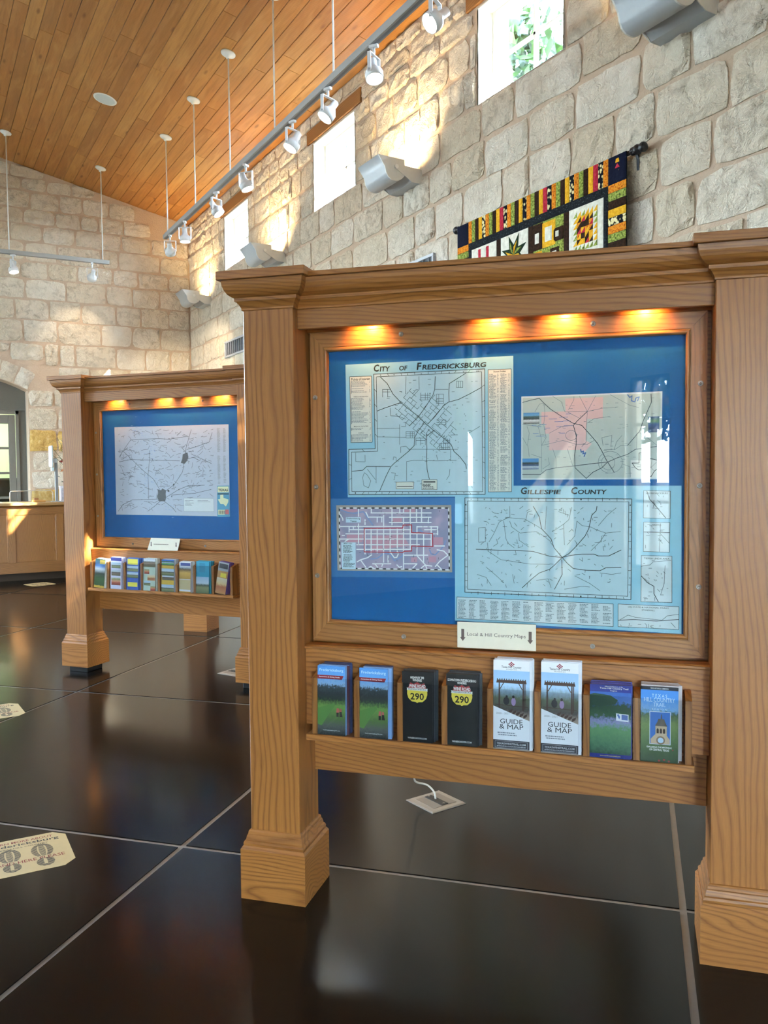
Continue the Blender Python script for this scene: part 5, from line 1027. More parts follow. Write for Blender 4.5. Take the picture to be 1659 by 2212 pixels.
 'k2_min': [[[-2573,14483],[-2409,14435],[-2252,14374]],[[2875,14881],[2923,14648],[2877,14414]],[[-614,13910],[-521,13889],[-425,13876]],[[-4500,13087],[-4292,13094],[-4109,13177]],[[2534,14864],[2606,14757],[2686,14654]],[[1430,14266],[1513,14276],[1589,14304]],[[3323,15068],[3396,14955],[3460,14838]],[[-109,15271],[58,15157],[167,15000]],[[3493,13711],[3622,13693],[3721,13667]],[[-3720,13821],[-3544,13744],[-3344,13736]],[[-3877,12947],[-3808,12937],[-3739,12933]],[[-3586,14125],[-3443,14280],[-3242,14381]],[[3432,14668],[3509,14668],[3577,14698]],[[-2892,15301],[-2972,15126],[-3017,14943]],[[-1494,16882],[-1348,16952],[-1191,17005]],[[368,14376],[350,14170],[299,13968]],[[-877,16162],[-811,16164],[-746,16161]],[[-4430,14063],[-4214,14042],[-3998,14047]],[[2924,14074],[2987,14089],[3051,14096]],[[3329,16134],[3503,16200],[3643,16310]],[[1634,12707],[1777,12689],[1916,12728]],[[129,13342],[335,13382],[530,13451]],[[1020,13844],[1144,13888],[1277,13895]],[[-958,12628],[-754,12728],[-543,12816]],[[-2339,13032],[-2237,13003],[-2153,12948]],[[-2987,16075],[-2903,16086],[-2819,16091]],[[-1048,14626],[-939,14704],[-838,14788]],[[-1206,12240],[-1035,12219],[-869,12181]],[[-327,14382],[-147,14261],[6,14116]],[[-215,15970],[-3,15846],[118,15656]],[[-3517,16287],[-3340,16169],[-3233,16003]],[[2790,14259],[2876,14259],[2960,14278]],[[-4418,14539],[-4208,14519],[-3998,14543]],[[2503,14839],[2551,14922],[2632,14985]],[[-3523,16318],[-3312,16200],[-3058,16179]],[[592,12593],[705,12567],[817,12539]],[[-4116,15825],[-4084,15883],[-4080,15947]],[[-4078,11894],[-3901,11953],[-3758,12056]],[[-3950,15446],[-3803,15475],[-3664,15525]],[[-3537,14422],[-3347,14287],[-3103,14235]],[[-743,13844],[-761,13639],[-762,13433]],[[-1448,14761],[-1180,14688],[-901,14727]],[[-2691,16121],[-2641,15993],[-2653,15859]],[[3104,15428],[3086,15329],[3111,15232]],[[2096,13766],[2010,13604],[1911,13446]],[[-3717,14229],[-3597,14241],[-3476,14250]],[[100,13789],[166,13781],[232,13793]],[[2338,13700],[2442,13758],[2512,13845]],[[3547,14332],[3515,14266],[3454,14218]],[[-4030,15817],[-4057,15752],[-4095,15691]],[[-805,13549],[-614,13501],[-428,13444]],[[3337,15418],[3465,15352],[3611,15326]],[[1108,13219],[1303,13147],[1507,13092]],[[2747,16654],[3004,16613],[3263,16583]],[[1410,16544],[1502,16529],[1578,16483]],[[2415,14487],[2582,14605],[2786,14667]],[[320,16090],[440,16069],[562,16078]],[[205,16258],[279,16208],[354,16160]],[[408,14911],[567,15027],[771,15066]],[[-4039,12058],[-3765,12152],[-3529,12302]],[[-2628,13446],[-2513,13446],[-2407,13411]],[[1869,16817],[1739,16636],[1665,16433]],[[2551,15786],[2745,15901],[2902,16051]],[[2968,17378],[3158,17450],[3330,17546]],[[-921,14817],[-688,14801],[-464,14856]],[[-1952,12457],[-1873,12423],[-1819,12365]],[[-3829,12097],[-3677,12091],[-3529,12065]],[[914,12115],[1143,12151],[1374,12154]],[[-50,16999],[24,17010],[100,17006]],[[1534,13864],[1590,13793],[1632,13716]],[[-3605,12156],[-3406,12087],[-3201,12032]],[[-1995,16604],[-1904,16647],[-1805,16672]],[[1645,14462],[1726,14447],[1808,14463]],[[-3416,14882],[-3179,14939],[-2956,15027]],[[-1199,14490],[-1027,14528],[-879,14611]],[[306,13658],[335,13469],[432,13299]],[[-1120,13293],[-1028,13301],[-939,13282]],[[1993,14451],[2096,14468],[2201,14461]],[[-4376,12930],[-4228,12890],[-4085,12839]],[[616,11920],[799,11763],[1048,11719]],[[-2987,13948],[-2769,13919],[-2554,13887]],[[-678,16540],[-745,16341],[-910,16185]],[[-3595,16056],[-3547,15988],[-3509,15915]],[[-4125,15604],[-3960,15670],[-3810,15758]],[[-1789,15669],[-1547,15585],[-1370,15426]],[[1311,13315],[1418,13328],[1516,13366]],[[1246,16344],[1303,16380],[1345,16428]],[[-3214,14770],[-2948,14779],[-2684,14790]],[[-4374,15018],[-4304,14951],[-4253,14874]],[[-1474,15504],[-1536,15385],[-1638,15286]],[[-2373,15523],[-2296,15588],[-2248,15669]],[[-1140,16698],[-943,16739],[-772,16829]],[[2354,15270],[2545,15356],[2725,15457]],[[-1177,17534],[-1039,17587],[-915,17659]],[[-3661,12271],[-3553,12100],[-3509,11909]],[[-748,12170],[-575,12244],[-419,12341]],[[3550,15751],[3764,15702],[3765,15769]],[[-4253,17226],[-4080,17266],[-3907,17306]],[[-1851,12359],[-1601,12381],[-1367,12312]],[[-4256,15938],[-4339,15826],[-4376,15700]],[[-1114,14691],[-1190,14519],[-1195,14336]],[[1502,13349],[1624,13412],[1762,13442]],[[-896,15062],[-773,15045],[-659,15005]],[[428,13486],[499,13490],[569,13478]],[[2246,17073],[2323,17048],[2385,17002]],[[701,12500],[856,12555],[1018,12592]],[[3621,17560],[3804,17599],[3804,17599]],[[-3573,17268],[-3419,17131],[-3350,16954]],[[-3444,11835],[-3175,11941],[-2900,12032]],[[-1101,13069],[-1153,12850],[-1196,12630]],[[656,17404],[721,17417],[778,17446]],[[2802,17096],[3041,17066],[3274,17116]],[[-543,13736],[-356,13678],[-156,13683]],[[2281,14160],[2324,14224],[2351,14294]],[[778,15648],[855,15644],[929,15625]],[[-1055,13856],[-1099,13762],[-1090,13662]],[[-2572,15112],[-2473,15089],[-2384,15048]],[[449,12187],[460,12066],[454,11944]],[[-1204,12400],[-1026,12477],[-827,12483]],[[-4494,12389],[-4360,12373],[-4230,12341]],[[-4277,13281],[-4202,13283],[-4132,13303]],[[1917,16785],[2049,16848],[2146,16946]],[[1690,13545],[1942,13510],[2195,13548]],[[-1944,14962],[-2025,14893],[-2087,14812]],[[-4308,15524],[-4172,15530],[-4040,15503]],[[-4432,16983],[-4450,16928],[-4434,16873]],[[3421,13007],[3585,12871],[3703,12812]],[[-2932,17657],[-2689,17579],[-2486,17444]],[[-774,16140],[-632,16081],[-474,16080]],[[-997,13980],[-776,13909],[-616,13764]],[[1519,12721],[1765,12710],[2009,12745]],[[-3069,17638],[-2819,17591],[-2570,17539]],[[3406,14611],[3499,14636],[3596,14645]],[[3517,14427],[3673,14434],[3738,14473]],[[-2195,14567],[-2162,14416],[-2194,14265]],[[578,17468],[604,17398],[605,17324]],[[1676,16065],[1818,16049],[1942,15988]],[[3257,13872],[3392,13867],[3511,13813]],[[-1181,17401],[-902,17374],[-623,17372]],[[-2141,16935],[-1868,16942],[-1620,16850]],[[1489,13558],[1727,13500],[1929,13383]],[[-4498,16077],[-4373,16052],[-4243,16050]],[[40,17384],[134,17411],[234,17422]],[[1140,14908],[1228,14935],[1321,14942]],[[-3035,16607],[-2958,16658],[-2906,16727]],[[-2810,13080],[-2523,13149],[-2285,13298]],[[-3285,16987],[-3129,16875],[-2927,16836]],[[-1406,16855],[-1269,16817],[-1131,16781]],[[1269,15806],[1425,15731],[1586,15665]],[[-1165,14511],[-989,14464],[-803,14463]],[[304,12178],[435,12178],[550,12130]],[[-1961,12716],[-1686,12802],[-1395,12800]],[[-3525,17668],[-3396,17744],[-3282,17780]],[[1223,16029],[1375,16070],[1531,16098]],[[-1857,14704],[-1665,14656],[-1497,14567]],[[1422,15625],[1468,15527],[1539,15440]],[[-3533,14750],[-3332,14648],[-3125,14556]],[[-2266,16948],[-2035,16836],[-1808,16720]],[[-897,14037],[-708,14027],[-520,14049]],[[-2561,15453],[-2411,15451],[-2262,15443]],[[2684,15104],[2778,15238],[2850,15382]],[[-1450,15099],[-1379,15057],[-1301,15026]],[[-4506,17389],[-4427,17414],[-4357,17452]],[[-4336,14527],[-4111,14459],[-3927,14333]],[[2912,15042],[3005,14920],[3134,14824]],[[-3368,15913],[-3351,15701],[-3231,15513]],[[-4316,15658],[-4015,15662],[-3736,15752]],[[-2876,13937],[-2884,13756],[-2805,13589]],[[3398,13596],[3649,13599],[3720,13640]],[[2430,15725],[2509,15707],[2583,15681]],[[2692,16289],[2815,16356],[2948,16408]],[[-4429,12131],[-4313,11940],[-4278,11727]],[[-1230,15661],[-1048,15689],[-876,15747]],[[2847,16824],[2890,16680],[2871,16534]],[[256,13417],[273,13355],[303,13298]],[[-2996,12524],[-2909,12541],[-2823,12527]],[[-441,12709],[-370,12720],[-302,12738]],[[2377,12773],[2507,12824],[2621,12897]],[[-1601,17390],[-1490,17392],[-1386,17424]],[[-3149,14854],[-2926,14863],[-2718,14930]],[[1638,15329],[1660,15247],[1695,15168]],[[-3917,14540],[-3718,14577],[-3519,14549]],[[1139,16341],[1282,16418],[1435,16480]],[[1731,16952],[1955,16949],[2162,17019]],[[-223,12659],[-138,12620],[-49,12591]],[[-4198,15680],[-4126,15640],[-4057,15597]],[[-2087,12404],[-1814,12320],[-1576,12182]],[[-2045,17649],[-1831,17556],[-1605,17487]],[[-3007,15975],[-2860,16017],[-2711,16052]],[[-1920,13403],[-1765,13343],[-1615,13277]],[[-1538,13409],[-1540,13318],[-1505,13232]],[[-3729,14531],[-3543,14512],[-3364,14558]],[[-2216,15851],[-1939,15905],[-1668,15975]],[[-2437,11980],[-2203,11921],[-1986,11830]],[[-2453,16187],[-2185,16241],[-1911,16249]],[[1656,16311],[1740,16293],[1826,16301]],[[-4216,14816],[-4144,14595],[-4054,14380]],[[124,14289],[218,14364],[340,14402]],[[-3197,17555],[-3090,17521],[-2984,17486]],[[1452,15458],[1610,15375],[1781,15312]],[[-3530,16450],[-3364,16442],[-3207,16486]],[[-1792,12866],[-1706,12834],[-1641,12777]],[[-3325,17703],[-3147,17656],[-2972,17601]],[[929,15054],[991,15059],[1052,15053]],[[-3054,17544],[-3059,17331],[-2949,17137]],[[-2710,17661],[-2670,17483],[-2572,17320]],[[-834,12956],[-739,12979],[-646,13010]],[[3484,16915],[3607,16904],[3721,16941]],[[-1678,16541],[-1782,16389],[-1864,16227]],[[2824,16384],[2881,16287],[2902,16180]],[[-341,17085],[-370,17008],[-381,16929]],[[-182,16340],[-211,16269],[-237,16197]],[[-2553,12207],[-2484,12217],[-2426,12250]],[[-331,14847],[-135,14926],[57,15010]],[[-2015,15903],[-1823,15933],[-1629,15940]],[[-3643,13668],[-3406,13711],[-3165,13700]],[[-351,13960],[-246,13895],[-143,13829]],[[-414,15542],[-274,15480],[-138,15412]],[[-1290,14942],[-1327,14832],[-1380,14726]],[[1875,13269],[2077,13241],[2243,13141]],[[-546,16483],[-367,16385],[-155,16363]],[[-1186,15415],[-1085,15434],[-991,15473]],[[2666,14330],[2902,14371],[3140,14347]],[[-1329,12337],[-1223,12375],[-1136,12438]],[[439,13889],[600,13793],[763,13701]],[[-386,14385],[-384,14257],[-414,14132]],[[2958,16467],[3041,16297],[3189,16163]],[[-3558,14186],[-3463,14190],[-3378,14156]],[[-3273,13610],[-3145,13566],[-3053,13482]],[[-2356,17613],[-2214,17564],[-2062,17542]],[[-3915,12420],[-3643,12412],[-3383,12350]],[[-3807,14405],[-3646,14495],[-3496,14598]],[[-311,15918],[-248,15978],[-180,16034]],[[1964,15618],[2233,15568],[2455,15432]],[[125,16976],[303,17011],[483,17034]],[[2232,14558],[2350,14513],[2479,14509]],[[2802,15290],[3033,15304],[3260,15270]],[[528,16934],[667,16944],[801,16973]],[[-3581,15856],[-3532,15634],[-3362,15457]],[[-903,13508],[-845,13529],[-791,13556]],[[2469,15992],[2674,16110],[2857,16249]],[[-1427,17634],[-1418,17474],[-1319,17336]],[[-3916,15931],[-3844,15884],[-3758,15859]],[[2006,16101],[2064,16119],[2118,16144]],[[-4475,14093],[-4259,14128],[-4052,14188]],[[-453,17623],[-195,17583],[58,17633]],[[2784,17066],[2853,17104],[2914,17151]],[[2068,17323],[2239,17296],[2411,17310]],[[1221,13291],[1174,13185],[1087,13098]],[[1213,13864],[1380,13948],[1570,13978]],[[-853,14604],[-728,14469],[-574,14358]],[[707,17188],[901,17337],[1075,17502]],[[-263,13558],[-123,13543],[16,13567]],[[-1397,16608],[-1197,16597],[-1024,16515]],[[-926,16409],[-865,16391],[-803,16377]],[[-4138,13912],[-4187,13745],[-4235,13578]],[[-212,14780],[40,14747],[287,14802]],[[1101,12886],[1253,13024],[1363,13188]],[[-3460,14386],[-3553,14151],[-3682,13926]],[[-2596,13701],[-2382,13667],[-2179,13604]],[[-4559,15129],[-4281,15081],[-4033,14972]],[[-3058,14992],[-3069,14773],[-3037,14556]],[[-4041,14441],[-3971,14405],[-3891,14389]],[[-589,15754],[-394,15759],[-202,15731]],[[751,17281],[923,17386],[1104,17480]],[[106,15610],[262,15707],[408,15813]],[[1292,17292],[1538,17197],[1768,17080]],[[3418,16041],[3475,16021],[3522,15987]],[[-1092,17430],[-951,17271],[-883,17082]],[[-4178,16173],[-3910,16245],[-3652,16336]],[[-4361,16365],[-4395,16215],[-4485,16082]],[[-1447,15596],[-1455,15474],[-1425,15355]],[[-3207,16171],[-3054,16099],[-2946,15985]],[[250,12539],[404,12552],[555,12580]],[[250,17115],[353,17082],[451,17042]],[[2236,15541],[2436,15476],[2623,15387]],[[1849,16723],[1957,16671],[2035,16589]],[[1714,16003],[1922,16051],[2136,16041]],[[867,16380],[1060,16397],[1254,16390]],[[-3646,14329],[-3466,14256],[-3263,14259]],[[1938,13994],[1921,13885],[1872,13782]],[[-3526,12276],[-3367,12215],[-3201,12170]],[[-159,16718],[58,16804],[233,16940]],[[-1668,11834],[-1598,11808],[-1545,11763]],[[633,15808],[812,15893],[1014,15920]],[[-648,16533],[-409,16536],[-171,16529]],[[2468,14185],[2657,14249],[2854,14282]],[[-4091,17313],[-4032,17236],[-4004,17148]],[[-2826,16724],[-2709,16809],[-2652,16929]],[[-3664,15814],[-3502,15826],[-3362,15895]],[[1233,14360],[1480,14403],[1699,14509]],[[1188,17210],[1281,17229],[1376,17236]],[[-2295,12433],[-2177,12430],[-2063,12411]],[[2626,13891],[2689,13908],[2755,13909]],[[2302,14389],[2486,14381],[2654,14445]],[[-3775,16261],[-3618,16233],[-3466,16189]],[[503,16712],[744,16596],[1019,16562]],[[2013,15243],[2014,15036],[1928,14841]],[[-3112,17284],[-2858,17402],[-2572,17449]],[[-674,13557],[-403,13546],[-134,13567]],[[257,17534],[331,17555],[384,17601]],[[-2237,13492],[-1997,13407],[-1786,13282]],[[-1312,16207],[-1178,16163],[-1034,16170]],[[1899,15877],[1988,15849],[2070,15808]],[[-2802,13723],[-2512,13711],[-2260,13598]],[[-224,13238],[-130,13187],[-30,13145]],[[3209,13926],[3444,13961],[3681,13956]],[[571,12147],[745,12178],[921,12174]],[[-1149,12916],[-1040,12786],[-936,12654]],[[1961,15853],[2132,15769],[2327,15747]],[[2946,15369],[3086,15439],[3199,15537]],[[2284,13482],[2517,13570],[2764,13615]],[[-2778,15123],[-2577,15132],[-2381,15094]],[[-3968,14203],[-3893,14200],[-3818,14204]],[[-898,17599],[-716,17714],[-635,17712]],[[-3105,13551],[-3015,13540],[-2939,13500]]],
 'k2_towns': [[-1682,15474,6],[-2422,14781,8],[2301,16379,7],[-4106,16176,6],[361,13652,14],[-106,13202,16],[175,12787,9],[806,13293,9],[-2481,12566,7],[-4219,12167,7],[1630,13582,6],[2550,14945,6],[2985,14635,6],[3594,15172,6],[911,14272,6],[-1300,13935,6],[3441,17304,6],[69,16971,5],[277,11885,5],[2185,13033,5],[-1817,11937,5]],
 'k2_city': [[[-1064,13306],[-772,13236],[-643,13376],[-313,13237],[-361,12959],[-326,12681],[-416,12437],[-960,12434],[-1120,12747],[-1029,13027]],[[1193,15850],[1604,15981],[1677,15638],[1549,15365],[1341,15162],[1015,15234],[1144,15508]]],
 'k2_legend': [[1226,12673],[3740,12663],[3759,11712],[1203,11721]],
 'k2_index': [[[4160,17677],[4396,17677],[4360,15938],[4124,15941]],[[4654,17671],[4865,17672],[4831,15930],[4619,15934]],[[4143,15726],[4380,15722],[4354,13713],[4118,13714]],[[4631,15719],[4850,15715],[4826,13746],[4606,13746]]],
 'k2_card': [[4051,13565],[5041,13577],[5068,11367],[4029,11341]],
 'k2_card_tx': [[4299,12916],[4559,12937],[4570,12700],[4975,12601],[4956,12399],[4754,12093],[4561,12261],[4325,12259],[4095,12597],[4293,12632]],
 'k2_card_top': [[4098,13511],[4994,13524],[5017,13106],[4089,13091]],
 'k2_card_bar': [[4095,11851],[4670,11856],[4664,11518],[4088,11512]],
 'k2_card_red': [[4687,11877],[4984,11879],[4993,11542],[4695,11539]],
}
def MM(k): return MAPS[k]
def S(p): return [(a[0]*1e-4, a[1]*1e-4) for a in p]
def boxof(p):
    p = S(p); return min(a[0] for a in p), max(a[0] for a in p), min(a[1] for a in p), max(a[1] for a in p)
Y0 = 0.0535                      # print plane (the board is just behind it)
PAPERBLUE = plain('#8fc4de', 0.55)
PAPERPALE = plain('#b4cedd', 0.55)
PAPERWHITE = plain('#c9d5de', 0.55)
INK = plain('#16202c', 0.7, vary=0.0)
INK2 = plain('#3c4a58', 0.7, vary=0.0)
INK3 = plain('#6d7c88', 0.7, vary=0.0)
INKR = plain('#b3273a', 0.7, vary=0.0)
INKB = plain('#4d74b8', 0.7, vary=0.0)
def sheet(name, poly, mat, label, cat, group, loc, rz, y=Y0, th=0.0004):
    o = MB().prism(S(poly), y, y+th, 'y').build(name, mat)
    o.location = loc; o.rotation_euler = (0, 0, rz)
    return tag(o, label, cat, group)
def outline(mb, poly, w, y):
    p = S(poly); mb.ribbon(p+[p[0]], w, y)
def greek(mb, x0, x1, z0, z1, lh, y, seed, fill=0.55, colgap=None):
    """rows of unreadable small print: short dashes as words"""
    rg = random.Random(seed); z = z1-lh
    while z > z0:
        if rg.random() < 0.06: z -= lh; continue
        x = x0+ (rg.random() < 0.2)*0.002; xe = x0+(x1-x0)*rg.uniform(0.55, 1.0)
        while x < xe:
            w = min(rg.uniform(0.002, 0.008), xe-x); mb.rect(x, x+w, z, z+lh*fill, y); x += w+0.0012
        z -= lh
def ticks(mb, outer, inner, nx, nz, w, y):
    """dividing strokes of a map's numbered border between two rectangles"""
    a0, a1, b0, b1 = boxof(outer); c0, c1, d0, d1 = boxof(inner)
    for i in range(1, nx):
        x = a0+(a1-a0)*i/nx; mb.ribbon([(x, b0), (x, d0)], w, y); mb.ribbon([(x, d1), (x, b1)], w, y)
    for i in range(1, nz):
        z = b0+(b1-b0)*i/nz; mb.ribbon([(a0, z), (c0, z)], w, y); mb.ribbon([(c1, z), (a1, z)], w, y)
GM = 'maps mounted in the near kiosk'
P1, P2, P3 = Y0-0.0003, Y0-0.0006, Y0-0.0009
# --- county map (lies lowest, the city sheet overlaps its corner)
g = sheet('county_map', MM('gil_sheet'), PAPERBLUE, 'light blue county map sheet titled Gillespie County, lower right', 'map', GM, K1LOC, K1ROT, Y0+0.0002)
MB().flat(S(MM('gil_frame')), P1).build('map_ground', PAPERPALE, g)
m = MB(); outline(m, MM('gil_frame'), 0.0022, P2); outline(m, MM('gil_frame2'), 0.0016, P2); ticks(m, MM('gil_frame'), MM('gil_frame2'), 12, 7, 0.0014, P2)
m.build('map_border', INK, g)
a0, a1, b0, b1 = boxof(MM('gil_frame')); c0, c1, d0, d1 = boxof(MM('gil_frame2'))
m = MB()
for i, ch in enumerate('ABCDEFGHIJKL'):
    x = a0+(a1-a0)*(i+0.5)/12
    for zb, zt in ((b0, d0), (d1, b1)): zc_ = (zb+zt)/2; put_text(m, ch, x-0.0022, x+0.0022, zc_-0.0024, zc_+0.0024, P2, 0.01)
for i in range(7):
    z = b1-(b1-b0)*(i+0.5)/7
    for xa, xb in ((a0, c0), (c1, a1)): put_text(m, str(i+1), (xa+xb)/2-0.0016, (xa+xb)/2+0.0016, z-0.0026, z+0.0026, P2, 0.01)
m.build('grid_letters', INK, g)
m = MB()
for l in MM('gil_maj'): m.ribbon(S(l), 0.0021, P3)
m.build('main_roads', INK, g)
m = MB()
for l in MM('gil_min'): m.ribbon(S(l), 0.0013, P2)
m.build('minor_roads', INK2, g)
tl = S(MM('gil_title')); xx, zb, zt = (tl[0][0], tl[1][0]), tl[0][1], tl[2][1]
w = xx[1]-xx[0]; h = zt-zb; m = MB()
for s, f0, f1, hh in (('G', 0, 0.075, 1.1), ('ILLESPIE', 0.078, 0.475, 0.72), ('C', 0.59, 0.665, 1.1), ('OUNTY', 0.668, 1.0, 0.72)):
    put_text(m, s, xx[0]+w*f0, xx[0]+w*f1, zb, zb+h*hh, P2, 0.025, 0.12)
m.build('title', INK, g)
m = MB(); m2 = MB(); m3 = MB()
names = ['NW FREDERICKSBURG', 'HARPER', 'TIERRA LINDA AREA', 'LBJ STATE & NATIONAL PARKS']
for i, b in enumerate(MM('gil_boxes')):
    m2.flat(S(b), P1); outline(m, b, 0.0014, P2)
    q = boxof(b)
    if i < 4:
        cxm = (q[0]+q[1])/2; wn_ = min(0.0048*len(names[i]), (q[1]-q[0])*0.82)
        put_text(m3, names[i], cxm-wn_/2, cxm+wn_/2, q[3]-0.0115, q[3]-0.006, P2, 0.01)
    if i == 3: put_text(m3, 'STONEWALL', cxm-0.02, cxm+0.02, q[3]-0.0195, q[3]-0.0145, P2, 0.01)
m2.build('inset_ground', PAPERWHITE, g); m.build('inset_border', INK, g); m3.build('inset_titles', INK, g)
q = S(MM('gil_boxes')[4]); m = MB()
for i in range(14):
    f0, f1 = (i+0.12)/14, (i+0.9)/14
    xA, xB = q[0][0]+(q[1][0]-q[0][0])*f0, q[0][0]+(q[1][0]-q[0][0])*f1
    greek(m, xA, xB, min(q[2][1], q[3][1])+0.006, max(q[0][1], q[1][1])-0.007, 0.0046, P2, 100+i, 0.5)
m.build('street_index', INK3, g)
# --- city map
c = sheet('city_map', MM('city_sheet'), PAPERBLUE, 'pale blue street map sheet titled City of Fredericksburg, upper left', 'map', GM, K1LOC, K1ROT, Y0-0.0012)
Q1, Q2, Q3 = Y0-0.0015, Y0-0.0018, Y0-0.0021
fr = S(MM('city_frame'))
MB().flat(fr[::-1], Q1).build('map_ground', PAPERPALE, c)
m = MB(); outline(m, MM('city_frame'), 0.0022, Q2); outline(m, MM('city_frame2'), 0.0016, Q2)
def along(p, q, n, p2, q2):
    for i in range(1, n):
        k = i/n; m.ribbon([(p[0]+(q[0]-p[0])*k, p[1]+(q[1]-p[1])*k), (p2[0]+(q2[0]-p2[0])*k, p2[1]+(q2[1]-p2[1])*k)], 0.0013, Q2)
fi = S(MM('city_frame2'))
along(fr[0], fr[1], 8, fi[0], fi[1]); along(fr[1], fr[2], 8, fi[1], fi[2]); along(fr[3], fr[2], 10, fi[3], fi[2]); along(fr[4], fr[3], 3, fi[4], fi[3]); along(fr[0], fr[5], 5, fi[0], fi[5]); along(fr[4], fr[5], 2, fi[4], fi[5])
m.build('map_border', INK, c)
m = MB()
for i in range(8):
    k = (i+0.5)/8; x = fr[0][0]+(fr[1][0]-fr[0][0])*k; z = (fr[0][1]+fi[0][1])/2
    put_text(m, str(i+3), x-0.002*len(str(i+3)), x+0.002*len(str(i+3)), z-0.0024, z+0.0024, Q2, 0.01)
for i in range(10):
    k = (i+0.5)/10; x = fr[3][0]+(fr[2][0]-fr[3][0])*k; z = (fr[3][1]+fi[3][1])/2
    put_text(m, str(i+1), x-0.002*len(str(i+1)), x+0.002*len(str(i+1)), z-0.0024, z+0.0024, Q2, 0.01)
m.build('grid_numbers', INK, c)
m = MB()
for l in MM('city_maj'): m.ribbon(S(l), 0.0020, Q3)
m.build('main_roads', INK, c)
m = MB()
for l in MM('city_min'): m.ribbon(S(l), 0.0013, Q2)
rg = random.Random(2)
for _ in range(60):
    x, z = rg.uniform(fi[5][0]+0.01, fi[1][0]-0.02), rg.uniform(fi[2][1]+0.02, fi[0][1]-0.01); m.rect(x, x+rg.uniform(0.004, 0.012), z, z+0.0012, Q2)
for _ in range(45):
    x, z = rg.uniform(-0.27, -0.10), rg.uniform(1.52, 1.72); m.rect(x, x+0.0022, z, z+0.0022, Q2)
m.build('minor_streets', INK2, c)
m = MB(); m2 = MB(); m3 = MB(); m4 = MB()
for kx in ('city_poi', 'city_idx'): m2.flat(S(MM(kx)), Q1); outline(m, MM(kx), 0.0016, Q2)
for b in MM('city_box'): m2.flat(S(b), Q2); outline(m, b, 0.0012, Q3)
m2.build('key_ground', plain('#d7d8d2', 0.6), c); m.build('key_border', INK, c)
p = boxof(MM('city_poi')); z1 = p[3]-0.014
put_text(m4, 'Points of Interest', p[0]+0.006, p[1]-0.006, z1, p[3]-0.005, Q2, 0.015)
for za, zb, hd in ((0.06, 0.26, None), (0.32, 0.72, 'PARKS & RECREATION'), (0.77, 0.82, 'MEDICAL FACILITIES'), (0.87, 0.985, 'SCHOOLS')):
    zt, zl_ = p[3]-(p[3]-p[2])*za, p[3]-(p[3]-p[2])*zb
    if hd: put_text(m4, hd, (p[0]+p[1])/2-0.0018*len(hd)*0.8, (p[0]+p[1])/2+0.0018*len(hd)*0.8, zt+0.001, zt+0.005, Q2, 0.01)
    greek(m3, p[0]+0.006, p[1]-0.012, zl_, zt, 0.0042, Q2, int(za*100), 0.45)
    m3.rect(p[0]+0.004, p[0]+0.0062, zl_, zt-0.002, Q2); greek(m3, p[1]-0.009, p[1]-0.004, zl_, zt, 0.0042, Q2, int(za*100)+1, 0.5)
p = boxof(MM('city_idx')); put_text(m4, 'Street Index', p[0]+0.018, p[1]-0.018, p[3]-0.010, p[3]-0.004, Q2, 0.015)
for i in range(2):
    xa = p[0]+0.004+(p[1]-p[0]-0.004)*i/2; xb = xa+(p[1]-p[0])/2-0.007
    greek(m3, xa, xb-0.007, p[2]+0.004, p[3]-0.013, 0.0036, Q2, 40+i, 0.5); greek(m3, xb-0.005, xb, p[2]+0.004, p[3]-0.013, 0.0036, Q2, 60+i, 0.5)
m3.build('small_print', INK3, c)
tl = S(MM('city_title')); x0, x1, zb, h = tl[0][0], tl[1][0], tl[0][1]-0.002, 0.0235; w = x1-x0
for s, f0, f1, hh in (('C', 0, 0.05, 1.05), ('ITY', 0.055, 0.15, 0.72), ('OF', 0.232, 0.307, 0.72), ('F', 0.39, 0.435, 1.05), ('REDERICKSBURG', 0.44, 1.0, 0.72)):
    put_text(m4, s, x0+w*f0, x0+w*f1, zb, zb+h*hh, Q2, 0.025, 0.12)
m4.build('title', INK, c)
m = MB()
b = boxof(MM('city_box')[0]); m.rect(b[0]+0.004, b[1]-0.004, b[2]+0.007, b[2]+0.0095, Q3)
b = boxof(MM('city_box')[1]); greek(m, b[0]+0.003, b[1]-0.003, b[2]+0.004, b[3]-0.012, 0.0045, Q3, 9); m.rect(b[0]+0.006, b[1]-0.006, b[3]-0.0095, b[3]-0.0055, Q3)
m.build('scale_bar', INK, c)
# --- regional road map
r_ = sheet('regional_map', MM('reg_sheet'), PAPERWHITE, 'colour road map with pink county patches and a small Texas outline, upper right', 'map', GM, K1LOC, K1ROT)
sh = S(MM('reg_sheet')); cxm = sum(a[0] for a in sh)/4; czm = sum(a[1] for a in sh)/4
MB().flat([(cxm+(a[0]-cxm)*0.978, czm+(a[1]-czm)*0.965) for a in sh][::-1], P1).build('map_ground', plain('#b3c0bf', 0.6), r_)
MB().flat(S(MM('reg_pink'))[::-1], P2).build('county_patch', plain('#d8b2b4', 0.6), r_, label='pink county area')
m = MB()
for l in MM('reg_maj'): m.ribbon(S(l), 0.0021, P3)
m.build('main_roads', INK2, r_)
m = MB()
for l in MM('reg_min'): m.ribbon(S(l), 0.0012, P3)
for _ in range(90):
    x, z = rg.uniform(sh[0][0]+0.02, sh[1][0]-0.03), rg.uniform(sh[2][1]+0.015, sh[0][1]-0.015); m.rect(x, x+rg.uniform(0.004, 0.012), z, z+0.0011, P3)
m.build('minor_roads', INK3, r_)
m = MB()
for l in MM('reg_lakes'): m.ribbon(S(l), 0.0032, P3)
for _ in range(16):
    x, z = rg.uniform(0.11, 0.26), rg.uniform(1.60, 1.68); m.rect(x, x+rg.uniform(0.012, 0.03), z, z+0.0014, P3)
m.build('lakes', INKB, r_)
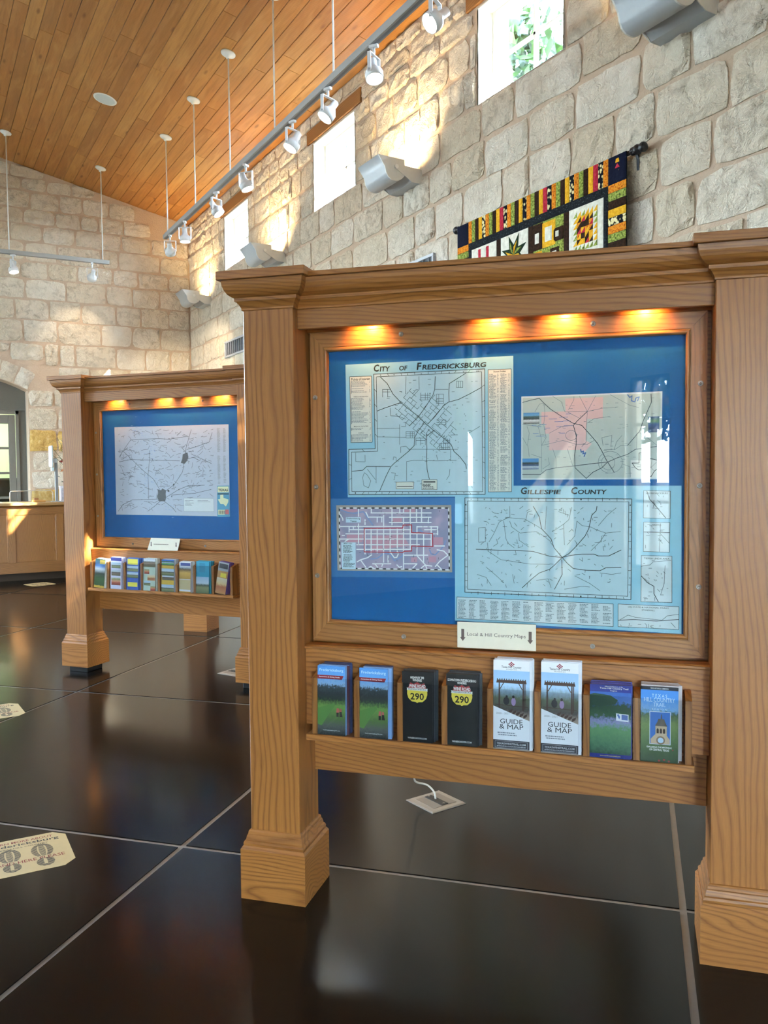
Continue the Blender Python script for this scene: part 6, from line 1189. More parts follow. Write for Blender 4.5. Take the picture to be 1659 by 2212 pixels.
MB().flat(S(MM('reg_txbox'))[::-1], P2).build('inset_ground', plain('#d9dcdb', 0.6), r_)
m = MB(); outline(m, MM('reg_tx'), 0.0018, P3)
tx = S(MM('reg_tx')); ctr = (tx[4][0]-0.022, tx[4][1]-0.022)
for q in (0, 3, 4, 6, 12): m.ribbon([ctr, tx[q]], 0.0006, P3)
m.build('texas_outline', INK, r_)
def photo_mat(name, stops, sc=7.0, amt=0.25):
    t = NT(name); tc = t.n('TexCoord').outputs['Generated']; sp_ = t.n('SeparateXYZ'); t.l(tc, sp_.inputs[0])
    n = t.noise(t.vmath('MULTIPLY', tc, (1.0, 1.0, 1.7)), sc, 5.0, 0.65)
    z = t.math('ADD', sp_.outputs[2], t.math('MULTIPLY', t.math('SUBTRACT', n, 0.5), amt))
    return t.set(t.ramp(z, stops), 0.45)
PH = [photo_mat('print_cliff', [(0.0, '#3d3f42'), (0.3, '#d9dde0'), (0.42, '#26343a'), (0.65, '#3a5a5e'), (0.75, '#5f9fd0'), (1.0, '#3b7fc0')], 12, 0.35),
      photo_mat('print_lake', [(0.0, '#2a4a7c'), (0.25, '#b9c4d6'), (0.35, '#30507f'), (0.6, '#27382f'), (0.7, '#4a8cc8'), (1.0, '#3f86c6')], 10, 0.12),
      photo_mat('print_river', [(0.0, '#30456f'), (0.5, '#3b5a97'), (0.7, '#5d8b6a'), (1.0, '#37588f')], 10, 0.3)]
for i, p in enumerate(MM('reg_photos')): MB().flat(S(p)[::-1], P3).build('printed_photo', PH[i], r_)
# --- town street map on its film
f = sheet('street_map', MM('fb_film'), plain('#2c72b4', 0.35), 'purple and grey downtown street map with a red route, lower left', 'map', GM, K1LOC, K1ROT)
MB().flat(S(MM('fb_sheet'))[::-1], P1).build('margin', plain('#a79f9b', 0.6), f)
def town_mat():
    t = NT('town_tint'); n = t.noise(t.obj(), 16.0, 2.0)
    return t.set(t.ramp(n, [(0.35, '#8d8fb0'), (0.5, '#9a94b4'), (0.65, '#b3a0bb')]), 0.6)
MB().flat(S(MM('fb_area'))[::-1], P2).build('map_ground', town_mat(), f)
m = MB()
for p in MM('fb_pinks'): m.flat(S(p)[::-1], P2-0.0001)
m.build('blocks', plain('#c592a8', 0.6), f)
m = MB()
for l in MM('fb_creek'): m.ribbon(S(l), 0.0042, P3)
m.build('creek', plain('#7f97cc', 0.6), f)
m = MB()
for l in MM('fb_st'): m.ribbon(S(l), 0.0038, P3-0.0001)
m.build('streets', plain('#eef0f4', 0.6), f)
m = MB(); outline(m, MM('fb_red'), 0.0034, P3-0.0002); m.build('route', INKR, f, label='red walking district line')
m = MB(); m2 = MB(); ar = S(MM('fb_area'))
for e in range(4):
    p, q = ar[e], ar[(e+1) % 4]; n = 30 if e % 2 == 0 else 18
    for i in range(n):
        a_, b_ = i/n, (i+1)/n
        (m if i % 2 else m2).ribbon([(p[0]+(q[0]-p[0])*a_, p[1]+(q[1]-p[1])*a_), (p[0]+(q[0]-p[0])*b_, p[1]+(q[1]-p[1])*b_)], 0.0042, P3-0.0002)
m.build('border_black', INK, f); m2.build('border_white', plain('#e6e6ea', 0.6), f)
m = MB().flat(S(MM('fb_title'))[::-1], P3-0.0003).flat(S(MM('fb_leg'))[::-1], P3-0.0003); m.build('key_ground', plain('#c4dcec', 0.6), f)
b = boxof(MM('fb_title')); m = MB()
put_text(m, 'Fredericksburg', b[0]+0.003, b[1]-0.003, b[2]+0.0105, b[3]-0.002, P3-0.0005, 0.02)
put_text(m, 'Texas', b[0]+0.016, b[1]-0.016, b[2]+0.002, b[2]+0.0085, P3-0.0005, 0.02)
b = boxof(MM('fb_leg')); put_text(m, 'MAP KEY', b[0]+0.010, b[1]-0.012, b[3]-0.0065, b[3]-0.002, P3-0.0005, 0.01)
m.build('title', INK2, f)
m = MB(); greek(m, b[0]+0.007, b[1]-0.003, b[2]+0.003, b[3]-0.008, 0.0042, P3-0.0005, 77, 0.5)
st_ = boxof(MM('fb_area'))
for _ in range(60):
    x, z = rg.uniform(st_[0]+0.06, st_[1]-0.02), rg.uniform(st_[2]+0.02, st_[3]-0.01)
    if rg.random() < 0.5: m.rect(x, x+0.007, z, z+0.0012, P3-0.0004)
    else: m.rect(x, x+0.0012, z, z+0.007, P3-0.0004)
m.build('small_print', INK2, f)
# --- road map in the left kiosk
k2 = sheet('road_map', MM('k2_sheet'), plain('#c4c9da', 0.6), 'single large Texas road map in the left kiosk', 'map', None, K2LOC, K2ROT)
m = MB()
for l in MM('k2_min'): m.ribbon(S(l), 0.0024, P1)
m.build('minor_roads', plain('#6f6c7c', 0.7, vary=0.0), k2)
m = MB()
for l in MM('k2_maj'): m.ribbon(S(l), 0.0030, P2)
m.build('main_roads', plain('#5c5f6e', 0.7, vary=0.0), k2)
m = MB()
for l in MM('k2_city'): m.flat(S(l)[::-1], P2)
m.build('city_area', plain('#6f7076', 0.7), k2, label='grey city area')
m = MB()
for x, z, r0 in MM('k2_towns'):
    rr = r0*0.00050; cx_, cz_ = x*1e-4, z*1e-4
    m.flat([(cx_+rr*math.cos(t_)*rg.uniform(0.7, 1.2), cz_+rr*math.sin(t_)*rg.uniform(0.7, 1.2)) for t_ in [i*math.pi/4 for i in range(8)]], P3)
m.build('towns', plain('#55575f', 0.7), k2)
m = MB()
for (cx_, cz_, n) in ((-0.26, 1.77, 18), (-0.17, 1.62, 16), (-0.20, 1.41, 14), (0.0, 1.2, 10)):
    for _ in range(n):
        x, z = cx_+rg.gauss(0, 0.03), cz_+rg.gauss(0, 0.03); m.rect(x, x+rg.uniform(0.006, 0.02), z, z+0.002, P2)
m.build('lakes', plain('#8fa6d8', 0.7), k2)
m = MB()
for q in MM('k2_index'):
    b = boxof(q); greek(m, b[0], b[1], b[2], b[3], 0.005, P1, int(abs(b[0])*1e4), 0.6)
b = boxof(MM('k2_legend')); MB().rect(b[0], b[1], b[2], b[3], P3).build('legend_ground', plain('#e2e5ea', 0.6), k2)
greek(m, b[0]+0.01, b[0]+0.09, b[2]+0.02, b[3]-0.01, 0.009, P3-0.0002, 5, 0.4); greek(m, b[0]+0.12, b[1]-0.02, b[2]+0.06, b[3]-0.01, 0.009, P3-0.0002, 6, 0.4)
m.build('small_print', plain('#9a9ca6', 0.7), k2)
m = MB(); outline(m, MM('k2_legend'), 0.0014, P3-0.0002); m.build('legend_border', INK3, k2)
MB().flat(S(MM('k2_card'))[::-1], P2).build('title_card', plain('#5aa0c4', 0.6), k2)
m = MB().flat(S(MM('k2_card_top'))[::-1], P3).flat(S(MM('k2_card_tx'))[::-1], P3).flat(S(MM('k2_card_bar'))[::-1], P3)
m.build('card_pale', plain('#e9e8bf', 0.6), k2)
MB().flat(S(MM('k2_card_red'))[::-1], P3).build('card_red', plain('#d06a6a', 0.6), k2)
b = boxof(MM('k2_card_top')); m = MB(); put_text(m, 'TEXAS', b[0]+0.006, b[1]-0.006, b[2]+0.008, b[2]+0.026, P3-0.0003, 0.03)
m.rect(b[0], b[1], b[2]-0.014, b[2]-0.007, P3)
b = boxof(MM('k2_card_bar'))
for i in range(9): m.rect(b[0]+0.004+i*0.0062, b[0]+0.006+i*0.0062+0.001*(i % 3), b[2]+0.005, b[3]-0.005, P3-0.0003)
m.build('title', INK, k2)

# ---------------- small signs on the frames
SIGN = plain('#e9e4d0', 0.5)
s = thing('paper_sign', 'cream sign reading Local & Hill Country Maps on the near kiosk frame', 'sign', K1LOC, K1ROT)
MB().bbox(-0.132, 0.132, 0.0205, 0.0235, 0.9, 0.988, 0.0008).build('plate', SIGN, s)
m = MB(); put_text(m, 'Local & Hill Country Maps', -0.098, 0.098, 0.938, 0.9535, 0.0200, 0.0); m.build('lettering', plain('#5b544c', 0.7), s)
for x in (-0.113, 0.113): MB().flat([(x-0.005, 0.964), (x+0.005, 0.964), (x+0.005, 0.936), (x+0.0095, 0.936), (x, 0.923), (x-0.0095, 0.936), (x-0.005, 0.936)], 0.0200).build('arrow', plain('#6f5f58', 0.7), s)
s = thing('paper_sign', 'tilted cream sign propped on the left kiosk frame', 'sign', K2LOC, K2ROT)
pl = [(-0.148, 0.8896), (0.115, 0.8898), (0.141, 0.978), (-0.113, 0.979)]
MB().prism(pl, -0.0285, -0.0255, 'y').build('plate', SIGN, s)
m = MB(); greek(m, -0.09, 0.09, 0.925, 0.941, 0.010, -0.0290, 3, 0.6); m.build('lettering', plain('#85796a', 0.7), s)
for x in (-0.112, 0.105): MB().flat([(x-0.004, 0.950), (x+0.004, 0.950), (x+0.004, 0.928), (x+0.008, 0.928), (x, 0.916), (x-0.008, 0.928), (x-0.004, 0.928)], -0.0290).build('arrow', plain('#6f5f58', 0.7), s)

# ================================================================== LEAFLETS
def ptext(par, name, items, col, y=-0.0006):
    m = MB()
    for it in items: put_text(m, it[0], it[1], it[2], it[3], it[4], y, it[5] if len(it) > 5 else 0.0)
    return m.build(name, plain(col, 0.6, vary=0.0), par)
def cwords(s, w, frac, zc_, h, bold=0.01): return (s, w*(0.5-frac/2), w*(0.5+frac/2), zc_-h/2, zc_+h/2, bold)
def shape(par, name, polys, col, y=-0.0004):
    m = MB()
    for p in polys: m.flat(p, y)
    return m.build(name, plain(col, 0.55, vary=0.0), par)
def pic(par, name, x0, x1, z0, z1, mat, y=-0.0003): return MB().rect(x0, x1, z0, z1, y).build(name, mat, par)

VINE = photo_mat('print_vineyard', [(0.0, '#2c3034'), (0.13, '#59605a'), (0.24, '#55743f'), (0.42, '#6f9a48'), (0.52, '#2f3b33'), (0.60, '#2a3235'), (0.70, '#3d4a4e'), (0.74, '#8fb9e2'), (0.85, '#5f9fe0'), (1.0, '#4f95de')], 16.0, 0.24)
PERG = photo_mat('print_terrace', [(0.0, '#b7a99a'), (0.35, '#a39587'), (0.45, '#4a4442'), (0.58, '#5c6a52'), (0.66, '#86a2b8'), (0.72, '#a9cdee'), (1.0, '#93c0ec')], 14.0, 0.12)
MEAD = photo_mat('print_meadow', [(0.0, '#1f4a3a'), (0.2, '#4b7d5a'), (0.4, '#5f9560'), (0.5, '#8d8fc4'), (0.58, '#2c5a34'), (0.72, '#1d4730'), (0.78, '#2a66b8'), (1.0, '#2250a8')], 15.0, 0.3)
HILLS = photo_mat('print_hills', [(0.0, '#2f4a2c'), (0.25, '#4c6b38'), (0.5, '#6f8a44'), (0.63, '#41603a'), (0.70, '#6fa6dc'), (0.82, '#3f8fe0'), (1.0, '#3a86dc')], 14.0, 0.24)

def c_guide(o, w, h):
    pic(o, 'cover_photo', 0, w, 0, h, VINE)
    ptext(o, 'cover_title', [cwords('Fredericksburg', w, 0.86, h*0.935, 0.0125, 0.015)], '#bfe3f2')
    ptext(o, 'cover_url', [cwords('VisitFredericksburgTX.com', w, 0.62, h*0.065, 0.005)], '#dfe3e6')
    m = MB(); greek(m, w*0.1, w*0.85, h*0.885, h*0.895, 0.004, -0.0005, 3, 0.7); m.build('cover_subtitle', plain('#bfe3f2', 0.6), o)
    shape(o, 'banner', [[(0, h*0.81), (w*0.88, h*0.81), (w*0.94, h*0.865), (0, h*0.865)]], '#8c1f2f')
    ptext(o, 'banner_words', [('Attractions & Dining Guide', w*0.05, w*0.80, h*0.827, h*0.850, 0.015)], '#f1e6e6')
    shape(o, 'vine_row', [[(0, h*0.15), (w*0.15, h*0.13), (w*0.45, h*0.33), (w*0.62, h*0.42), (w*0.62, h*0.46), (w*0.4, h*0.44), (0, h*0.38)]], '#5c8c42')
    shape(o, 'strolling_couple', [[(w*0.68, h*0.27), (w*0.70, h*0.27), (w*0.76, h*0.27), (w*0.76, h*0.34), (w*0.68, h*0.34)], [(w*0.79, h*0.27), (w*0.90, h*0.27), (w*0.86, h*0.36), (w*0.80, h*0.36)]], '#2c2526', -0.0005)
    shape(o, 'couple_shirts', [[(w*0.67, h*0.33), (w*0.78, h*0.33), (w*0.77, h*0.395), (w*0.69, h*0.395)], [(w*0.79, h*0.345), (w*0.87, h*0.345), (w*0.86, h*0.39), (w*0.80, h*0.39)]], '#c0635a', -0.0006)
def c_wine(line):
    def f(o, w, h):
        pic(o, 'cover_ground', 0, w, 0, h, plain('#060a10', 0.35))
        ptext(o, 'cover_title', [cwords(line, w, 0.44 if len(line) < 14 else 0.90, h*0.915, 0.0085, 0.012), cwords('WINERIES', w, 0.30, h*0.877, 0.0075, 0.012)], '#e9e9e6')
        cx, cz = w*0.5, h*0.68
        shape(o, 'shield_crown', [[(cx-0.031, cz+0.020), (cx-0.024, cz+0.038), (cx-0.012, cz+0.034), (cx, cz+0.040), (cx+0.012, cz+0.034), (cx+0.024, cz+0.038), (cx+0.031, cz+0.020)]], '#a63236')
        shape(o, 'shield', [[(cx-0.034, cz+0.012), (cx+0.034, cz+0.012), (cx+0.0345, cz), (cx+0.030, cz-0.014), (cx+0.018, cz-0.025), (cx+0.005, cz-0.026), (cx, cz-0.029), (cx-0.005, cz-0.026), (cx-0.018, cz-0.025), (cx-0.030, cz-0.014), (cx-0.0345, cz)]], '#e9d24a', -0.0005)
        shape(o, 'shield_band', [[(cx-0.036, cz+0.012), (cx+0.036, cz+0.012), (cx+0.034, cz+0.016), (cx+0.036, cz+0.020), (cx-0.036, cz+0.020), (cx-0.034, cz+0.016)]], '#e6e6e2', -0.0006)
        ptext(o, 'shield_road', [('WINE ROAD', cx-0.028, cx+0.028, cz+0.0215, cz+0.0325, 0.02)], '#f4f2ee', -0.0007)
        ptext(o, 'shield_number', [('290', cx-0.023, cx+0.023, cz-0.019, cz+0.004, 0.02)], '#17130c', -0.0008)
        ptext(o, 'band_words', [('FREDERICKSBURG', cx-0.030, cx+0.030, cz+0.0138, cz+0.0182, 0.01)], '#2b2622', -0.0008)
        ptext(o, 'cover_url', [cwords('WINEROAD290.COM', w, 0.62, h*0.055, 0.006, 0.01)], '#dfe2e4')
    return f
def c_map(o, w, h):
    pic(o, 'cover_photo', 0, w, 0, h, PERG)
    shape(o, 'header', [[(0, h*0.885), (w, h*0.885), (w, h), (0, h)]], '#eef0f3')
    ptext(o, 'header_words', [cwords('Texas Hill Country', w, 0.55, h*0.922, 0.009, 0.015)], '#3b3f52')
    ptext(o, 'header_small', [cwords('W I N E R I E S', w, 0.30, h*0.900, 0.0042)], '#70758a')
    dm = []
    for i in range(3):
        for j in range(3):
            cx, cz = w*0.5+(i-j)*0.0036, h*0.957+(i+j-2)*0.0030; dm.append([(cx-0.0030, cz), (cx, cz-0.0025), (cx+0.0030, cz), (cx, cz+0.0025)])
    shape(o, 'logo', dm, '#9c2f44', -0.0006)
    D = []
    zt = h*0.745
    D.append([(w*0.08, zt), (w*0.92, zt), (w*0.90, zt+0.010), (w*0.10, zt+0.010)])
    for i in range(13): x = w*(0.10+0.064*i); D.append([(x, zt+0.010), (x+0.003, zt+0.010), (x+0.003, zt+0.014), (x, zt+0.014)])
    for x in (0.14, 0.80): D.append([(w*x, h*0.44), (w*x+0.006, h*0.44), (w*x+0.005, zt), (w*x+0.001, zt)])
    D.append([(w*0.86, h*0.46), (w*0.86+0.003, h*0.46), (w*0.86+0.003, zt), (w*0.86, zt)])
    for a, b in ((0.17, 0.27), (0.79, 0.69)): D.append([(w*a, zt-0.020), (w*b, zt), (w*b+0.003, zt), (w*a+0.003, zt-0.020)])
    for i in range(5): x = w*(0.42+0.1*i); D.append([(x, h*(0.40-0.012*i)), (x+0.012, h*(0.43-0.012*i)), (x+0.014, h*(0.46-0.012*i)), (x+0.002, h*(0.44-0.012*i))])
    D.append([(w*0.05, h*0.505), (w*0.95, h*0.49), (w*0.95, h*0.483), (w*0.05, h*0.498)])
    shape(o, 'pergola', D, '#4a332c', -0.0004)
    ring = lambda cx, cz, a, b: [(cx+a*math.cos(t_*math.pi/6), cz+b*math.sin(t_*math.pi/6)) for t_ in range(12)]
    shape(o, 'seated_guest_dark', [ring(w*0.36, h*0.545, w*0.085, h*0.045), ring(w*0.37, h*0.595, w*0.03, h*0.014)], '#26262b', -0.0005)
    shape(o, 'seated_guest_purple', [ring(w*0.56, h*0.54, w*0.065, h*0.045)], '#9a83ae', -0.0006)
    shape(o, 'seated_guest_hair', [ring(w*0.555, h*0.595, w*0.035, h*0.017)], '#1f1a1b', -0.0007)
    shape(o, 'white_panel', [[(0, h*0.105), (w, h*0.105), (w, h*0.335), (0, h*0.485)]], '#e9edf3', -0.0007)
    ptext(o, 'year', [('2020 - 2021', w*0.08, w*0.44, h*0.395, h*0.415)], '#80878f', -0.0009)
    ptext(o, 'guide_words', [cwords('GUIDE', w, 0.62, h*0.318, 0.0155, 0.0), cwords('& MAP', w, 0.66, h*0.258, 0.0155, 0.0)], '#262a33', -0.0009)
    m = MB(); greek(m, w*0.12, w*0.92, h*0.135, h*0.205, 0.0068, -0.0009, 8, 0.5); m.build('quote', plain('#7f8894', 0.6), o)
    shape(o, 'footer', [[(0, 0.003), (w, 0.003), (w, h*0.105), (0, h*0.105)]], '#3e3f46', -0.0007)
    fr_ = MB().ribbon([(w*0.05, h*0.018), (w*0.95, h*0.018), (w*0.95, h*0.092), (w*0.05, h*0.092), (w*0.05, h*0.018)], 0.0009, -0.0009); fr_.build('footer_frame', plain('#b9bcc4', 0.6), o)
    ptext(o, 'footer_words', [cwords('TEXASWINETRAIL.COM', w, 0.80, h*0.066, 0.0062), cwords('#TEXASHILLCOUNTRYWINERIES', w, 0.80, h*0.036, 0.0042)], '#cfd2d8', -0.0009)
def c_trail(o, w, h):
    pic(o, 'cover_photo', 0, w, 0, h, MEAD)
    shape(o, 'header', [[(0, h*0.905), (w, h*0.905), (w, h), (0, h)]], '#1c2c86')
    shape(o, 'footer', [[(0, 0), (w, 0), (w, h*0.055), (0, h*0.055)]], '#1c2c86')
    ptext(o, 'header_words', [('Official Publication of the', w*0.36, w*0.80, h*0.972, h*0.988), ('Texas Hill Country Trail', w*0.24, w*0.93, h*0.938, h*0.967, 0.015), ('Region', w*0.50, w*0.66, h*0.912, h*0.932)], '#e8e6d8')
    ptext(o, 'footer_words', [cwords('www.txhillcountrytrail.com', w, 0.5, h*0.028, 0.005)], '#e9cf6a')
    shape(o, 'logo_box', [[(w*0.64, h*0.52), (w*0.94, h*0.51), (w*0.94, h*0.61), (w*0.64, h*0.62)]], '#e4ebf2')
    shape(o, 'logo', [[(w*0.77, h*0.535), (w*0.92, h*0.53), (w*0.92, h*0.60), (w*0.77, h*0.605)], [(w*0.66, h*0.60), (w*0.70, h*0.61), (w*0.735, h*0.575), (w*0.72, h*0.54), (w*0.69, h*0.565)]], '#5874b8', -0.0005)
    shape(o, 'oak_shade', [[(0, h*0.72), (w*0.25, h*0.70), (w*0.62, h*0.74), (w*0.68, h*0.80), (w*0.5, h*0.86), (w*0.1, h*0.88), (0, h*0.86)]], '#1e4632', -0.0004)
def c_tower(o, w, h):
    pic(o, 'cover_photo', 0, w, 0, h, HILLS)
    shape(o, 'header', [[(0, h*0.955), (w, h*0.955), (w, h), (0, h)]], '#0d0f22')
    ptext(o, 'header_words', [cwords('TEXAS HISTORICAL COMMISSION', w, 0.48, h*0.976, 0.0042)], '#e3e6ea')
    ptext(o, 'cover_title', [cwords('T E X A S', w, 0.40, h*0.880, 0.010), cwords('HILL COUNTRY', w, 0.82, h*0.825, 0.0135), cwords('TRAIL', w, 0.32, h*0.762, 0.0120), cwords('R E G I O N', w, 0.40, h*0.700, 0.005)], '#bfe0f6', -0.0005)
    x0, x1, z0, z1 = w*0.24, w*0.80, h*0.235, h*0.67
    shape(o, 'picture_border', [[(x0, z0), (x1, z0), (x1, z1), (x0, z1)]], '#e6eef4', -0.0005)
    e = 0.0015
    shape(o, 'picture_sky', [[(x0+e, z0+e), (x1-e, z0+e), (x1-e, z1-e), (x0+e, z1-e)]], '#2f6ec2', -0.0006)
    X = lambda f_: x0+(x1-x0)*f_; Z = lambda f_: z0+(z1-z0)*f_
    shape(o, 'tower', [[(X(0.28), Z(0.30)), (X(0.82), Z(0.30)), (X(0.82), Z(0.56)), (X(0.28), Z(0.56))], [(X(0.06), Z(0.02)), (X(0.96), Z(0.02)), (X(0.96), Z(0.16)), (X(0.80), Z(0.30)), (X(0.26), Z(0.30)), (X(0.06), Z(0.16))]], '#cbb393', -0.0007)
    shape(o, 'tower_roof', [[(X(0.26), Z(0.56)), (X(0.84), Z(0.56)), (X(0.72), Z(0.72)), (X(0.70), Z(0.78)), (X(0.60), Z(0.78)), (X(0.58), Z(0.92)), (X(0.545), Z(0.92)), (X(0.53), Z(0.78)), (X(0.42), Z(0.78)), (X(0.38), Z(0.70))]], '#5c5548', -0.0008)
    A = []
    for i in range(3): a = 0.34+0.15*i; A.append([(X(a), Z(0.34)), (X(a+0.10), Z(0.34)), (X(a+0.10), Z(0.46)), (X(a+0.05), Z(0.50)), (X(a), Z(0.46))])
    shape(o, 'tower_openings', A, '#3a2a22', -0.0009)
    ring = lambda cx, cz, a, b: [(cx+a*math.cos(t_*math.pi/8), cz+b*math.sin(t_*math.pi/8)) for t_ in range(16)]
    shape(o, 'clock_arch', [ring(X(0.53), Z(0.13), 0.013, 0.013)], '#8d765c', -0.0009)
    shape(o, 'clock_face', [ring(X(0.53), Z(0.13), 0.0085, 0.0085)], '#bcd8ec', -0.0011)
    ptext(o, 'caption', [cwords('EXPLORING THE MYSTIQUE', w, 0.66, h*0.195, 0.0062, 0.02), cwords('OF CENTRAL TEXAS', w, 0.52, h*0.162, 0.0062, 0.02)], '#f2f2ee', -0.0005)
    shape(o, 'poppies', [ring(w*(0.50+0.13*i), h*(0.02+0.015*(i % 2)), 0.0035, 0.0028) for i in range(3)] + [ring(w*0.86, h*0.17, 0.002, 0.0018)], '#b4383a', -0.0005)

EDGE = plain('#d9dde4', 0.6)
def stack(kloc, krot, x0, w, h, n, t, cover, mats, lab, group, shelf=0.6012, yfront=-0.0955, tilt=0.0, cat='leaflet', step=0.6, seed=0, depth=None):
    """n leaflets standing in one slot of a rack; the front one carries the printed cover"""
    rk = random.Random(seed)
    Mk = Matrix.Translation(kloc) @ Matrix.Rotation(krot, 4, 'Z')
    slot = min(-0.6055+0.151*j-0.0095 for j in range(1, 9) if -0.6055+0.151*j > x0+0.05)     # next divider
    room = max(0.0, slot-0.001-x0-w*math.cos(tilt)-h*math.sin(tilt))
    for i in range(n):
        dx = rk.uniform(0.0, min(0.012, room)) if i else 0.0
        hh = h + (rk.uniform(-0.001, 0.003) if i else 0)
        m = MB().bbox(0, w, 0, t, 0, hh, 0.0006)
        o = m.build('leaflet', mats[min(i, len(mats)-1)])
        o.matrix_world = Mk @ Matrix.Translation((x0+dx, yfront+0.0005+i*(t+0.0004), shelf+w*math.sin(tilt))) @ Matrix.Rotation(tilt, 4, 'Y') @ Matrix.Rotation(R(-1.6), 4, 'X')
        tag(o, lab[0] if i == 0 else lab[1], cat, group)
        if i == 0 and cover: cover(o, w, hh)
C_BLUE = plain('#7fa6d6', 0.4); C_NAVY = plain('#0a0f16', 0.4); C_WHITE = plain('#e2e7ef', 0.45); C_DARKB = plain('#4b53a8', 0.4); C_TAN = plain('#c9c4c6', 0.5)
GR = 'leaflets in the near kiosk rack'
stack(K1LOC, K1ROT, -0.596, 0.100, 0.236, 9, 0.0062, c_guide, [C_BLUE, C_BLUE, plain('#5d3540', 0.45), C_BLUE, plain('#3f4f7c', 0.4)], ('blue visitor guide with vineyard photo, far left slot of the near rack', 'visitor guide stacked behind the front one in the far left slot'), GR, seed=1)
stack(K1LOC, K1ROT, -0.446, 0.100, 0.236, 8, 0.0062, c_guide, [C_BLUE, C_BLUE, plain('#5d3540', 0.45), C_BLUE, plain('#3f4f7c', 0.4)], ('blue visitor guide with vineyard photo, second slot from the left of the near rack', 'visitor guide stacked behind the front one in the second slot'), GR, seed=2)
stack(K1LOC, K1ROT, -0.297, 0.104, 0.234, 9, 0.0048, c_wine('HIGHWAY 290'), [C_NAVY, C_NAVY, plain('#3a4148', 0.4)], ('black wine road 290 leaflet headed Highway 290 Wineries', 'black leaflet stacked behind the Highway 290 Wineries one'), GR, seed=3)
stack(K1LOC, K1ROT, -0.147, 0.104, 0.234, 9, 0.0048, c_wine('DOWNTOWN FREDERICKSBURG'), [C_NAVY, C_NAVY, plain('#3a4148', 0.4)], ('black wine road 290 leaflet headed Downtown Fredericksburg Wineries', 'black leaflet stacked behind the Downtown Wineries one'), GR, seed=4)
stack(K1LOC, K1ROT, 0.008, 0.116, 0.288, 9, 0.0048, c_map, [C_WHITE], ('white Guide & Map leaflet with pergola, left one of the pair', 'leaflet stacked behind the left Guide & Map'), GR, seed=5)
stack(K1LOC, K1ROT, 0.160, 0.116, 0.290, 8, 0.0050, c_map, [C_WHITE], ('white Guide & Map leaflet with pergola, right one of the pair', 'leaflet stacked behind the right Guide & Map'), GR, seed=6)
stack(K1LOC, K1ROT, 0.311, 0.124, 0.228, 9, 0.0060, c_trail, [C_DARKB], ('dark blue Hill Country Trail leaflet with a green meadow', 'purple backed leaflet behind the meadow one'), GR, seed=7)
stack(K1LOC, K1ROT, 0.463, 0.110, 0.232, 9, 0.0060, c_tower, [C_TAN], ('Hill Country Trail leaflet with a clock tower, far right slot', 'leaflet stacked behind the clock tower one'), GR, seed=8)

# leaflets of the left kiosk: simpler covers
def c_panels(ground, items):
    def f(o, w, h):
        pic(o, 'cover_ground', 0, w, 0, h, plain(ground, 0.5))
        for k, (x0, x1, z0, z1, mat) in enumerate(items):
            MB().rect(w*x0, w*x1, h*z0, h*z1, -0.0006-0.0001*k).build('cover_picture', plain(mat, 0.5) if isinstance(mat, str) else mat, o)
    return f
FIELD = photo_mat('print_field', [(0.0, '#5d6b48'), (0.35, '#8a8f63'), (0.5, '#3f4a3a'), (0.62, '#c2d3dd'), (1.0, '#9fc0dc')], 8, 0.2)
ROCK = photo_mat('print_rock', [(0.0, '#6a6a4a'), (0.4, '#7d6a58'), (0.6, '#4c4a3c'), (0.75, '#c9d2d8'), (1.0, '#a9bccb')], 8, 0.3)
RED = photo_mat('print_dancer', [(0.0, '#7f3a2c'), (0.35, '#b4543a'), (0.55, '#d99a70'), (0.8, '#88925f'), (1.0, '#c9d0bc')], 9, 0.5)
TREES = photo_mat('print_courthouse', [(0.0, '#d8b03a'), (0.07, '#d8b03a'), (0.08, '#3f5a2c'), (0.3, '#4a6a3a'), (0.5, '#2f3f33'), (0.65, '#c9d3d8'), (0.75, '#4c82c2'), (1.0, '#2f5f3a')], 12, 0.12)
GOLD = photo_mat('print_sunflower', [(0.0, '#b08a3c'), (0.5, '#d9ae52'), (0.8, '#5a4630'), (1.0, '#c9d8e6')], 10, 0.5)
VINT = photo_mat('print_vintage', [(0.0, '#c08a5a'), (0.4, '#b06a48'), (0.6, '#d9c08a'), (1.0, '#cfc8b4')], 9, 0.5)
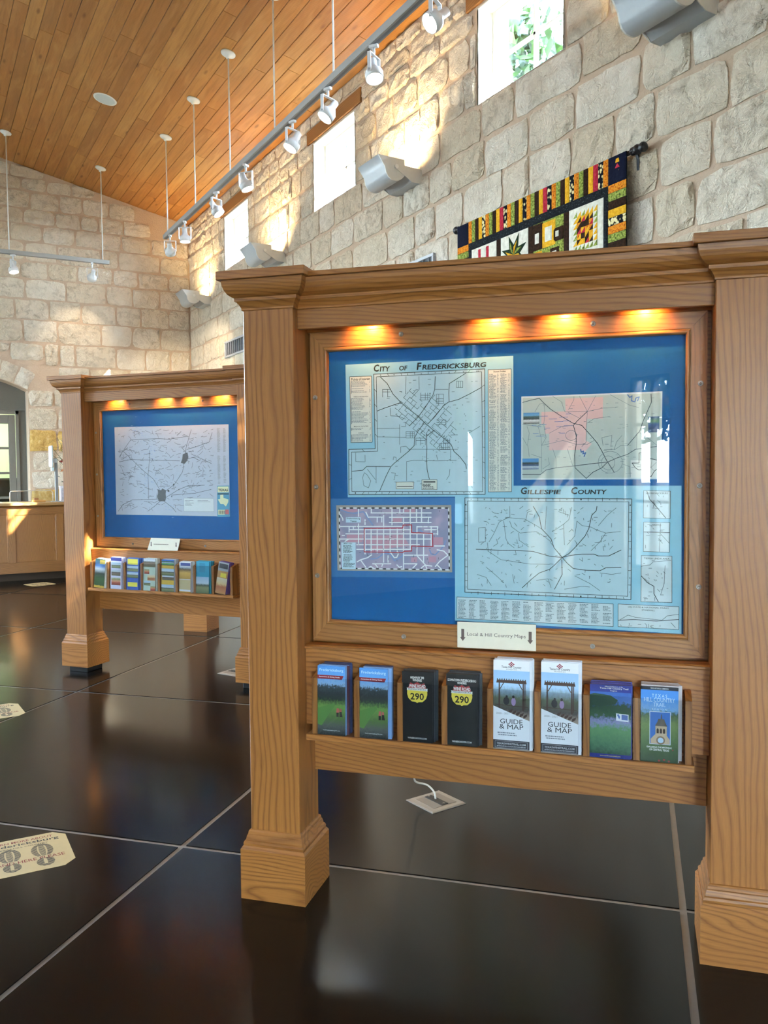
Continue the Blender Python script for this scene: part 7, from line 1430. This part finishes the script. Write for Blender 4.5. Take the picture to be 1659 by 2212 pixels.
sets = [
    (-0.586, 0.092, 0.214, 0.060, c_panels('#2f4a3a', [(0, 1, 0, 1, TREES), (0.45, 0.95, 0.83, 0.97, '#c9b24a')]), '#e8e6df', 'courthouse leaflet with yellow foot, first slot of the left kiosk'),
    (-0.433, 0.098, 0.232, 0.0, c_panels('#cfcfe4', [(0, 1, 0.89, 1, '#2c318c'), (0.08, 0.92, 0.66, 0.84, FIELD), (0.08, 0.92, 0.42, 0.60, ROCK), (0.08, 0.92, 0.12, 0.36, RED)]), '#c3c4dc', 'lilac leaflet titled Llano, second slot of the left kiosk'),
    (-0.289, 0.108, 0.230, 0.0, c_panels('#3f63b8', [(0.08, 0.92, 0.80, 0.98, '#e3d84a'), (0.05, 0.95, 0.58, 0.76, FIELD), (0.05, 0.95, 0.38, 0.56, FIELD), (0.1, 0.9, 0.10, 0.24, '#e3d84a')]), '#4f78c4', 'blue leaflet with yellow boxes, third slot of the left kiosk'),
    (-0.140, 0.104, 0.232, 0.0, c_panels('#b9cdbb', [(0, 1, 0.74, 1, ROCK), (0.08, 0.5, 0.52, 0.68, RED), (0.35, 0.98, 0.32, 0.50, VINT), (0.05, 0.6, 0.16, 0.30, FIELD), (0.6, 1, 0.0, 0.16, RED)]), '#c9d3cc', 'pale green leaflet with small photos, fourth slot of the left kiosk'),
    (0.018, 0.106, 0.230, 0.0, c_panels('#d8b440', [(0, 1, 0.82, 1, MEAD), (0, 1, 0.50, 0.72, FIELD), (0.05, 1, 0.36, 0.50, ROCK), (0, 1, 0.0, 0.22, FIELD)]), '#b9c3cc', 'leaflet with yellow curves and lake photos, fifth slot of the left kiosk'),
    (0.170, 0.096, 0.218, 0.0, c_panels('#d9dde2', [(0.1, 0.95, 0.87, 0.97, '#3a4a86'), (0, 1, 0.44, 0.84, GOLD), (0, 1, 0.10, 0.42, '#c2b184'), (0, 1, 0.0, 0.04, '#d09a3a')]), '#d5d8da', 'white leaflet with a sunflower, sixth slot of the left kiosk'),
    (0.311, 0.107, 0.226, 0.0, c_panels('#2f9ab8', [(0.25, 0.7, 0.66, 0.95, '#2586a4'), (0, 1, 0.0, 0.52, FIELD)]), '#3aa2bd', 'turquoise leaflet with river photo, seventh slot of the left kiosk'),
    (0.468, 0.084, 0.222, 0.0, c_panels('#b98a52', [(0, 1, 0.72, 1, '#9aa0a4'), (0.08, 0.92, 0.80, 0.95, '#33343a'), (0.3, 0.85, 0.52, 0.66, '#e8d44a'), (0, 1, 0.04, 0.50, VINT)]), '#6a4a8c', 'brown vintage leaflet leaning, last slot of the left kiosk')]
for i, (x0, w, h, tl_, cov, back, lab) in enumerate(sets):
    stack(K2LOC, K2ROT, x0, w, h, 6, 0.0085, cov, [plain(back, 0.5)], (lab, 'leaflet stacked behind the ' + lab.split(',')[0].replace(' leaflet', ' one', 1)), 'leaflets in the left kiosk rack',
          tilt=R(5 if i == 0 else 9 if i == 7 else 0.8), seed=20+i)

# ================================================================== QUILT ON ITS ROD
def fabric(name, stops, sc=60.0, mode='noise'):
    t = NT(name); oc = t.obj()
    if mode == 'cell':
        v = t.n('TexVoronoi'); v.inputs['Scale'].default_value = sc; t.l(oc, v.inputs['Vector']); f_ = v.outputs['Distance']
        col = t.ramp(f_, stops)
    else: col = t.ramp(t.noise(oc, sc, 2.0), stops)
    q = t.n('TexVoronoi'); q.inputs['Scale'].default_value = 45.0; t.l(oc, q.inputs['Vector'])
    return t.set(col, 0.9, spec=0.1, normal=t.bump(q.outputs['Distance'], 0.5, 0.006))
FB = {'yellow': fabric('cloth_yellow', [(0.35, '#d99a1c'), (0.65, '#f0bb35')], 50),
      'red': fabric('cloth_red', [(0.35, '#a81f35'), (0.65, '#c93a4c')], 50),
      'print': fabric('cloth_pebble', [(0.30, '#e9dfae'), (0.45, '#d8c68a'), (0.55, '#161a24'), (1.0, '#12151d')], 38, 'cell'),
      'orange': fabric('cloth_orange', [(0.3, '#8c3a12'), (0.45, '#d9761c'), (0.6, '#eaa032'), (0.75, '#7a2c14')], 75),
      'green': fabric('cloth_green', [(0.3, '#3c4420'), (0.5, '#8c9a45'), (0.7, '#b9c268')], 70),
      'brown': fabric('cloth_brown', [(0.4, '#2a1c14'), (0.7, '#40291b')], 60),
      'navy': fabric('cloth_navy', [(0.0, '#d8c77a'), (0.06, '#14182b'), (1.0, '#10142a')], 22, 'cell'),
      'black': fabric('cloth_black', [(0.35, '#14161a'), (0.62, '#23272c'), (0.72, '#5a6a6a')], 90),
      'white': fabric('cloth_white', [(0.3, '#d2cdbc'), (0.7, '#ece8da')], 30),
      'darkgreen': fabric('cloth_dark_green', [(0.4, '#1d2c1f'), (0.7, '#2c4029')], 50)}
QW, QZ = 1.962, 1.95
q = thing('quilt', 'patchwork quilt with striped border hanging from a rod on the stone wall', 'quilt', (XW-0.095, 6.150, 3.548), R(-90))
MB().bbox(0, QW, 0.003, 0.011, -QZ, 0, 0.002).build('backing', FB['black'], q)
def patch(x0, x1, z0, z1, f, y=0.0, th=0.004):
    """a quilted patch: slightly puffed"""
    g = 0.0012; e = min((x1-x0), (z1-z0))*0.22; e = min(e, 0.012)
    a0, a1, b0, b1 = x0+g, x1-g, z0+g, z1-g
    vs = [(a0, y+th, b0), (a1, y+th, b0), (a1, y+th, b1), (a0, y+th, b1), (a0, y+0.0015, b0), (a1, y+0.0015, b0), (a1, y+0.0015, b1), (a0, y+0.0015, b1),
          (a0+e, y-0.002, b0+e), (a1-e, y-0.002, b0+e), (a1-e, y-0.002, b1-e), (a0+e, y-0.002, b1-e)]
    fs = [(0,1,5,4), (1,2,6,5), (2,3,7,6), (3,0,4,7), (4,5,9,8), (5,6,10,9), (6,7,11,10), (7,4,8,11), (8,9,10,11), (3,2,1,0)]
    return MB().add(vs, fs).build('patch', FB[f], q)
def tri(pts, f, y=-0.003):
    return MB().prism(pts, y, y+0.002, 'y').build('patch', FB[f], q)
BO, BI, BL, SA = 0.165, 0.045, 0.345, 0.0575
cyc = ['yellow', 'red', 'print', 'orange', 'green', 'brown', 'yellow', 'print', 'orange', 'green', 'brown']
def border(n, horizontal, far):
    for k in range(n):
        f_ = cyc[(k*1+3) % 11]
        if horizontal: L0 = BO+(QW-2*BO)*k/n; L1 = BO+(QW-2*BO)*(k+1)/n; patch(L0, L1, *((-0.178, 0) if not far else (-QZ, -QZ+BO)), f_)
        else:
            z1 = -0.178-(QZ-0.178-BO)*k/n; z0 = -0.178-(QZ-0.178-BO)*(k+1)/n
            patch(*((0, BO) if not far else (QW-BO, QW)), z0, z1, f_)
border(34, True, False); border(30, False, True); border(30, False, False)
for x0 in (0, QW-BO): patch(x0, x0+BO, -0.178, 0, 'navy'); patch(x0, x0+BO, -QZ, -QZ+BO, 'navy')
patch(BO, QW-BO, -QZ, -QZ+BO, 'orange')
patch(BO, QW-BO, -0.178-BI-0.015, -0.178, 'black'); patch(BO, QW-BO, -QZ+BO, -QZ+BO+BI, 'black')
for x0 in (BO, QW-BO-BI): patch(x0, x0+BI, -QZ+BO+BI, -0.178-BI-0.015, 'black')
# lantern figure in the right corner patch
tri([(QW-0.095, -0.05), (QW-0.06, -0.05), (QW-0.065, -0.025), (QW-0.09, -0.025)], 'yellow'); tri([(QW-0.10, -0.085), (QW-0.055, -0.085), (QW-0.078, -0.055)], 'red')
X0 = BO+BI; ZT = -0.178-BI-0.015
rowh = (QZ-BO-BI+ZT)
NR = 4; RHT = (rowh-3*SA)/NR
for c in range(4):
    bx = X0+c*(BL+SA)*((QW-2*X0+SA)/(4*(BL+SA)))
    if c: patch(bx-SA, bx, -QZ+BO+BI, ZT, 'brown')
    for r in range(NR):
        zt = ZT-r*(RHT+SA); zb = zt-RHT
        if r: patch(bx, bx+BL, zt, zt+SA, 'brown')
        kind = (c+r) % 4
        if r > 1: patch(bx, bx+BL, zb, zt, 'white'); patch(bx+0.09, bx+BL-0.09, zb+0.08, zt-0.08, ('yellow', 'red', 'green', 'orange')[kind], -0.004); continue
        if kind == 0:        # red basket
            patch(bx, bx+BL, zb, zt, 'white')
            tri([(bx+0.08, zb+0.10), (bx+0.26, zb+0.10), (bx+0.30, zt-0.16), (bx+0.24, zt-0.10), (bx+0.10, zt-0.10), (bx+0.04, zt-0.16)], 'red')
            for xx in (0.10, 0.21): tri([(bx+xx, zt-0.10), (bx+xx+0.035, zt-0.10), (bx+xx+0.035, zt-0.02), (bx+xx, zt-0.02)], 'red')
            patch(bx+0.135, bx+0.21, zt-0.10, zt-0.02, 'white', -0.005)
        elif kind == 1:      # star
            patch(bx, bx+BL, zb, zt, 'white')
            cx, cz = bx+BL/2, (zb+zt)/2
            for i in range(8):
                a = i*math.pi/4+math.pi/8; ra, rb_ = 0.165, 0.075
                P_ = lambda an, r_: (cx+r_*math.cos(an), cz+r_*math.sin(an))
                tri([P_(a-math.pi/8, rb_), P_(a, ra), P_(a+math.pi/8, rb_), (cx, cz)], 'darkgreen', -0.0045)
                tri([P_(a-math.pi/8, 0.0), P_(a, 0.11), P_(a+math.pi/8, rb_*0.8)], 'yellow' if i % 2 else 'green', -0.0065)
        elif kind == 2:      # squares
            patch(bx, bx+BL, zb, zt, 'green')
            for (a, b, c_, d, f_) in ((0.0, 0.12, 0.14, 0.34, 'brown'), (0.23, 0.345, 0.16, 0.26, 'brown'), (0.20, 0.30, 0.02, 0.12, 'brown'), (0.02, 0.11, 0.02, 0.13, 'yellow'), (0.11, 0.26, 0.14, 0.33, 'yellow')):
                patch(bx+a, bx+b, zb+c_*RHT/0.345, zb+d*RHT/0.345, f_, -0.0045)
            for (a, b, c_, d) in ((0.145, 0.225, 0.18, 0.29), (0.03, 0.08, 0.19, 0.27), (0.262, 0.30, 0.19, 0.235), (0.225, 0.275, 0.045, 0.095), (0.06, 0.16, 0.02, 0.06)):
                patch(bx+a, bx+b, zb+c_*RHT/0.345, zb+d*RHT/0.345, 'white', -0.008)
        else:                # pinwheels
            patch(bx, bx+BL, zb, zt, 'white')
            rq = random.Random(4+r); n_ = 7
            for i in range(n_-1):
                for j in range(n_):
                    s_ = 0.040; px_, pz_ = bx+0.05+i*s_, zb+0.03+j*s_*RHT/0.345
                    edge_ = i in (0, n_-2) or j in (0, n_-1)
                    f1 = rq.choice(('green', 'yellow', 'green') if edge_ else ('yellow', 'brown', 'red', 'yellow', 'brown'))
                    f2 = 'white' if edge_ else rq.choice(('brown', 'yellow', 'orange'))
                    h_ = s_*RHT/0.345
                    tri([(px_, pz_), (px_+s_, pz_), (px_+s_, pz_+h_)], f1, -0.0045)
                    tri([(px_, pz_), (px_+s_, pz_+h_), (px_, pz_+h_)], f2, -0.0045)
# rod with turned finials and brackets
rd = thing('quilt_rod', 'black rod with turned finials carrying the quilt', 'rod', (XW-0.095, 6.150, 3.548), R(-90))
ROD = plain('#1c1d22', 0.35)
MB().tube([(-0.02, 0.028, -0.012), (QW+0.05, 0.028, -0.012)], 0.015, 12).build('pole', ROD, rd, True)
fin = [(0.015, 0.0), (0.026, 0.005), (0.026, 0.014), (0.015, 0.02), (0.022, 0.03), (0.032, 0.045), (0.032, 0.058), (0.022, 0.07), (0.018, 0.074), (0.028, 0.085), (0.033, 0.10), (0.028, 0.115), (0.010, 0.124), (0.001, 0.125)]
MB().lathe(fin, 18, Matrix.Translation((QW+0.02, 0.028, -0.012)) @ Matrix.Rotation(math.pi/2, 4, 'Y')).build('finial', ROD, rd, True)
MB().lathe(fin[:1] + [(0.022, 0.006), (0.018, 0.016), (0.028, 0.028), (0.034, 0.042), (0.030, 0.058), (0.012, 0.068), (0.001, 0.07)], 18, Matrix.Translation((-0.005, 0.028, -0.012)) @ Matrix.Rotation(-math.pi/2, 4, 'Y')).build('finial', ROD, rd, True)
for x in (QW+0.045, -0.012):
    MB().prism([(0.012, -0.03), (0.044, -0.03), (0.055, -0.06), (0.058, -0.12), (0.060, -0.13), (0.060, -0.02), (0.05, 0.01), (0.012, 0.01)], x-0.010, x+0.010, 'x').build('bracket', ROD, rd)

# ================================================================== RECEPTION COUNTER AND WHAT STANDS ON IT
CY = 12.90
ct = thing('reception_counter', 'long panelled oak reception counter below the arch', 'counter', (0, CY, 0))
CX0, CX1 = -1.2, 2.98
MB().box(CX0, CX1, 0.02, 0.62, 0.11, 1.03).build('body', OAKC, ct)
MB().box(CX0+0.05, CX1-0.05, 0.10, 0.60, 0.0, 0.11).build('toe_kick', plain('#3b2c1e', 0.7), ct)
MB().bbox(CX0, CX1, 0.0, 0.02, 0.93, 1.03, 0.001).build('top_rail', OAKCX, ct)
MB().bbox(CX0, CX1, 0.0, 0.02, 0.11, 0.26, 0.001).build('bottom_rail', OAKCX, ct)
xs_ = [-0.72 + 0.632*i for i in range(7)]
for x in xs_: MB().bbox(x-0.046, x+0.046, 0.0, 0.02, 0.26, 0.93, 0.001).build('stile', OAKC, ct)
for x in xs_[:-1]:
    a, b = x+0.046, x+0.632-0.046
    MB().bbox(a, b, 0.012, 0.021, 0.26, 0.93, 0.001).build('panel', OAKC, ct)
    for (p0, p1, r0, r1) in ((a, b, 0.26, 0.272), (a, b, 0.918, 0.93), (a, a+0.012, 0.272, 0.918), (b-0.012, b, 0.272, 0.918)):
        MB().bbox(p0, p1, 0.004, 0.02, r0, r1, 0.003).build('panel_moulding', OAKCX, ct)
MB().prism([(-0.012, 1.03), (0.05, 1.03), (0.05, 1.055), (-0.045, 1.055), (-0.040, 1.045), (-0.022, 1.040)], CX0, CX1, 'x').build('edge_moulding', OAKCX, ct)
MB().bbox(CX0-0.03, CX1+0.03, -0.055, 0.70, 1.055, 1.092, 0.004).build('worktop', oak('worktop_oak', 'x', lin('#caa06a'), lin('#bd8f58'), lin('#94683a'), freq=60, rough=0.3), ct)
ZT_ = 1.0925
mo = thing('screen_on_stand', 'slim screen on a post, seen edge on, on the reception counter', 'monitor', (1.80, 13.06, ZT_))
MB().bbox(-0.08, 0.08, -0.07, 0.07, 0, 0.012, 0.003).build('foot', GREYMETAL, mo)
MB().bbox(-0.020, 0.020, -0.016, 0.016, 0.012, 0.60, 0.003).build('post', plain('#8b9196', 0.4, 0.3), mo)
hd = MB().bbox(-0.075, -0.055, -0.15, 0.15, 0.50, 0.80, 0.004).build('screen_back', plain('#c9d6dd', 0.35), mo)
MB().box(-0.0765, -0.0755, -0.138, 0.138, 0.512, 0.788).build('screen', emit('lit_screen', (0.75, 0.86, 1.0), 1.3), hd)
MB().bbox(-0.055, 0.018, -0.02, 0.02, 0.56, 0.62, 0.003).build('arm', plain('#c9d6dd', 0.35), mo)
MB().bbox(-0.068, -0.03, -0.035, 0.035, 0.44, 0.495, 0.004).build('card_reader', plain('#cfe6e8', 0.4), mo)
gd = thing('acrylic_guard', 'low clear guard with a rounded bright rim on the reception counter', 'guard', (1.20, 13.30, ZT_))
pts_ = [(0, 0, 0), (0, 0, 0.13)] + [(0.03-0.03*math.cos(a), 0, 0.13+0.03*math.sin(a)) for a in (0.5, 1.05, 1.57)] + [(0.55, 0, 0.16), (0.58, 0, 0.13), (0.58, 0, 0)]
MB().tube(pts_, 0.005, 6).build('rim', plain('#dfe4e6', 0.25, 0.6), gd, True)
MB().box(0.003, 0.577, -0.002, 0.002, 0, 0.157).build('sheet', ACRYL, gd)
lb = thing('leaflet_box', 'white printed leaflet box beside the flowers on the counter', 'box', (1.86, 13.14, ZT_))
MB().bbox(0, 0.20, 0, 0.10, 0, 0.225, 0.002).build('carton', plain('#e4e4ec', 0.6), lb)
m = MB(); greek(m, 0.02, 0.15, 0.02, 0.20, 0.018, -0.0006, 4, 0.5); m.build('print', plain('#8f96a8', 0.7), lb)
pl_ = thing('flower_arrangement', 'vase of orange flowers and long grasses on the reception counter', 'flowers', (2.10, 13.40, ZT_))
MB().lathe([(0.07, 0.0), (0.09, 0.04), (0.10, 0.14), (0.085, 0.24), (0.07, 0.27)], 20).build('vase', plain('#9a8f7c', 0.4), pl_, True)
rf = random.Random(3)
GRASS = plain('#47512f', 0.7); 
for k in range(46):
    a = rf.uniform(0, 6.283); L = rf.uniform(0.5, 0.95); sp_ = rf.uniform(0.12, 0.5)
    dx, dy = math.cos(a)*sp_, math.sin(a)*sp_*0.3
    droop = rf.uniform(0.0, 0.35)*sp_
    P3_ = [(0, 0, 0.24), (dx*0.3, dy*0.3, 0.24+L*0.45), (dx*0.7, dy*0.7, 0.24+L*0.8-droop*0.3), (dx*1.1, dy*1.1, 0.24+L*0.85-droop*1.4)]
    MB().tube(P3_, [0.004, 0.0035, 0.003, 0.0012], 4).build('grass_blade', GRASS, pl_)
FL = [plain('#d9542a', 0.7), plain('#e8853a', 0.7), plain('#a8261f', 0.7), plain('#c9713a', 0.7)]
for k in range(26):
    a = rf.uniform(0, 6.283); r0 = rf.uniform(0.02, 0.17); cx, cy, cz = math.cos(a)*r0-0.03, math.sin(a)*r0*0.8-0.05, 0.36+rf.uniform(0, 0.26)
    m = MB()
    for i in range(7):
        an = i*0.9; M_ = Matrix.Translation((cx, cy, cz)) @ Matrix.Rotation(an, 4, 'Z') @ Matrix.Rotation(rf.uniform(0.3, 1.1), 4, 'Y')
        m.add([M_ @ Vector(v) for v in ((0, 0, 0), (0.035, -0.014, 0.004), (0.055, 0, 0), (0.035, 0.014, 0.004))], [(0,1,2,3)])
    m.lathe([(0.010, -0.006), (0.012, 0.006), (0.002, 0.012)], 8, Matrix.Translation((cx, cy, cz)))
    m.build('flower', FL[k % 4], pl_)
for k in range(34):
    a = rf.uniform(0, 6.283); r0 = rf.uniform(0.05, 0.2); c_ = Vector((math.cos(a)*r0, math.sin(a)*r0*0.8, 0.26+rf.uniform(0, 0.25)))
    u_ = Vector((math.cos(a), math.sin(a), rf.uniform(-0.4, 0.6))).normalized(); v_ = u_.cross(Vector((0, 0, 1))).normalized()
    MB().add([c_, c_+u_*0.05+v_*0.025, c_+u_*0.11, c_+u_*0.05-v_*0.025], [(0,1,2,3)]).build('leaf', plain('#2f3a22', 0.6), pl_)
sm_ = thing('paper_stack', 'papers lying in the sun at the left of the counter', 'papers', (0.98, 13.02, ZT_))
MB().bbox(-0.12, 0.10, -0.05, 0.24, 0, 0.012, 0.001).build('sheets', plain('#e9e6da', 0.7), sm_)
kt = thing('pen_tray', 'small tray of odds and ends on the counter behind the screen', 'tray', (1.56, 13.12, ZT_))
MB().bbox(-0.09, 0.09, -0.05, 0.05, 0, 0.03, 0.004).build('tray', plain('#b98a4a', 0.6), kt)
MB().bbox(-0.06, 0.0, -0.03, 0.02, 0.03, 0.06, 0.004).build('note_block', plain('#8a5a30', 0.6), kt)

# ================================================================== ON THE FLOOR
DECAL = plain('#cfb985', 0.5)
def sticker(cx, cy, rz, label):
    t = thing('floor_sticker', label, 'floor sticker', (cx, cy, 0.0), rz, 'distancing stickers on the floor')
    a, b, c_ = 0.165, 0.172, 0.045
    MB().prism([(-a+c_, -b), (a-c_, -b), (a, -b+c_), (a, b-c_), (a-c_, b), (-a+c_, b), (-a, b-c_), (-a, -b+c_)], 0.0002, 0.0010, 'z').build('decal', DECAL, t)
    def lay_flat(m, mat, nm):
        m.v = [(v[0], v[2], 0.0013) for v in m.v]; return m.build(nm, mat, t)
    RW, DW = plain('#8e3a30', 0.7), plain('#2e2a25', 0.7)
    for w_, x0, x1, z0, z1, mt, bo in (('LEARN MORE ABOUT', -0.125, 0.115, 0.128, 0.148, RW, 0.01), ('STAND HERE PLEASE', -0.145, 0.135, -0.075, -0.050, RW, 0.008),
                                       ('Fredericksburg', -0.145, 0.135, 0.090, 0.122, DW, 0.015), ('TEXAS HILL COUNTRY', -0.10, 0.09, 0.074, 0.083, DW, 0.01)):
        m = MB(); put_text(m, w_, x0, x1, z0, z1, 0, bo); lay_flat(m, mt, 'lettering')
    for s in (-1, 1):       # boot prints
        m = MB(); fx_ = s*0.060
        def sole(z):
            if z > -0.052: return 0.041*math.sqrt(max(0.0, 1-((z-0.010)/0.064)**2))
            return 0.033*math.sqrt(max(0.0, 1-((z+0.102)/0.040)**2))
        z = 0.072
        while z > -0.040:
            w0 = sole(min(z, 0.0725)); w1 = sole(z-0.0065)
            if z > 0.058: m.add([(fx_-w0, 0, z), (fx_+w0, 0, z), (fx_+w1, 0, z-0.0065), (fx_-w1, 0, z-0.0065)], [(0,1,2,3)])
            else:
                for e in (-1, 1): m.add([(fx_+e*w0*0.45, 0, z+0.002), (fx_+e*w0, 0, z), (fx_+e*w1, 0, z-0.006), (fx_+e*w1*0.45, 0, z-0.004)], [(0,1,2,3)])
                m.add([(fx_-w0*0.3, 0, z+0.002), (fx_, 0, z-0.002), (fx_+w0*0.3, 0, z+0.002), (fx_+w0*0.3, 0, z-0.003), (fx_, 0, z-0.007), (fx_-w0*0.3, 0, z-0.003)], [(0,1,4,5), (1,2,3,4)])
            z -= 0.0100
        lay_flat(m, plain('#2e2a25', 0.7), 'sole_print'); m = MB()
        z = -0.068
        while z > -0.138:
            w0, w1 = sole(z), sole(z-0.006)
            if z < -0.122: m.add([(fx_-w0, 0, z), (fx_+w0, 0, z), (fx_+w1, 0, z-0.006), (fx_-w1, 0, z-0.006)], [(0,1,2,3)])
            else:
                for e in (-1, 1): m.add([(fx_+e*w0*0.2, 0, z+0.002), (fx_+e*w0, 0, z), (fx_+e*w1, 0, z-0.006), (fx_+e*w1*0.2, 0, z-0.004)], [(0,1,2,3)])
            z -= 0.0095
        lay_flat(m, plain('#2e2a25', 0.7), 'heel_print')
sticker(0.346, 3.592, 0.0, 'cream floor sticker with boot prints nearest the camera')
sticker(0.40, 5.87, R(4), 'cream floor sticker cut by the left photo edge, halfway to the counter')
sticker(1.46, 12.40, R(20), 'cream floor sticker in front of the reception counter')
def floor_box(u_, v_, rz, label, cord):
    x_, y_ = uv(u_, v_)
    t = thing('floor_outlet', label, 'floor outlet', (x_, y_, 0.0), rz, 'power outlets set in the floor')
    m = MB(); a = 0.096
    m.sweep_rect(0, 0, a-0.006, a-0.006, [(0.006, 0.0), (0.006, 0.003), (0.0, 0.006)]); m.build('cover_plate', plain('#a39c92', 0.45, 0.4), t)
    MB().bbox(-0.066, 0.066, -0.066, 0.066, 0.0055, 0.0075, 0.002).build('lid', plain('#8e867c', 0.5, 0.3), t)
    MB().bbox(-0.062, 0.062, -0.016, 0.022, 0.0072, 0.0105, 0.002).build('socket_strip', plain('#1d1b1a', 0.5), t)
    for x0 in (-0.052, 0.052): MB().lathe([(0.005, 0.0), (0.005, 0.0025), (0.001, 0.003)], 10, Matrix.Translation((x0, 0.003, 0.0105))).build('screw', STEEL, t)
    return t
fb = floor_box(-0.857, 3.727, R(-45-38), 'floor outlet box with a white cord below the near kiosk', True)
fb2 = floor_box(-2.86, 5.79, R(-60), 'floor outlet box at the right foot of the left kiosk', False)
wc = thing('power_cord', 'white cord dropping from the near kiosk into the floor outlet', 'cord')
u0_, v0_ = -0.857, 3.727
pts_ = [(-0.93, 2.91, 0.60), (-0.93, 3.05, 0.50), (-0.935, 3.30, 0.34), (-0.938, 3.52, 0.22), (-0.940, 3.64, 0.145), (-0.946, 3.70, 0.098), (-0.940, 3.745, 0.074), (-0.905, 3.765, 0.060), (-0.870, 3.748, 0.038), (-0.860, 3.735, 0.011)]
sm2 = []
for i in range(len(pts_)-1):
    for k in range(5):
        t_ = k/5; p0, p1, p2, p3 = pts_[max(i-1, 0)], pts_[i], pts_[i+1], pts_[min(i+2, len(pts_)-1)]
        sm2.append(tuple(0.5*((2*p1[j]) + (-p0[j]+p2[j])*t_ + (2*p0[j]-5*p1[j]+4*p2[j]-p3[j])*t_*t_ + (-p0[j]+3*p1[j]-3*p2[j]+p3[j])*t_**3) for j in range(3)))
sm2.append(pts_[-1])
MB().tube([uv(a, b)+(c_,) for a, b, c_ in sm2], 0.0042, 8).build('cable', plain('#dcd8cf', 0.5), wc, True)
